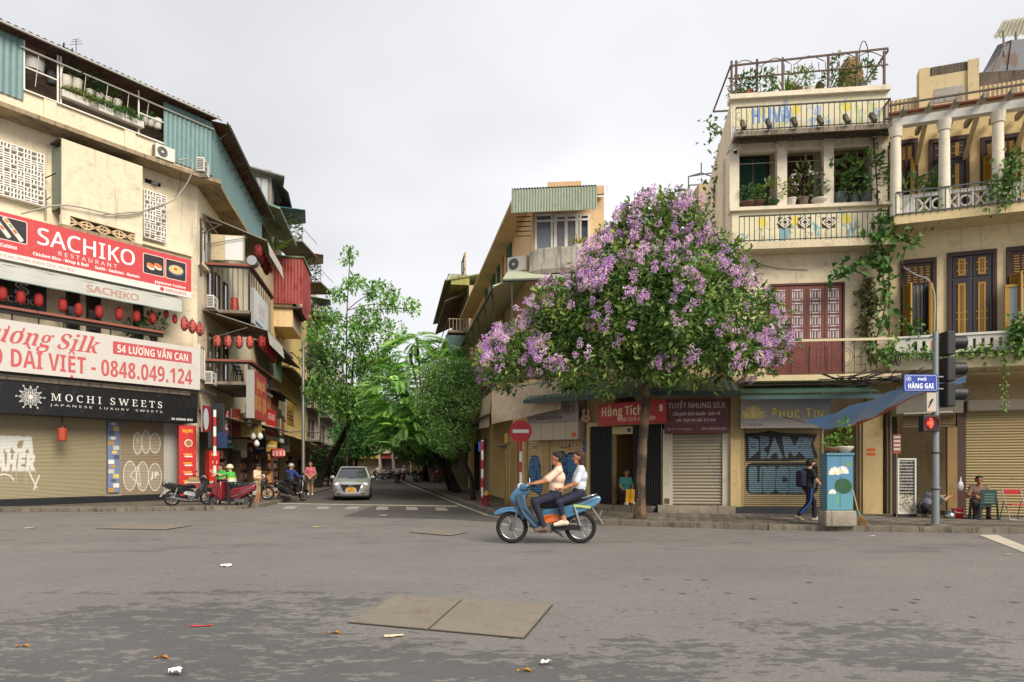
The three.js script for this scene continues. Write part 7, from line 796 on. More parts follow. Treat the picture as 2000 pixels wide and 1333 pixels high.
// ================================================================ yellow shuttered house at the picture edge
{
const h=house('pergola_house','ochre house with pergola columns and mustard shutters',FB),b=(px,py,w=0)=>FB.uv(px,py,w),U=6.5,W=-0.7,oc=plaster(0xe2d1ab),wh=M(0xd6d6d2,0.75,{tex: 'plaster'});
const v2=b(1745,724,0.7)[1],s2=b(1745,702,0.7)[1],v3=b(1735,440,0.9)[1],s3=b(1735,423,0.9)[1],vb=b(1735,236,0.85)[1],rp=b(1720,208,0)[1],rt=b(1720,172,0)[1];
volume(h,[FB.P(0.03,0),FB.P(U,0),FB.P(U,0,-8),FA.P(FA.len-0.6,0,-5)],s2-0.4,v3,oc);volume(h,[FB.P(0.03,0,W),FB.P(U,0,W),FB.P(U,0,-8),FA.P(FA.len-0.6,0,-5)],v3,rp,plaster(0xdcc594),'upper_wall');
AF(h,FB,'roof_parapet',corr(V(-0.3,rt,-0.9),V(U,rt,-0.9),V(U,rp-0.3,-0.9),V(-0.3,rp-0.3,-0.9),60,0.025),plaster(0xcdbb95));AF(h,FB,'parapet_core',B(-0.3,rp-0.3,-1.2,U,rt-0.02,-0.93),plaster(0xcdbb95));
const p0=b(1795,165,-0.8)[0],p1=b(1912,150,-0.8)[0],pt=b(1800,136,-0.8)[1];AF(h,FB,'pediment',[B(p0,rp,-1.1,p0+0.28,pt,-0.74),B(p1-0.28,rp,-1.1,p1,pt+0.02,-0.74),B(p0+0.28,rp,-1.1,p1-0.28,pt-0.25,-0.8)],plaster(0xd3c29c));AF(h,FB,'pediment_crest',[...Array(11).keys()].map((i)=>RB(0.12,0.3,0.25,0.04,p0+0.36+i*(p1-p0-0.7)/10,pt-0.12,-0.92)),concrete(0x6f675a));AF(h,FB,'date_panel',B(p0+0.4,rp+0.2,-0.8,p1-0.4,rp+0.62,-0.785),M(0xa9a9a6,0.85,{tex: 'concrete'}));AF(h,FB,'roof_flashing',slab(V(-0.3,rp+0.02,-0.85),V(U,rp+0.02,-0.85),V(U,rp-0.05,-0.45),V(-0.3,rp-0.05,-0.45),0.04),M(0x8a5a50,0.8));
// pergola
AF(h,FB,'pergola_beam',B(-0.05,vb-0.22,0.72,U,vb,0.95),wh);for (let i=0;i<10;i++){const u=0.2+i*0.62;AF(h,FB,'pergola_rafter',[beam(V(u,vb+0.16,-0.6),V(u,vb+0.1,1.3),0.1,0.15)],concrete(0xb3ab9d));AF(h,FB,'rafter_brace',beam(V(u,vb-0.75,W),V(u,vb-0.05,0.6),0.1,0.12),plaster(0xc9b894));} AF(h,FB,'pergola_batten',[-0.1,0.35,1.15].map((w)=>B(-0.2,vb+0.25,w,U,vb+0.29,w+0.05)),M(0x5a5248,0.8));
for (const px of [1750,1845,1950]){const [u]=b(px,320,0.82),g=AF(h,FB,'column',[cyl(0.13,0.15,vb-0.22-s3-0.3,u,(vb-0.22+s3-0.3)/2,0.82,20),cyl(0.19,0.15,0.28,u,vb-0.36,0.82,20)],plaster(0xe6dfcf));}
// balconies
AF(h,FB,'balcony_slab',B(-0.02,v3-0.02,0,U,s3,0.95),plaster(0xd8c59b));AF(h,FB,'balcony_slab',B(-0.1,v2-0.02,0,U,s2,0.8),plaster(0xd2c3a4));
const r3=b(1735,382,0.92)[1],lat3=[];{const y0=s3,y1=r3-0.14,n=17,w=0.84;for (let i=0;i<n;i++){const x=0.55+i*0.33,y=(y0+y1)/2,k=(y1-y0)/2;lat3.push(B(x-0.02,y0,w-0.05,x+0.02,y1,w+0.04));if (i % 2) lat3.push(new THREE.TorusGeometry(k*0.62,0.035,6,20).translate(x+0.165,y,w));else for (const s of [-1,1]) lat3.push(beam(V(x,y-s*k,w),V(x+0.33,y+s*k,w),0.05,0.05));} lat3.push(B(0.3,y1,w-0.07,U,y1+0.1,w+0.06),B(0,y0,w-0.07,0.5,y1+0.1,w+0.055));} AF(h,FB,'balustrade',lat3,wh);railing(h,'railing',FB.P(0.02,s3-0.05,0.97).sub(h.position),FB.P(U,s3-0.05,0.97).sub(h.position),r3-s3+0.08,38,M(0x46504f,0.6));
const r2=b(1757,658,0.78)[1],hol=[];for (let i=0;i<30;i++) hol.push([0.5+i*0.2,s2+0.2,0.58+i*0.2,r2-0.16]);AF(h,FB,'balustrade',wall(0.0,s2,U,r2-0.06,hol.filter(([,,c])=>c<U-0.1),0.08,0.76),wh);AF(h,FB,'balustrade_cap',B(-0.02,r2-0.06,0.64,U,r2,0.8),wh);
// upper openings
const mus=M(0xa37c30,0.6),dk=M(0x3a2622,0.7),open=(p0,q0,p1,q1,w,base,kind)=>{const r=FB.rect(p0,q0,p1,q1,w),t=r[3];AF(h,FB,'opening',B(r[0],base,w-0.05,r[2],t,w+0.006),glass);AF(h,FB,'window_frame',[B(r[0]-0.04,base,w,r[0]+0.06,t+0.04,w+0.07),B(r[2]-0.06,base,w,r[2]+0.04,t+0.04,w+0.07),B(r[0]+0.06,t-0.08,w,r[2]-0.06,t+0.04,w+0.068)],dk);const m=(r[0]+r[2])/2,ty=t-(t-base)*0.25;
if (kind==='shutter'){AF(h,FB,'transom_louvre',B(r[0]+0.06,ty,w,r[2]-0.06,t-0.08,w+0.03),dk);for (let i=0;i<4;i++){const x=r[0]+0.1+i*(r[2]-r[0]-0.2)/4;AF(h,FB,'louvre_panel',[...Array(7).keys()].map((j)=>B(x+0.03,ty+0.06+j*(t-ty-0.22)/7,w+0.03,x+(r[2]-r[0]-0.2)/4-0.03,ty+0.09+j*(t-ty-0.22)/7,w+0.042)),mus);} const wd=(r[2]-r[0])*0.42;for (const s of [0,1]){const f=louvre(h,FB,[0,base+0.1,wd,ty-0.02],0,mus,'shutter',0.06),e=FB.P(s?r[2]-0.05:r[0]+0.05,0,w+0.08).sub(h.position);f.position.set(e.x,0,e.z);f.rotation.y=FB.ry+(s?-2.0+0:-1.15);if (s) f.rotation.y=FB.ry-1.95;} AF(h,FB,'window_grille',[...Array(6).keys()].map((i)=>bar(V(r[0]+0.15+i*(r[2]-r[0]-0.3)/5,base,w+0.02),V(r[0]+0.15+i*(r[2]-r[0]-0.3)/5,ty,w+0.02),0.012)),M(0x5a4a2c,0.6));AF(h,FB,'curtain',corr(V(r[0]+0.3,ty,w+0.008),V(r[2]-0.3,ty,w+0.008),V(r[2]-0.3,base+0.2,w+0.008),V(r[0]+0.3,base+0.2,w+0.008),8,0.004),M(base>8?0x6a2a2e:0x8d9090,0.9));}
else for (let i=0;i<2;i++){const x0=i?m+0.03:r[0]+0.1,x1=i?r[2]-0.1:m-0.03,lf=AF(h,FB,'door_leaf',[B(x0,base,w,x1,ty,w+0.04),B(x0,ty+0.05,w,x1,t-0.1,w+0.04)],M(0x2a2225,0.6)),it=[],bx=[x0+0.12,x1-0.12],by=[base+0.25,ty-0.12];for (const [a2,c2] of [by,[ty+0.1,t-0.16]]){it.push(B(bx[0],a2,w+0.04,bx[0]+0.05,c2,w+0.06),B(bx[1]-0.05,a2,w+0.04,bx[1],c2,w+0.06),B(bx[0]+0.05,a2,w+0.04,bx[1]-0.05,a2+0.05,w+0.059),B(bx[0]+0.05,c2-0.05,w+0.04,bx[1]-0.05,c2,w+0.059));for (let k=1;k<5;k++) it.push(B(bx[0]+k*(bx[1]-bx[0])/5-0.008,a2+0.05,w+0.042,bx[0]+k*(bx[1]-bx[0])/5+0.008,c2-0.05,w+0.055));const cy=(a2+c2)/2,cx=(bx[0]+bx[1])/2;for (const d of [-0.1,0.1]) it.push(B(cx-0.14,cy+d-0.012,w+0.042,cx+0.14,cy+d+0.012,w+0.057));} A(lf,'fretwork',it,mus);}};
open(1762,512,1826,650,0,r2-0.5,'shutter');open(1853,498,1943,650,0,s2+0.05,'door');open(1969,487,2050,640,0,r2-0.5,'shutter');open(1727,283,1790,380,W,s3+0.3,'shutter');open(1817,277,1890,380,W,s3,'door');open(1918,273,1990,380,W,s3+0.3,'shutter');
{const g=AF(h,FB,'glazed_partition',[B(b(1962,600,0.3)[0],s2,0.3,b(1966,600,0.3)[0]+0.06,b(1962,560,0.3)[1],0.36),B(b(1992,600,0.3)[0],s2,0.3,b(1995,600,0.3)[0]+0.02,b(1962,560,0.3)[1],0.36),B(b(1962,600,0.3)[0],b(1962,563,0.3)[1],0.29,U,b(1962,558,0.3)[1],0.37)],mus);A(g,'pane',B(b(1966,600,0.3)[0],s2,0.32,U,b(1962,563,0.3)[1],0.335),M(0x7d8684,0.15,{coat:1}));}
AF(h,FB,'white_hose',tube([V(b(1766,523,0.1)[0],b(1766,523,0.1)[1],0.1),V(b(1790,538,0.25)[0],b(1790,538,0.25)[1],0.25),V(b(1812,546,0.3)[0],b(1812,546,0.3)[1],0.3),V(b(1824,570,0.25)[0],b(1824,570,0.25)[1],0.25),V(b(1825,650,0.2)[0],b(1825,650,0.2)[1],0.2)],0.028),M(0x9c9c96,0.6));
// ground floor
const gt=s2-0.4;volume(h,[FB.P(-0.2,0,-2.8),FB.P(U,0,-2.8),FB.P(U,0,-8),FA.P(FA.len-0.6,0,-5)],0.1,gt,oc,'recess_wall');AF(h,FB,'ceiling',B(-0.2,gt-0.02,-2.8,U,gt+0.05,0),oc);
const sh=FB.rect(1886,807,2080,1000,-0.2),tx=canvasTex(512,512,(x,w,H)=>{x.fillStyle='#a6946a';x.fillRect(0,0,w,H);for (let i=0;i<60;i++){x.fillStyle=`rgba(70,55,25,${0.02 + 0.06 * hash2(i, 21)})`;x.fillRect(0,hash2(i,22)*H,w,2+4*hash2(i,23));} x.fillStyle='#b9ab8c';x.fillRect(w*0.37,H*0.36,w*0.11,H*0.05);fitText(x,'THÔNG BÁO',w*0.385,H*0.365,w*0.08,H*0.015,{c: '#8c3a30'});x.strokeStyle='#5a4626';x.lineWidth=2;for (let i=0;i<9;i++){x.beginPath();x.moveTo(w*hash2(i,31),H*(0.3+0.4*hash2(i,32)));x.lineTo(w*hash2(i,31)+12,H*(0.3+0.4*hash2(i,32))+3);x.stroke();}});AF(h,FB,'roller_shutter',slats(sh[0],0.14,U,sh[3],-0.22,0.078,0.035),paper(tx,0.5)).userData.label='mustard yellow ribbed roller shutter';AF(h,FB,'shutter_box',RB(U-sh[0]+0.04,0.34,0.3,0.05,(U+sh[0])/2,sh[3]+0.18,-0.1),M(0x7a7163,0.5));AF(h,FB,'shutter_rail',B(sh[0]-0.22,0.12,-0.25,sh[0],sh[3]+0.3,-0.12),M(0x4f382f,0.6));
const pb=FB.rect(1752,755,1884,806,0.2);AF(h,FB,'blank_fascia',B(pb[0],pb[1],0.0,pb[2],pb[3],0.12),M(0x8f8a80,0.7,{tex: 'plaster'}));AF(h,FB,'tube_lamp',bar(V(b(1766,808,0.25)[0],b(1766,809,0.25)[1],0.25),V(b(1862,808,0.25)[0],b(1862,805,0.25)[1],0.25),0.025),M(0xc9c4b8,0.5));const sb=FB.rect(1764,813,1866,835,-0.1);AF(h,FB,'shutter_roll',slats(sb[0],sb[1],sb[2],sb[3],-0.12,0.07,0.03),M(0x7d6a48,0.6));const tp=FB.rect(1851,835,1866,995,-0.1);AF(h,FB,'door_post',B(tp[0],0.12,-0.3,tp[2]+0.05,tp[3],-0.08),M(0xa08358,0.8,{tex: 'plaster'}));
{const g=AF(h,FB,'graffiti_board',B(b(1736,900,-0.5)[0],0.12,-0.55,b(1752,900,-0.5)[0],3,-0.45),M(0x4a4238,0.9));}
vine('trailing creeper along the lower white balustrade',[FB.P(0.1,s2+0.1,0.95),FB.P(1.5,s2+0.05,0.95),FB.P(3,s2+0.08,0.95),FB.P(5,s2+0.1,0.95)],520,0x6b8f3c,0.15,0.28);vine('long hanging strand of creeper below the balcony slab',[FB.P(b(1963,700,0.95)[0],s2,0.95),FB.P(b(1963,740,0.95)[0],s2-0.9,0.97),FB.P(b(1962,780,0.95)[0],s2-1.55,0.97)],90,0x7da044,0.1,0.1,0.008);
vine('small leafy tree in the corner of the lower white balcony',[FB.P(0.5,s2,0.5),FB.P(0.6,s2+0.5,0.5),FB.P(0.4,s2+1.0,0.6)],200,0x4f7526,0.16,0.5);vine('climber curling round the upper pergola column',[FB.P(b(1950,350,0.9)[0],s3,0.9),FB.P(b(1965,320,0.9)[0],s3+0.6,0.95),FB.P(b(1985,300,0.9)[0],s3+1.2,0.9)],330,0x5a8030,0.17,0.55);vine('green shrub between the upper pergola columns',[FB.P(b(1825,375,0.5)[0],s3,0.5),FB.P(b(1822,340,0.5)[0],s3+0.5,0.5),FB.P(b(1830,305,0.5)[0],s3+1.1,0.6)],260,0x5f8a33,0.17,0.42);plant('reddish potted shrub behind the upper white balustrade',FB.P(b(1775,380,0.5)[0],s3,0.5),{leaf:1,ls:1.7,s:1.3,leafCol:0x5f7a3c,group: 'balcony pots'});vine('leafy bush at the end of the lower balcony',[FB.P(b(1985,640,0.8)[0],s2+0.2,0.8),FB.P(b(1995,625,0.8)[0],s2+0.9,0.8)],160,0x557d2e,0.2,0.4);
// steel rooftop shed behind
const sd=T('rooftop_shed','patched metal rooftop shed with corrugated lean-to roof','shed',atDepth(1920,150,27)),D=27,q=(px,py,d=D)=>atDepth(px,py,d).sub(sd.position);A(sd,'roof_sheet',corr(q(1940,75),q(2060,60),q(2060,25,29),q(1960,40,29),14,0.04),M(0xa9a894,0.6,{tex: 'concrete'}));A(sd,'wall_sheet',[slab(q(1975,80),q(2060,70),q(2060,165),q(1965,155),0.05),slab(q(1912,155),q(1948,90,28),q(1975,80),q(1965,158),0.05)],rusty(0x6a6f78));A(sd,'post',[bar(q(1960,60),q(1962,110),0.04),bar(q(1985,62),q(1985,150),0.05),bar(q(1935,150),q(1965,85),0.04)],M(0x77706a,0.7));A(sd,'base',slab(q(1905,150),q(2060,140),q(2060,215),q(1905,215),0.3),concrete(0x6d6258));
const tw=T('rooftop_tank_frame','thin steel tank frame on a roof behind the loggia house','frame',atDepth(1344,400,40)),z=(px,py,d=40)=>atDepth(px,py,d).sub(tw.position);A(tw,'frame',[[1345,345,1345,395],[1391,338,1391,395],[1345,345,1391,338],[1345,362,1391,360],[1345,383,1391,383],[1345,345,1370,338],[1370,338,1391,345],[1370,318,1370,338]].map(([a2,b2,c2,d2])=>bar(z(a2,b2),z(c2,d2),0.035)),M(0x4f4a48,0.7));A(tw,'canopy',slab(z(1342,390),z(1394,386),z(1394,398,38),z(1342,400,38),0.06),M(0x4a8ba0,0.6));A(tw,'house_below',slab(z(1338,400),z(1398,398),z(1398,640),z(1338,640),3),plaster(0xb9a88a));
}
// ================================================================ trees
const TP=(px,py,d)=>atDepth(px,py,d);
{// flowering crape myrtle on the corner pavement
const d0=18.3,base=V(atX(1250,d0),0.11,-d0),k=d0/FOC,B2=[[1292,458,88,76,0],[1222,548,98,80,0.3],[1362,548,100,80,-0.2],[1125,625,105,82,0.2],[1285,600,150,100,1.0],[1430,635,95,85,0],[1018,692,76,54,-0.2],[1180,700,140,60,0.7],[1345,695,150,60,0.6],[1488,680,44,52,0],[1290,540,150,120,-0.8],[1240,650,220,85,-0.9],[978,725,42,34,0]];
const blobs=B2.map(([px,py,rx,ry,z],i)=>[TP(px,py,d0-z),rx*k,ry*k,i===4||i===10||i===11?1.7:1.25,Math.round(rx*ry*0.028),0.9]);
tree('flowering_tree','tall crape myrtle covered in lilac blossom on the corner pavement',{seed:41,r:0.14,tip:0.65,bark:0x776a5e,limbR:0.3,trunk:[base,V(atX(1252,d0),1.3,-d0),V(atX(1258,d0),2.6,-d0),V(atX(1266,d0),4.3,-d0),V(atX(1275,d0),6.0,-d0)],blobs,leaf:clumpA,scale:1.05,cols:[0x557e36,0x6e9240,0x86a04a,0x4a7230,0x9cae56,0x628838],twig:0.04,
extra:(g,loc,R)=>{
const petals=[];for (let i=0;i<34;i++){const q=rdir(R),p=V(q.x*0.09,q.y*0.13,q.z*0.09);petals.push([p,rdir(R),0.055,0.05,rdir(R),0.5]);} const geo=leavesGeo(petals),list=[],cols=[0xd0a4d8,0xdcb2dc,0xe4c4e2,0xc094d2,0xeacee4,0xd6a8d4];
const inAny=(p,skip)=>blobs.some(([c,rx,ry,rz],i)=>i!==skip&&((p.x-c.x)/rx) ** 2+((p.y-c.y)/ry) ** 2+((p.z-c.z)/rz) ** 2<0.8);
blobs.forEach(([c,rx,ry,rz],bi)=>{const n=Math.round(rx*rz*130);for (let i=0;i<n;i++){const q=rdir(R),s=1.0+0.1*R(),p=V(c.x+q.x*rx*s,c.y+q.y*ry*s,c.z+q.z*rz*s);if (q.y<-0.55||inAny(p,bi)) continue;const patch=0.25*fbm(p.x*0.9+3,p.y*1.1+p.z*0.7,3)+0.75*fbm(p.x*4.2+8,p.y*4.2+p.z*3,2),bias=smooth(5.2,8.4,p.y)*0.22-0.04+(q.x<-0.2&&p.x<base.x?0.1:0)+(Math.abs(p.x-base.x)>2.6?0.07:0) ;if (patch+bias<0.47+0.18*R()) continue;for (let m=0;m<2;m++) list.push([loc(p).add(rdir(R).multiplyScalar(0.11)),spin(R,1),0.5+0.45*R(),lin(cols[Math.floor(R()*6)]).multiplyScalar(0.9+0.3*R())]);}});
instances(g,'blossom',geo,petalMat,list);
}});
}
const greens=[0x4a7a2e,0x5f9038,0x72a244,0x40692a,0x86b04e],frondA=frondGeo(3,0.85,15,0.2,0.4),frondB=0;
tree('street_tree','dark leaning street tree with a broad crown beside the silver car',{seed:51,r:0.26,tip:0.5,bark:0x2b2622,trunk:[V(atX(619,46),0.11,-46),TP(632,920,46),TP(655,880,45.5),TP(680,830,45),TP(692,780,44)],blobs:[[TP(690,700,44),2.1,1.4,2.0,150],[TP(640,760,44),1.5,1.4,1.8,110],[TP(735,720,44),1.6,1.1,1.8,120],[TP(690,790,43),2.1,1.2,1.8,150],[TP(625,700,46),1.2,1.2,1.6,90],[TP(720,800,45),1.3,1.3,1.5,70]],leaf:clumpC,cols:greens,group: 'street trees',twig:0.05});
tree('tall_sapling','tall sparse young tree rising above the leaning street tree',{seed:52,r:0.075,tip:0.3,bark:0x5a5348,limbR:0.35,trunk:[V(atX(676,43),0.11,-43),TP(678,800,43),TP(676,700,43),TP(678,600,43),TP(684,490,43)],blobs:[[TP(680,498,43),0.35,0.6,0.35,16,0.98],[TP(692,552,43),0.6,0.6,0.6,24,0.92],[TP(660,575,43),0.6,0.5,0.6,16,0.88],[TP(738,570,43),1.2,0.6,0.8,44,0.75],[TP(768,595,43),0.9,0.55,0.7,26,0.75],[TP(803,602,43),0.5,0.4,0.5,16,0.72],[TP(720,625,43),1.5,0.8,0.9,60,0.7],[TP(765,650,43),1.0,0.8,0.8,34,0.68],[TP(640,625,43),1.1,0.7,0.8,40,0.7],[TP(690,650,43),1.2,0.7,0.8,40,0.66],[TP(625,655,43),0.8,0.6,0.8,36,0.66]],leaf:clumpC,scale:0.95,cols:[0x66a03c,0x80b34e,0x578c34,0x93bf60],group: 'street trees'});
tree('pinnate_tree','bright green street tree with long feathery leaves over the roadway',{seed:53,r:0.2,tip:0.5,bark:0x2e2824,trunk:[V(atX(893,37),0.11,-37),TP(878,925,37),TP(855,895,37),TP(835,850,36),TP(815,770,35)],blobs:[[TP(800,690,35),1.2,1.1,1.2,70],[TP(770,760,34.5),1.2,1.2,1.2,90],[TP(825,755,35),1.3,1.3,1.4,110],[TP(800,830,35),1.6,1.2,1.4,120],[TP(770,840,36),0.9,1.2,1.2,70],[TP(815,668,35),0.5,0.4,0.5,22],[TP(875,685,35.5),0.9,0.6,0.9,40]],leaf:frondA,frond:true,scale:1.15,cols:[0x8cc452,0xa0d062,0x78b044,0xb0da72,0x66a03a],group: 'street trees'});
tree('white_flower_tree','dense street tree dotted with tiny white flowers by the side shutters',{seed:54,r:0.1,tip:0.6,bark:0x2e2824,trunk:[V(atX(924,28.6),0.11,-28.6),TP(921,935,28.6),TP(908,905,28.6),TP(893,860,28.8),TP(885,790,29)],blobs:[[TP(880,760,29),1.25,1.15,1.2,300],[TP(845,790,29),0.8,1.0,1,170],[TP(915,790,28.8),0.6,0.9,0.9,130],[TP(880,850,29),1.0,0.8,1,200],[TP(850,730,29.4),0.7,0.6,0.8,110],[TP(905,725,29),0.7,0.5,0.8,100]],leaf:clumpB,cols:[0x66963f,0x7aaa50,0x8eb260,0x568438],group: 'street trees',extra:(g,loc,R)=>{const L=[];for (let i=0;i<260;i++){const q=rdir(R),p=loc(TP(872,765,28.9)).add(V(q.x*1.35,q.y*1.25+0.1,q.z*1.2));for (let m=0;m<3;m++) L.push([p.clone().add(rdir(R).multiplyScalar(0.05)),rdir(R),0.05,0.04,rdir(R)]);} A(g,'blossom',leavesGeo(L),M(0xd9d2d0,0.8)).userData.kind='stuff';}});
tree('street_tree','dark stout street tree leaning over the kerb behind the feathery tree',{seed:55,r:0.24,tip:0.5,bark:0x26211d,trunk:[V(atX(884,40),0.11,-40),TP(872,925,40),TP(862,890,40),TP(856,840,40)],blobs:[[TP(850,830,41),1.8,1.4,1.8,230],[TP(800,860,42),1.6,1.0,1.6,160],[TP(880,880,38),1.0,0.8,1,100],[TP(835,880,42),1.4,0.9,1.4,120]],leaf:clumpC,cols:[0x375f22,0x46742a,0x2f5420],group: 'street trees'});
tree('street_tree','round dark green tree further along past the silver car',{seed:56,r:0.2,bark:0x2b2622,trunk:[V(atX(690,62),0.11,-62),TP(694,910,62),TP(700,880,62)],blobs:[[TP(698,870,62),2.0,1.3,2,200],[TP(720,850,62),1.3,1.2,1.5,110],[TP(675,850,63),1.2,1.2,1.5,100],[TP(700,800,66),3,2.6,2.5,260]],leaf:clumpC,scale:1.3,cols:[0x458038,0x559040,0x3a6c30],group: 'street trees'});
tree('street_tree','far shady tree on the kerb side near the street bend',{seed:57,r:0.3,bark:0x1f1b18,trunk:[V(atX(832,66),0.11,-66),TP(830,915,66),TP(826,880,66)],blobs:[[TP(815,860,66),2.6,2.2,2.5,260],[TP(770,840,80),3.2,2.8,3,220],[TP(745,790,85),4,4,3,240],[TP(850,850,62),2,2,2,160]],leaf:clumpC,scale:1.4,cols:[0x3a6624,0x4a782c,0x5a8836],group: 'street trees'});
tree('street_shrub','leafy shrub at the foot of the leaning street tree',{seed:58,r:0.06,bark:0x2b2622,trunk:[V(atX(640,50),0.11,-50),TP(642,935,50),TP(645,920,50)],blobs:[[TP(648,915,50),1.1,0.9,1,120],[TP(632,900,52),0.9,0.8,1,80]],leaf:clumpC,cols:[0x31581f,0x46702a,0x243f15]});
// ================================================================ vehicles and people
const frustum=(b,t)=>{const [bx0,bx1,bz,by]=b,[tx0,tx1,tz,ty]=t,q=(x,y,z)=>V(x,y,z),v=[q(bx0,by,-bz),q(bx1,by,-bz),q(bx1,by,bz),q(bx0,by,bz),q(tx0,ty,-tz),q(tx1,ty,-tz),q(tx1,ty,tz),q(tx0,ty,tz)],o=[];for (const [i,j,k,l] of [[0,1,5,4],[1,2,6,5],[2,3,7,6],[3,0,4,7],[4,5,6,7],[0,3,2,1]]) o.push(v[i],v[k],v[j],v[i],v[l],v[k]);const g=new THREE.BufferGeometry().setFromPoints(o);g.computeVertexNormals();return g;};
{
const p=onGround(673,979),g=T('car','silver hatchback taxi coming up the street','car',p.add(V(-0.05,0,-1.9)),Math.atan2(-0.985,0.17)),sil=M(0xb9bab8,0.25,{coat:1,met:0.55}),bend=(q)=>{const P=q.attributes.position;for (let i=0;i<P.count;i++){const x=P.getX(i),z=P.getZ(i),s=Math.abs(z)/0.83;P.setX(i,x-Math.sign(x)*smooth(0.9,1.95,Math.abs(x))*0.3*s ** 3);P.setZ(i,z*(1-0.06*smooth(0.75,0.35,P.getY(i))));} q.computeVertexNormals();return q;};
A(g,'body',bend(new THREE.ExtrudeGeometry(spl([[-1.86,0.3],[-1.9,0.62],[-1.86,0.95],[-1.2,0.98],[0.2,0.97],[0.95,0.95],[1.6,0.82],[1.86,0.68],[1.92,0.45],[1.84,0.24],[1.2,0.22],[0,0.22],[-1.3,0.22]]),{depth:1.42,steps:14,bevelEnabled:true,bevelSize:0.05,bevelThickness:0.12,bevelSegments:4,curveSegments:6}).translate(0,0,-0.71)),sil);
A(g,'windscreen',frustum([-1.8,1.05,0.73,0.94],[-1.3,0.22,0.54,1.47]),glass);A(g,'roof',RB(1.62,0.06,1.12,0.028,-0.52,1.49,0),sil);for (const s of [-1,1]){A(g,'pillar',[bar(V(1.07,0.95,s*0.735),V(0.24,1.48,s*0.55),0.035),bar(V(-0.35,0.95,s*0.735),V(-0.45,1.48,s*0.55),0.03),bar(V(-1.8,0.95,s*0.72),V(-1.3,1.48,s*0.54),0.05)],sil);A(g,'mirror',RB(0.12,0.14,0.2,0.05,0.72,1.04,s*0.9),sil);A(g,'headlight',new THREE.SphereGeometry(0.2,18,12).scale(0.55,0.5,1).rotateY(s*0.55).translate(1.66,0.72,s*0.56),M(0xdfe3e6,0.08,{coat:1}));A(g,'fog_recess',RB(0.06,0.1,0.26,0.02,1.76,0.42,s*0.56),blackPl);for (const x of [1.2,-1.2]){const w=new THREE.Group();w.name='wheel';w.position.set(x,0.3,s*0.72);g.add(w);A(w,'tyre',new THREE.TorusGeometry(0.23,0.075,10,26).scale(1,1,1.25),tyreM);A(w,'rim',cyl(0.19,0.19,0.1,0,0,0,20).rotateX(1.571),greyMet);}}
A(g,'grille',ext(poly([[-0.46,0.72],[0.46,0.72],[0.3,0.38],[-0.3,0.38]]),0.05,0.01).rotateY(1.571).translate(1.9,0,0),blackPl);A(g,'bumper_strip',[RB(0.05,0.035,1.2,0.012,1.9,0.33,0),RB(0.05,0.05,0.8,0.012,1.86,0.235,0)],blackPl);A(g,'number_plate',new THREE.PlaneGeometry(0.33,0.2).rotateY(1.571).translate(1.985,0.5,0),paper(canvasTex(128,80,(x,w,h)=>{x.fillStyle='#d99a18';x.fillRect(0,0,w,h);fitText(x,'30F',44,10,40,22,{c: '#4a2c10'});fitText(x,'061.67',20,42,88,26,{c: '#4a2c10'});})));A(g,'emblem',[new THREE.TorusGeometry(0.06,0.01,6,22).scale(1.5,0.85,1).rotateY(1.571).translate(1.96,0.7,0),beam(V(1.965,0.665,-0.025),V(1.965,0.735,-0.01),0.012,0.012),beam(V(1.965,0.665,0.01),V(1.965,0.735,0.025),0.012,0.012),beam(V(1.965,0.69,-0.02),V(1.965,0.71,0.02),0.012,0.012)],chrome);A(g,'wiper',bar(V(1.02,1.0,-0.5),V(1.0,1.01,0.2),0.012),blackPl);
}
{// blue motorbike with two riders
const p=V(atX(1068,13.5),0.004,-13.5),t=Math.PI;motorbike('blue motorbike with orange side panel crossing the junction',p,t,{color:0x3d6f92,shield:0x27465f,accent:0xc9601f,accent2:0xb9c46a});

person('person in peach shirt steering the blue motorbike',p,t,{group: 'riders of the blue motorbike',shirt:0xe6c4ae,legs:0x1b2134,shoe:0x6d5a4c,skin:0xb07a58,sleeve:0.8,fat:1.05,nod:0,j:{hip:[-0.14,0.86,0],chest:[-0.2,1.17,0],neck:[-0.21,1.36,0],head:[-0.18,1.5,0],sh:[-0.2,1.3,0.18],el:[0.02,1.12,0.25],wr:[0.19,1.075,0.29],fing:[1,-0.25,0],th:[-0.14,0.84,0.1],kn:[0.22,0.74,0.17],an:[0.06,0.31,0.17],toe:[0.2,0.25,0.18]}});
person('person in white tee shirt riding behind on the blue motorbike',p,t,{group: 'riders of the blue motorbike',shirt:0xc9d0de,legs:0x1a2036,shoe:0xd8cdb8,skin:0xb9835f,hair:0x3a2016,sleeve:0.75,longHair:1,crop:0.6,j:{hip:[-0.56,0.9,0],chest:[-0.6,1.2,0],neck:[-0.6,1.38,0],head:[-0.57,1.52,0],sh:[-0.6,1.31,0.16],el:[-0.5,1.07,0.22],wr:[-0.3,0.99,0.19],fing:[1,-0.2,0],th:[-0.54,0.86,0.1],kn:[-0.2,0.74,0.2],an:[-0.3,0.42,0.19],toe:[-0.13,0.35,0.2]}});
}
for (const o of scene.children.slice(-3)) o.scale.setScalar(1.11);
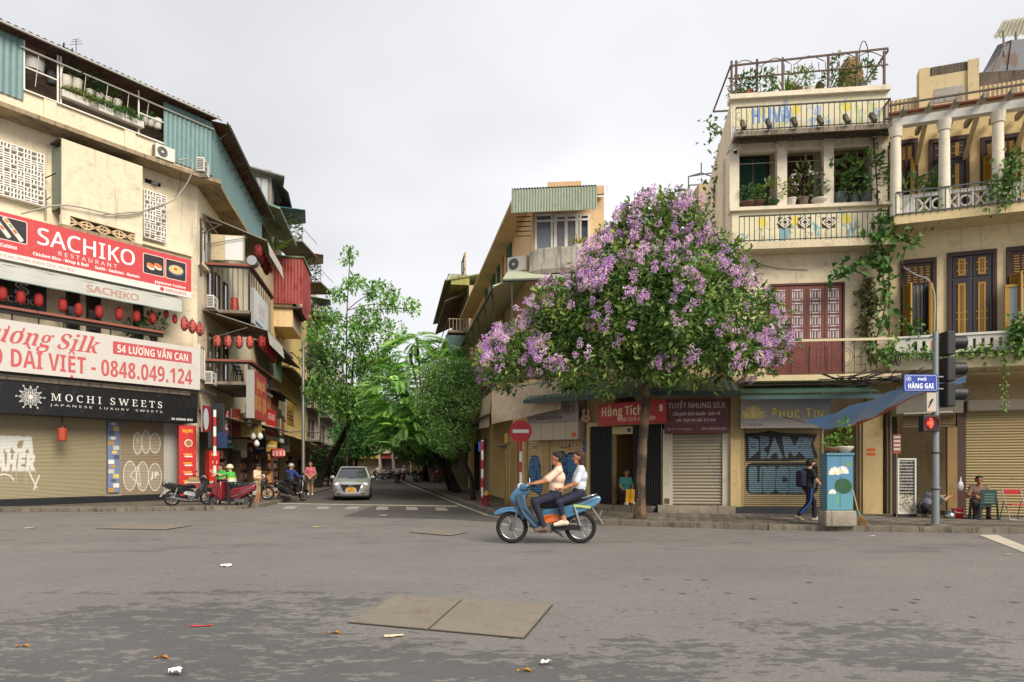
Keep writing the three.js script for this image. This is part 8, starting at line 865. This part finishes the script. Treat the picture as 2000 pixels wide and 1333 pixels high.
{// corner scooters and people
motorbike('parked black motorbike with silver engine on the pavement',V(atX(370,24.6),0.12,-24.6),0.78,{color:0x1a1a1c,trim:0x9a9da0,lean:0.1,accent:0xa8abad});
const sp=V(atX(450,24.9),0.005,-24.9);motorbike('red scooter with chrome trim stopped at the kerb',sp,Math.PI-0.2,{scooter:true,color:0x7c1a26,silver:true});
person('person in green striped shirt and cream helmet astride red scooter',sp,Math.PI-0.2,{shirt:0x4fae4a,legs:0x22242c,shoe:0x2a2a2e,helmet:0xd6c9a8,sleeve:0.5,skin:0xc49a7c,j:{hip:[-0.08,0.9,0],chest:[-0.03,1.16,0],neck:[0.0,1.32,0],head:[0.04,1.46,0],sh:[0,1.26,0.16]},L:{el:[0.26,1.2,-0.24],wr:[0.5,1.28,-0.3],fing:[0.7,0.5,-0.2]},R:{el:[0.2,1.08,0.22],wr:[0.27,1.05,0.3],fing:[1,-0.2,0],kn:[-0.02,0.48,0.24],an:[-0.08,0.09,0.28],toe:[0.09,0.045,0.29],th:[-0.06,0.86,0.11]},extra:(g,S)=>{A(g,'shirt_band',new THREE.CylinderGeometry(0.142,0.137,0.11,20,1,true).scale(1,1,1.32).translate(-0.055,1.02,0),M(0xdcd7cf,0.85));A(g,'shirt_band',new THREE.CylinderGeometry(0.143,0.142,0.05,20,1,true).scale(1,1,1.32).translate(-0.045,1.1,0),M(0xc3c94a,0.85));}});
person('child in green tee shirt behind the striped pole',V(atX(431,26),0.12,-26),-1.9,{shirt:0x3fa047,legs:0x30323a,skin:0xb98a68,j:{head:[0.02,1.36,0],neck:[0,1.24,0],chest:[0,1.08,0],sh:[0,1.2,0.15],el:[0.02,0.98,0.2],wr:[0.12,0.9,0.16],hip:[0,0.8,0],th:[0,0.77,0.08],kn:[0.02,0.42,0.08]}});
person('person in cream tee shirt looking down at a phone',V(atX(502,26.3),0.005,-26.3),-0.15,{shirt:0xd9c7a6,legs:0x9a8763,shoe:0xdcd6cc,shorts:1,skin:0xa8764f,nod:-0.5,j:{el:[0.02,1.05,0.21],wr:[0.26,1.06,0.08],fing:[0.8,0.3,-0.3],head:[0.04,1.48,0]},extra:(g)=>{A(g,'phone',B(0.36,1.08,-0.04,0.37,1.22,0.04).rotateZ(0),M(0x1b1c20,0.2));}});
motorbike('dark motorbike parked behind the person with a phone',V(atX(492,28.5),0.12,-28.5),0.2,{color:0x2a2224,lean:0.1});
const bp=V(atX(571,29.4),0.006,-29.4),bt=1.12;motorbike('black scooter with red tail light ridden away up the street',bp,bt,{scooter:true,color:0x1d191b});
person('person in blue jacket and grey helmet riding the black scooter',bp,bt,{shirt:0x263a7c,long:1,legs:0x16161c,shoe:0x8c6a60,helmet:0x8d9090,j:{hip:[-0.2,0.9,0],chest:[-0.14,1.2,0],neck:[-0.1,1.38,0],head:[-0.06,1.52,0],sh:[-0.12,1.32,0.18],el:[0.08,1.1,0.27],wr:[0.24,1.06,0.3],fing:[1,-0.2,0],th:[-0.16,0.86,0.1],kn:[0.2,0.72,0.19],an:[0.14,0.4,0.17],toe:[0.3,0.38,0.18]},extra:(g)=>{A(g,'backpack',RB(0.16,0.42,0.3,0.06,-0.33,1.1,0),M(0x17181c,0.8));}});
person('person in faded red tee shirt and shorts standing with folded hands',V(atX(606,33),0.12,-33),-1.45,{shirt:0xb5606a,legs:0x5a5440,shorts:1,shoe:0xc9c2b8,skin:0xb08260,hair:0x5a3a26,j:{el:[0.03,1.05,0.25],wr:[0.17,0.9,0.05],fing:[0.4,-0.8,-0.4]}});
}
{// right hand pavement
const wp=V(atX(1578,17.2),0.13,-17.2);
person('person in black tee shirt and mask walking past the graffiti shutter',wp,0.05,{shirt:0x15161a,legs:0x121318,shoe:0xb9ad94,skin:0xc09372,mask:0x17171b,sleeve:0.6,j:{hip:[0,0.89,0],chest:[0.03,1.16,0],neck:[0.04,1.32,0],head:[0.08,1.45,0],sh:[0.03,1.28,0.16]},L:{el:[-0.1,1.04,-0.22],wr:[-0.02,0.84,-0.22],fing:[0.4,-1,0],kn:[0.2,0.5,-0.09],an:[0.22,0.1,-0.09],toe:[0.38,0.06,-0.09]},R:{el:[0.12,1.03,0.23],wr:[0.3,0.87,0.2],fing:[0.8,-0.5,0],kn:[-0.02,0.47,0.09],an:[-0.3,0.17,0.09],toe:[-0.18,0.055,0.1]},extra:(g)=>{A(g,'backpack',RB(0.17,0.42,0.3,0.06,-0.17,1.08,0),M(0x20243a,0.8));A(g,'trouser_stripe',tube([V(0.01,0.84,0.18),V(-0.02,0.5,0.158),V(-0.26,0.22,0.148)],0.022),M(0x2f62b8,0.7));}});
person('seated person in brown blouse resting arms behind a green chair',V(atX(1912,18.4),0.13,-18.4),-2.0,{shirt:0x7d6455,legs:0x3a322e,shoe:0x3a302a,skin:0xa06a4a,sleeve:0.9,j:{hip:[0,0.42,0],chest:[0.04,0.7,0],neck:[0.05,0.88,0],head:[0.07,1.02,0],sh:[0.04,0.83,0.17],el:[0.1,0.6,0.26],wr:[0.3,0.62,0.1],fing:[0.6,-0.6,-0.3],th:[0.02,0.4,0.1],kn:[0.4,0.42,0.16],an:[0.4,0.09,0.15],toe:[0.55,0.05,0.16]}});
person('crouching person in grey shirt beside the kettle',V(atX(1812,18.6),0.13,-18.6),0.15,{shirt:0x6a6c72,legs:0x1c1b1e,shoe:0x77604e,skin:0xb48a68,sleeve:0.8,j:{hip:[-0.12,0.3,0],chest:[0.08,0.55,0],neck:[0.2,0.68,0],head:[0.28,0.79,0],sh:[0.12,0.64,0.16],el:[0.34,0.48,0.2],wr:[0.52,0.56,0.12],fing:[0.9,0.3,0],th:[-0.1,0.3,0.09],kn:[0.22,0.42,0.15],an:[0,0.09,0.12],toe:[0.16,0.045,0.13]}});
person('person in teal top holding yellow cloth inside the dark doorway',FG.P(FG.uv(1222,940,-0.03)[0],0.3,0.0),-1.3,{shirt:0x2f6f6a,legs:0x2a2a2e,skin:0x8a6248,longHair:1,j:{hip:[0,0.42,0],chest:[0.05,0.7,0],neck:[0.05,0.88,0],head:[0.08,1.02,0],sh:[0.04,0.83,0.16],el:[0.12,0.6,0.22],wr:[0.22,0.42,0.08],fing:[0.4,-0.9,0],th:[0.02,0.4,0.09],kn:[0.32,0.42,0.12],an:[0.3,0.09,0.12],toe:[0.45,0.05,0.13]},extra:(g)=>{const q=new THREE.PlaneGeometry(0.34,0.42,10,8),P=q.attributes.position;for (let i=0;i<P.count;i++) P.setZ(i,0.05*Math.sin(P.getX(i)*30)+0.02*Math.sin(P.getY(i)*14));q.computeVertexNormals();A(g,'yellow_cloth',q.rotateY(1.571).translate(0.42,0.3,0.02),M(0xc9962a,0.85));}});
const st=T('low_stool','low dark stool under the seated person in brown','stool',V(atX(1912,18.5),0.13,-18.46),0);A(st,'seat',B(-0.17,0.26,-0.17,0.17,0.29,0.17),M(0x3a2f28,0.7));for (const [x,z] of [[-1,-1],[1,-1],[1,1],[-1,1]]) A(st,'leg',B(x*0.15-0.02,0,z*0.15-0.02,x*0.15+0.02,0.26,z*0.15+0.02),M(0x3a2f28,0.7));const s2=st.clone();s2.name=numbered('low_stool');s2.position.copy(FG.P(FG.uv(1222,940,-0.03)[0],0.3,-0.04));scene.add(s2);s2.userData={label: 'low dark stool under the person in teal',category: 'stool'};
}
{// far bikes and riders
const src=[motorbike('row of parked bikes: black motorbike by the far kerb tree',V(atX(812,62),0.12,-62),1.9,{color:0x1a1a1c,group: 'motorbikes parked far along the street'}),motorbike('parked red motorbike under the far shady tree',V(atX(851,60),0.12,-60),-1.2,{color:0x9c1f2a,group: 'motorbikes parked far along the street'})];
src[0].userData.label='black motorbike parked by the far kerb tree';
const copy=(o,label,px,d,turn,group,y=0.12)=>{const c=o.clone();c.name=numbered('motorbike');c.position.set(atX(px,d),y,-d);c.rotation.y=turn;c.userData={label,category: 'motorbike',group};scene.add(c);};
copy(src[0],'black motorbike parked just past the far kerb tree',820,66,1.7,'motorbikes parked far along the street');[[748,80,1],[757,82,0],[763,84,1],[770,86,0],[803,100,0],[740,76,0]].forEach(([px,d,k],i)=>copy(src[k],'small distant motorbike parked in a row near the bend',px,d,-1.2+i*0.2,'distant row of parked motorbikes',0.01));copy(src[0],'black motorbike ridden towards the crossing far down the street',777,62,-1.5,'oncoming motorbikes',0.01);copy(src[1],'red motorbike ridden towards the crossing far down the street',788,72,-1.55,'oncoming motorbikes',0.01);
const seat={hip:[-0.2,0.86,0],chest:[-0.16,1.15,0],neck:[-0.15,1.34,0],head:[-0.12,1.48,0],sh:[-0.16,1.28,0.17],el:[0.02,1.1,0.26],wr:[0.18,1.07,0.3],fing:[1,-0.2,0],th:[-0.16,0.84,0.1],kn:[0.2,0.74,0.17],an:[0.04,0.31,0.17],toe:[0.18,0.25,0.18]};
person('distant rider in pale shirt on the oncoming black motorbike',V(atX(777,62),0.01,-62),-1.5,{shirt:0xa9a9a4,legs:0x2a2a2c,helmet:0x2a2c30,j:seat});person('distant rider in white shirt on the oncoming red motorbike',V(atX(788,72),0.01,-72),-1.55,{shirt:0xd9d9d4,legs:0x2a2a2c,helmet:0xd9d6cc,j:seat});person('distant pedestrian in pale clothes beside parked motorbikes',V(atX(737,78),0.01,-78),-1.4,{shirt:0xc9c4bc,legs:0x8c8680});
}
// ================================================================ street furniture
const redW=[M(0xb3262b,0.5),M(0xdedbd5,0.5)];
function stripedPole(name,label,p,h,r,band){const g=T(name,label,'pole',p);for (let i=0;i*band<h;i++) A(g,'band',cyl(r,r,Math.min(band,h-i*band),0,i*band+Math.min(band,h-i*band)/2,0,14),redW[i % 2]);A(g,'base_plate',cyl(r*2,r*2,0.03,0,0.012,0,16),metal());return g;}
{
const g=stripedPole('no_entry_sign','round red no entry sign on a red and white pole',V(atX(1017,20.3),0.115,-20.3),2.75,0.04,0.31);tag(g,'round red no entry sign on a red and white pole','sign');const y=EYE+(HZ-843)/FOC*20.3-0.115;A(g,'disc',cyl(0.33,0.33,0.02,0,0,0,40).rotateX(1.571).translate(0,y,0.055),M(0xb8202a,0.4));A(g,'white_bar',B(-0.24,y-0.05,0.066,0.24,y+0.05,0.07),M(0xe4e2dc,0.5));A(g,'bracket',B(-0.06,y-0.1,0.03,0.06,y+0.1,0.044),metal());
const h=stripedPole('striped_pole','red and white pole with small blue plate by the hydrant',V(atX(942,24.4),0.115,-24.4),2.35,0.045,0.33);A(h,'blue_plate',B(-0.14,1.95,-0.02,-0.05,2.3,0),M(0x2f55a0,0.5));
const t=stripedPole('traffic_signal_pole','striped pole carrying the back of a traffic signal by the red banners',V(atX(419,25.2),0.115,-25.2),3.5,0.055,0.36);A(t,'signal_back',[RB(0.5,0.95,0.12,0.06,0.06,3.15,-0.16),cyl(0.27,0.27,0.12,0,0,0,24).rotateX(1.571).translate(0.06,3.5,-0.17)],M(0x1b1d20,0.6));A(t,'navy_panel',B(0.05,2.1,-0.14,0.42,2.72,-0.11),M(0x1e3055,0.6));A(t,'dark_panel',B(-0.3,2.1,-0.14,0.045,2.72,-0.112),M(0x332d2a,0.7));
const f=T('fire_hydrant','small dark red fire hydrant with yellow cap','hydrant',V(atX(950,24.3),0.12,-24.3));A(f,'barrel',lathe([[0,0],[0.13,0],[0.13,0.03],[0.085,0.05],[0.085,0.32],[0.11,0.34],[0.11,0.38],[0,0.4]],18),M(0x7d1d24,0.5));A(f,'cap',lathe([[0.1,0.385],[0.09,0.45],[0.04,0.5],[0.03,0.56],[0,0.57]],16),M(0xb98a2a,0.5));for (const s of [-1,1]) A(f,'outlet',cyl(0.05,0.05,0.09,0,0,0,14).rotateZ(1.571).translate(s*0.12,0.26,0),M(0x7d1d24,0.5));
const l=T('street_lamp','tall grey street lamp with double curved arms','lamp',V(atX(592,43),0.115,-43));A(l,'pole',cyl(0.07,0.12,9.3,0,4.65,0,14),metal(0xa3a6a6));A(l,'arm',[tube([V(0,8.2,0),V(0.4,8.9,0),V(1.1,9.25,0),V(1.9,9.4,0)],0.04),tube([V(0,8.8,0),V(0.5,9.2,0),V(1.2,9.38,0),V(1.9,9.44,0)],0.035)],metal(0xa3a6a6));A(l,'lantern_head',RB(0.75,0.11,0.25,0.05,2.2,9.46,0),M(0x3c9a6a,0.5));A(l,'cross_arm',bar(V(-0.9,3.6,0),V(0.7,3.62,0),0.03),metal());
const w=T('wall_floodlight','grey dish floodlight on the side street corner','lamp',V(atX(985,24.2),EYE+(HZ-872)/FOC*24.2,-24.2));A(w,'dish',lathe([[0.05,-0.12],[0.1,-0.02],[0.28,0.06],[0.28,0.08],[0,0.09]],20).rotateZ(0.3),metal(0x9a9c9c));A(w,'stem',bar(V(0.02,-0.1,0),V(0.04,-2.2,0),0.02),metal(0x77706a));
}
{// traffic light at the kerb
const d=16,p=V(atX(1828,d),0.13,-d),g=T('traffic_light','grey traffic light pole with three hooded signals and red pedestrian light','traffic light',p),Y=(py)=>EYE+(HZ-py)/FOC*d-0.13,X=(px)=>(px-1828)/FOC*d,bl=M(0x1c1e20,0.55);
A(g,'pole',cyl(0.062,0.085,Y(648),0,Y(648)/2,0,20),metal(0x8f9698));A(g,'base_plate',cyl(0.2,0.22,0.05,0,0.02,0,18),concrete(0x8a857c));for (const py of [885,956]) A(g,'clamp',cyl(0.095,0.095,0.03,0,Y(py),0,18),blackIron);
for (let i=0;i<3;i++){const y=Y([672,723,772][i]),s=A(g,'signal_head',[RB(0.2,0.56,0.34,0.03,0.27,y,0)],bl);A(s,'visor',new THREE.CylinderGeometry(0.15,0.15,0.34,20,1,true,0,4.4).rotateZ(1.571).rotateX(2.2).translate(0.5,y+0.03,0),bl);A(s,'lens',cyl(0.13,0.13,0.02,0,0,0,20).rotateZ(1.571).translate(0.375,y+0.03,0),M([0x5a1515,0x5a4a15,0x0f4a2a][i],0.3));} A(g,'signal_bracket',[B(0.05,Y(660)-0.02,-0.03,0.2,Y(660)+0.02,0.03),B(0.05,Y(795)-0.02,-0.03,0.2,Y(795)+0.02,0.03)],bl);
const py=Y(828),px=X(1813);A(g,'pedestrian_head',RB(0.4,0.38,0.2,0.02,px,py,0.05),bl);A(g,'pedestrian_lens',cyl(0.15,0.15,0.012,0,0,0,24).rotateX(1.571).translate(px,py,0.155),M(0x170a0a,0.3));A(g,'pedestrian_visor',new THREE.TorusGeometry(0.16,0.015,8,26,3.6).rotateZ(-0.25).translate(px,py,0.19),bl);
const man=A(g,'red_figure',[[-0.03,0.0,0.03,0.055],[-0.055,-0.045,-0.032,0.045],[0.032,-0.045,0.055,0.045],[-0.028,-0.11,-0.005,0.0],[0.005,-0.11,0.028,0.0]].map(([a,b,c,e])=>B(px+a-0.03,py+b,0.163,px+c-0.03,py+e,0.168)).concat([cyl(0.028,0.028,0.006,0,0,0,16).rotateX(1.571).translate(px-0.03,py+0.09,0.166)]),M(0xff3020,0.5,{em:1.2}));const L=new THREE.PointLight(0xff3020,0.15);L.name='pedestrian_lamp';L.position.set(px-0.03,py,0.24);L.castShadow=true;g.add(L);
A(g,'control_box',B(X(1807),Y(805),-0.05,X(1825),Y(768),0.08),M(0xb9b3a4,0.6));A(g,'cable',tube([V(X(1812),Y(788),0.09),V(X(1818),Y(780),0.1),V(X(1810),Y(797),0.09)],0.01),dark);
const s=T('street_name_sign','blue street name plate with white lettering on the traffic light pole','sign',V(p.x+X(1794),p.y+Y(766),p.z+0.09)),W=0.8,H=0.4;A(s,'plate',RB(W,H,0.02,0.008,0,H/2,0),M(0x1d3f9a,0.4));A(s,'printed_face',new THREE.PlaneGeometry(W-0.02,H-0.02).translate(0,H/2,0.013),paper(canvasTex(512,256,(x,w,h)=>{x.fillStyle='#1c3f9c';x.fillRect(0,0,w,h);x.strokeStyle='#e8eaf0';x.lineWidth=5;x.beginPath();x.roundRect(16,14,w-32,h-28,18);x.stroke();x.beginPath();x.arc(72,66,36,0,7);x.stroke();x.strokeRect(54,58,36,22);x.beginPath();x.arc(72,78,12,3.14,0);x.stroke();x.strokeRect(60,46,24,12);fitText(x,'PHỐ',205,52,140,40);fitText(x,'HÀNG GAI',55,135,400,80);})));A(s,'strap',[B(W/2-0.02,0.05,-0.02,W/2+0.14,0.08,0),B(W/2-0.02,0.33,-0.02,W/2+0.14,0.36,0)],metal());
}
{// painted cabinet, broom, pots
const d=16.1,p=V(atX(1635,d),0.128,-d),g=T('utility_cabinet','blue utility cabinet painted with white lotus on a concrete block','cabinet',p,-0.06),bl=M(0x527f92,0.6);A(g,'plinth',RB(0.7,0.37,0.5,0.03,0,0.18,0),concrete(0xb0aaa0));A(g,'case',RB(0.6,1.3,0.36,0.015,0,1.015,0),bl);A(g,'lid',RB(0.64,0.06,0.42,0.015,0,1.68,0),bl);A(g,'door_gap',B(-0.006,0.42,0.1805,0.006,1.64,0.1835),M(0x3c5f70,0.8));
A(g,'lotus_painting',new THREE.PlaneGeometry(0.585,1.26).translate(0,1.015,0.182),paper(canvasTex(512,948,(x,w,h)=>{x.fillStyle='#4f83a0';x.fillRect(0,0,w,h);for (let i=0;i<160;i++){x.fillStyle=`rgba(${75 + 50 * hash2(i, 1)},${125 + 40 * hash2(i, 2)},${150 + 30 * hash2(i, 3)},.25)`;x.fillRect(hash2(i,4)*w,hash2(i,5)*h,20+60*hash2(i,6),6);} x.fillStyle='rgba(90,160,160,.6)';x.fillRect(0,h*0.72,w,h*0.28);x.lineWidth=9;for (const [a,b,c] of [[0.52,0.62,'#4d8a4a'],[0.46,0.62,'#8fb06a'],[0.3,0.75,'#6a9a54']]){x.strokeStyle=c;x.beginPath();x.moveTo(w*a,h*b);x.quadraticCurveTo(w*0.42,h*0.85,w*0.32,h*0.97);x.stroke();} x.fillStyle='#24512f';x.beginPath();x.ellipse(w*0.62,h*0.56,w*0.34,h*0.14,0.1,0,7);x.fill();x.fillStyle='#1c4227';for (let i=0;i<14;i++){x.beginPath();x.moveTo(w*0.62,h*0.56);x.lineTo(w*(0.62+0.32*Math.cos(i*0.45)),h*(0.56+0.13*Math.sin(i*0.45)));x.stroke&&(x.lineWidth=2,x.strokeStyle='#3a6b3f',x.stroke());} const lotus=(cx,cy,s)=>{for (let k=0;k<11;k++){x.save();x.translate(cx,cy);x.rotate(-1.5+k*0.3);x.fillStyle=k % 2?'#f0ece2' : '#dcd8cc';x.beginPath();x.moveTo(0,0);x.quadraticCurveTo(-s*0.3,-s*0.6,0,-s);x.quadraticCurveTo(s*0.3,-s*0.6,0,0);x.fill();x.restore();} x.fillStyle='#d6cf6a';x.beginPath();x.arc(cx,cy-s*0.2,s*0.16,0,7);x.fill();};lotus(w*0.3,h*0.34,w*0.27);lotus(w*0.6,h*0.32,w*0.26);lotus(w*0.2,h*0.7,w*0.16);x.fillStyle='#7d8a3a';x.beginPath();x.arc(w*0.82,h*0.16,w*0.08,0,7);x.fill();}),0.6));
plant('brown bowl of low herbs on top of the lotus cabinet',V(p.x-0.15,0.128+1.712,p.z+0.05),{pot:1,color:0x8a5a4a,leaf:0,ls:0.8,s:0.75,leafCol:0x6fa83c,group: 'pots on the lotus cabinet'});plant('white bowl with tall bushy herb on the lotus cabinet',V(p.x+0.14,0.128+1.712,p.z+0.06),{pot:1,color:0xd2cdbf,leaf:5,ls:0.95,s:0.9,leafCol:0x5c9a34,group: 'pots on the lotus cabinet'});
const b=T('broom','straw broom leaning against the lotus cabinet','broom',V(atX(1682,16.1),0.13,-16.05));A(b,'handle',bar(V(-0.08,0.28,0),V(-0.3,1.35,-0.1),0.016),M(0xb89a6a,0.7));A(b,'binding',bar(V(-0.07,0.24,0),V(-0.1,0.36,0),0.035,0.02),M(0x4d8a7a,0.7));const R=mulberry(3);A(b,'bristles',[...Array(40).keys()].map(()=>bar(V(-0.07+0.02*R(),0.28,0.02*(R()-0.5)),V(-0.1+0.24*R(),0.005,0.12*(R()-0.5)),0.007,0.004,4)),M(0x9a6f3a,0.9));
}
{// street vendor things
const at=(px,d)=>V(atX(px,d),0.13,-d),r=T('sunglasses_rack','white display rack filled with rows of sunglasses','display rack',at(1770,18.9),-0.05),W=0.5,H=1.62,fm=M(0xc9c9c4,0.5);A(r,'frame',[B(-W/2,0.08,0,-W/2+0.04,H,0.06),B(W/2-0.04,0.08,0,W/2,H,0.06),B(-W/2+0.04,H-0.04,0,W/2-0.04,H,0.058),B(-W/2+0.04,0.08,0,W/2-0.04,0.12,0.058)],fm);A(r,'backboard',B(-W/2+0.04,0.12,0.005,W/2-0.04,H-0.04,0.02),M(0xa9a69c,0.7));const R=mulberry(6);for (let j=0;j<11;j++) A(r,'sunglasses_row',[...Array(6).keys()].flatMap((i)=>[-1,1].map((s)=>RB(0.026,0.03+0.02*R(),0.02,0.009,-0.175+i*0.07+s*0.015,H-0.12-j*0.085,0.04,1))),M([0x15151a,0x2a1c16,0x1a2230][j % 3],0.2));A(r,'trinket_row',[...Array(40).keys()].map(()=>RB(0.025,0.03,0.02,0.006,-0.2+0.4*R(),0.18+0.42*R(),0.035,1)),M(0xa58a52,0.3,{met:0.5}));A(r,'foot',[B(-W/2,0,-0.2,W/2,0.08,0.1)],blackIron);
const ps=T('price_board','small red and white price board on a thin stick','sign',at(1752,18.75));A(ps,'stick',bar(V(0,0,0),V(0,1.75,0),0.012),M(0x9a8a6a,0.8));A(ps,'board',B(-0.11,1.75,-0.005,0.11,2.28,0.01),M(0x8a4a3c,0.7));for (let i=0;i<4;i++) A(ps,'white_strip',B(-0.09,1.84+i*0.11,0.01,0.09,1.9+i*0.11,0.014),M(0xc9b9a8,0.7));
const bu=T('bucket','red plastic bucket with white handle on the pavement','bucket',at(1871,18.3));A(bu,'pail',lathe([[0,0],[0.11,0],[0.14,0.25],[0.15,0.25],[0.15,0.27],[0.13,0.27],[0.1,0.02],[0,0.02]],20),M(0xb31f22,0.45));A(bu,'handle',tube([V(-0.14,0.25,0),V(-0.1,0.17,0.13),V(0.1,0.17,0.13),V(0.14,0.25,0)],0.008),M(0xd9d4c8,0.6));
const ke=T('kettle','shiny steel kettle beside the red bucket','kettle',at(1855,18.25));A(ke,'pot',lathe([[0,0],[0.12,0],[0.15,0.05],[0.14,0.13],[0.07,0.19],[0.03,0.2],[0.025,0.23],[0,0.235]],22),M(0xb0b0ae,0.2,{met:0.9}));A(ke,'spout',bar(V(0.1,0.1,0),V(0.21,0.2,0),0.03,0.016),M(0xb0b0ae,0.2,{met:0.9}));A(ke,'handle',new THREE.TorusGeometry(0.11,0.01,6,20,3.14).translate(0,0.17,0),blackPl);
const gc=T('plastic_chair','dark green plastic armchair turned with its back to the road','chair',at(1921,17.9),Math.PI),gm=M(0x1f3a36,0.45);A(gc,'seat',RB(0.44,0.03,0.42,0.012,0,0.36,0),gm);A(gc,'backrest',[RB(0.42,0.4,0.03,0.012,0,0.6,-0.21)],gm);A(gc,'slat_panel',[0,1,2,3].map((i)=>B(-0.13,0.45+i*0.07,-0.235,0.13,0.48+i*0.07,-0.226)),M(0x50706c,0.5));for (const s of [-1,1]){A(gc,'armrest',RB(0.05,0.03,0.4,0.012,s*0.23,0.55,-0.02),gm);A(gc,'leg',bar(V(s*0.24,0,-0.22),V(s*0.21,0.55,-0.2),0.025),gm);A(gc,'leg',bar(V(s*0.24,0,0.2),V(s*0.22,0.55,0.16),0.025),gm);}
const rc=T('folding_chair','red folding chair with chrome frame beside yellow shutter','chair',at(1977,17.6),-0.1);A(rc,'backrest',RB(0.42,0.13,0.02,0.008,0,0.74,-0.02),M(0xa81f24,0.5));A(rc,'seat',RB(0.4,0.03,0.36,0.01,0,0.42,0.14),M(0xa81f24,0.5));for (const s of [-1,1]){A(rc,'side_frame',[bar(V(s*0.22,0.82,-0.04),V(s*0.22,0.03,0.3),0.012),bar(V(s*0.21,0.5,0.02),V(s*0.21,0.02,-0.14),0.012)],greyMet);} A(rc,'foot_bar',[bar(V(-0.22,0.03,0.3),V(0.22,0.03,0.3),0.012),bar(V(-0.21,0.02,-0.14),V(0.21,0.02,-0.14),0.012)],greyMet);
const pb=T('plastic_bag','white plastic bag hung on the brown shutter rail','bag',V(atX(1875,18.75),0.98,-18.72));A(pb,'bag',new THREE.SphereGeometry(0.11,10,8).scale(0.8,1.3,0.5),M(0xc9c9cc,0.5));A(pb,'knot',bar(V(0,0.12,0),V(0.01,0.26,0),0.03,0.012),M(0xc9c9cc,0.5));
// blue tarpaulin
const E=[[[1573,826,17.0],[1670,792,16.8],[1770,757,16.7],[1890,733,16.9]],[[1655,834,19.3],[1712,812,19.2],[1790,770,19.0],[1884,742,18.4]]].map((e)=>new THREE.CatmullRomCurve3(e.map((q)=>atDepth(...q)))),o=E[0].getPoint(0),ta=T('tarpaulin','blue tarpaulin with orange underside stretched over the pavement','tarpaulin',o),N=28,K=10,make=(dy)=>{const q=new THREE.PlaneGeometry(1,1,N,K),P=q.attributes.position;for (let j=0;j<=K;j++) for (let i=0;i<=N;i++){const a=E[0].getPoint(i/N),c=E[1].getPoint(i/N),v=a.lerp(c,j/K).sub(o);v.y += dy-0.1*Math.sin(Math.PI*j/K)+0.03*Math.sin(i*0.9+j);P.setXYZ(j*(N+1)+i,v.x,v.y,v.z);} q.computeVertexNormals();return q;};
A(ta,'sheet',make(0),M(0x6fa8ea,0.6,{trans:0.6}));const hem=[...Array(20).keys()].map((i)=>E[1].getPoint(i/19).sub(o).add(V(0,-0.02,0.02)));A(ta,'orange_hem',tube(hem,0.035,40),M(0xb9552a,0.7));A(ta,'rope',[bar(E[0].getPoint(1).sub(o),atDepth(1925,722,18.8).sub(o),0.01),bar(V(0,0,0),atDepth(1530,815,19.4).sub(o),0.008)],dark);
// tangle of cables at the party wall
const R2=mulberry(19),kb=atDepth(1715,745,18.6),ca=T('cable_tangle','tangle of black overhead cables at the party wall','cable',kb),L=(a,b,s)=>tube([a,a.clone().lerp(b,0.35).add(V(0,-s,0.1*R2())),a.clone().lerp(b,0.7).add(V(0,-s*0.9,0)),b],0.014,18,5);for (let i=0;i<16;i++) A(ca,'cable',L(V((R2()-0.5)*0.8,(R2()-0.3)*0.5,0.1*R2()),V(-0.3-1.6*R2(),-0.1+0.3*R2(),0.2*R2()),0.12*R2()),dark);for (let i=0;i<10;i++) A(ca,'cable',L(V((R2()-0.5)*0.5,0.1*R2(),0),V(0.4+1.4*R2(),0.35*R2(),0.15),0.15*R2()),dark);A(ca,'cable_coil',[0.12,0.16,0.2].map((r,i)=>new THREE.TorusGeometry(r,0.013,5,24).rotateY(0.4*i).translate(0.3+0.1*i,0.6,0.1)),dark);
}
renderer.render(scene,camera);
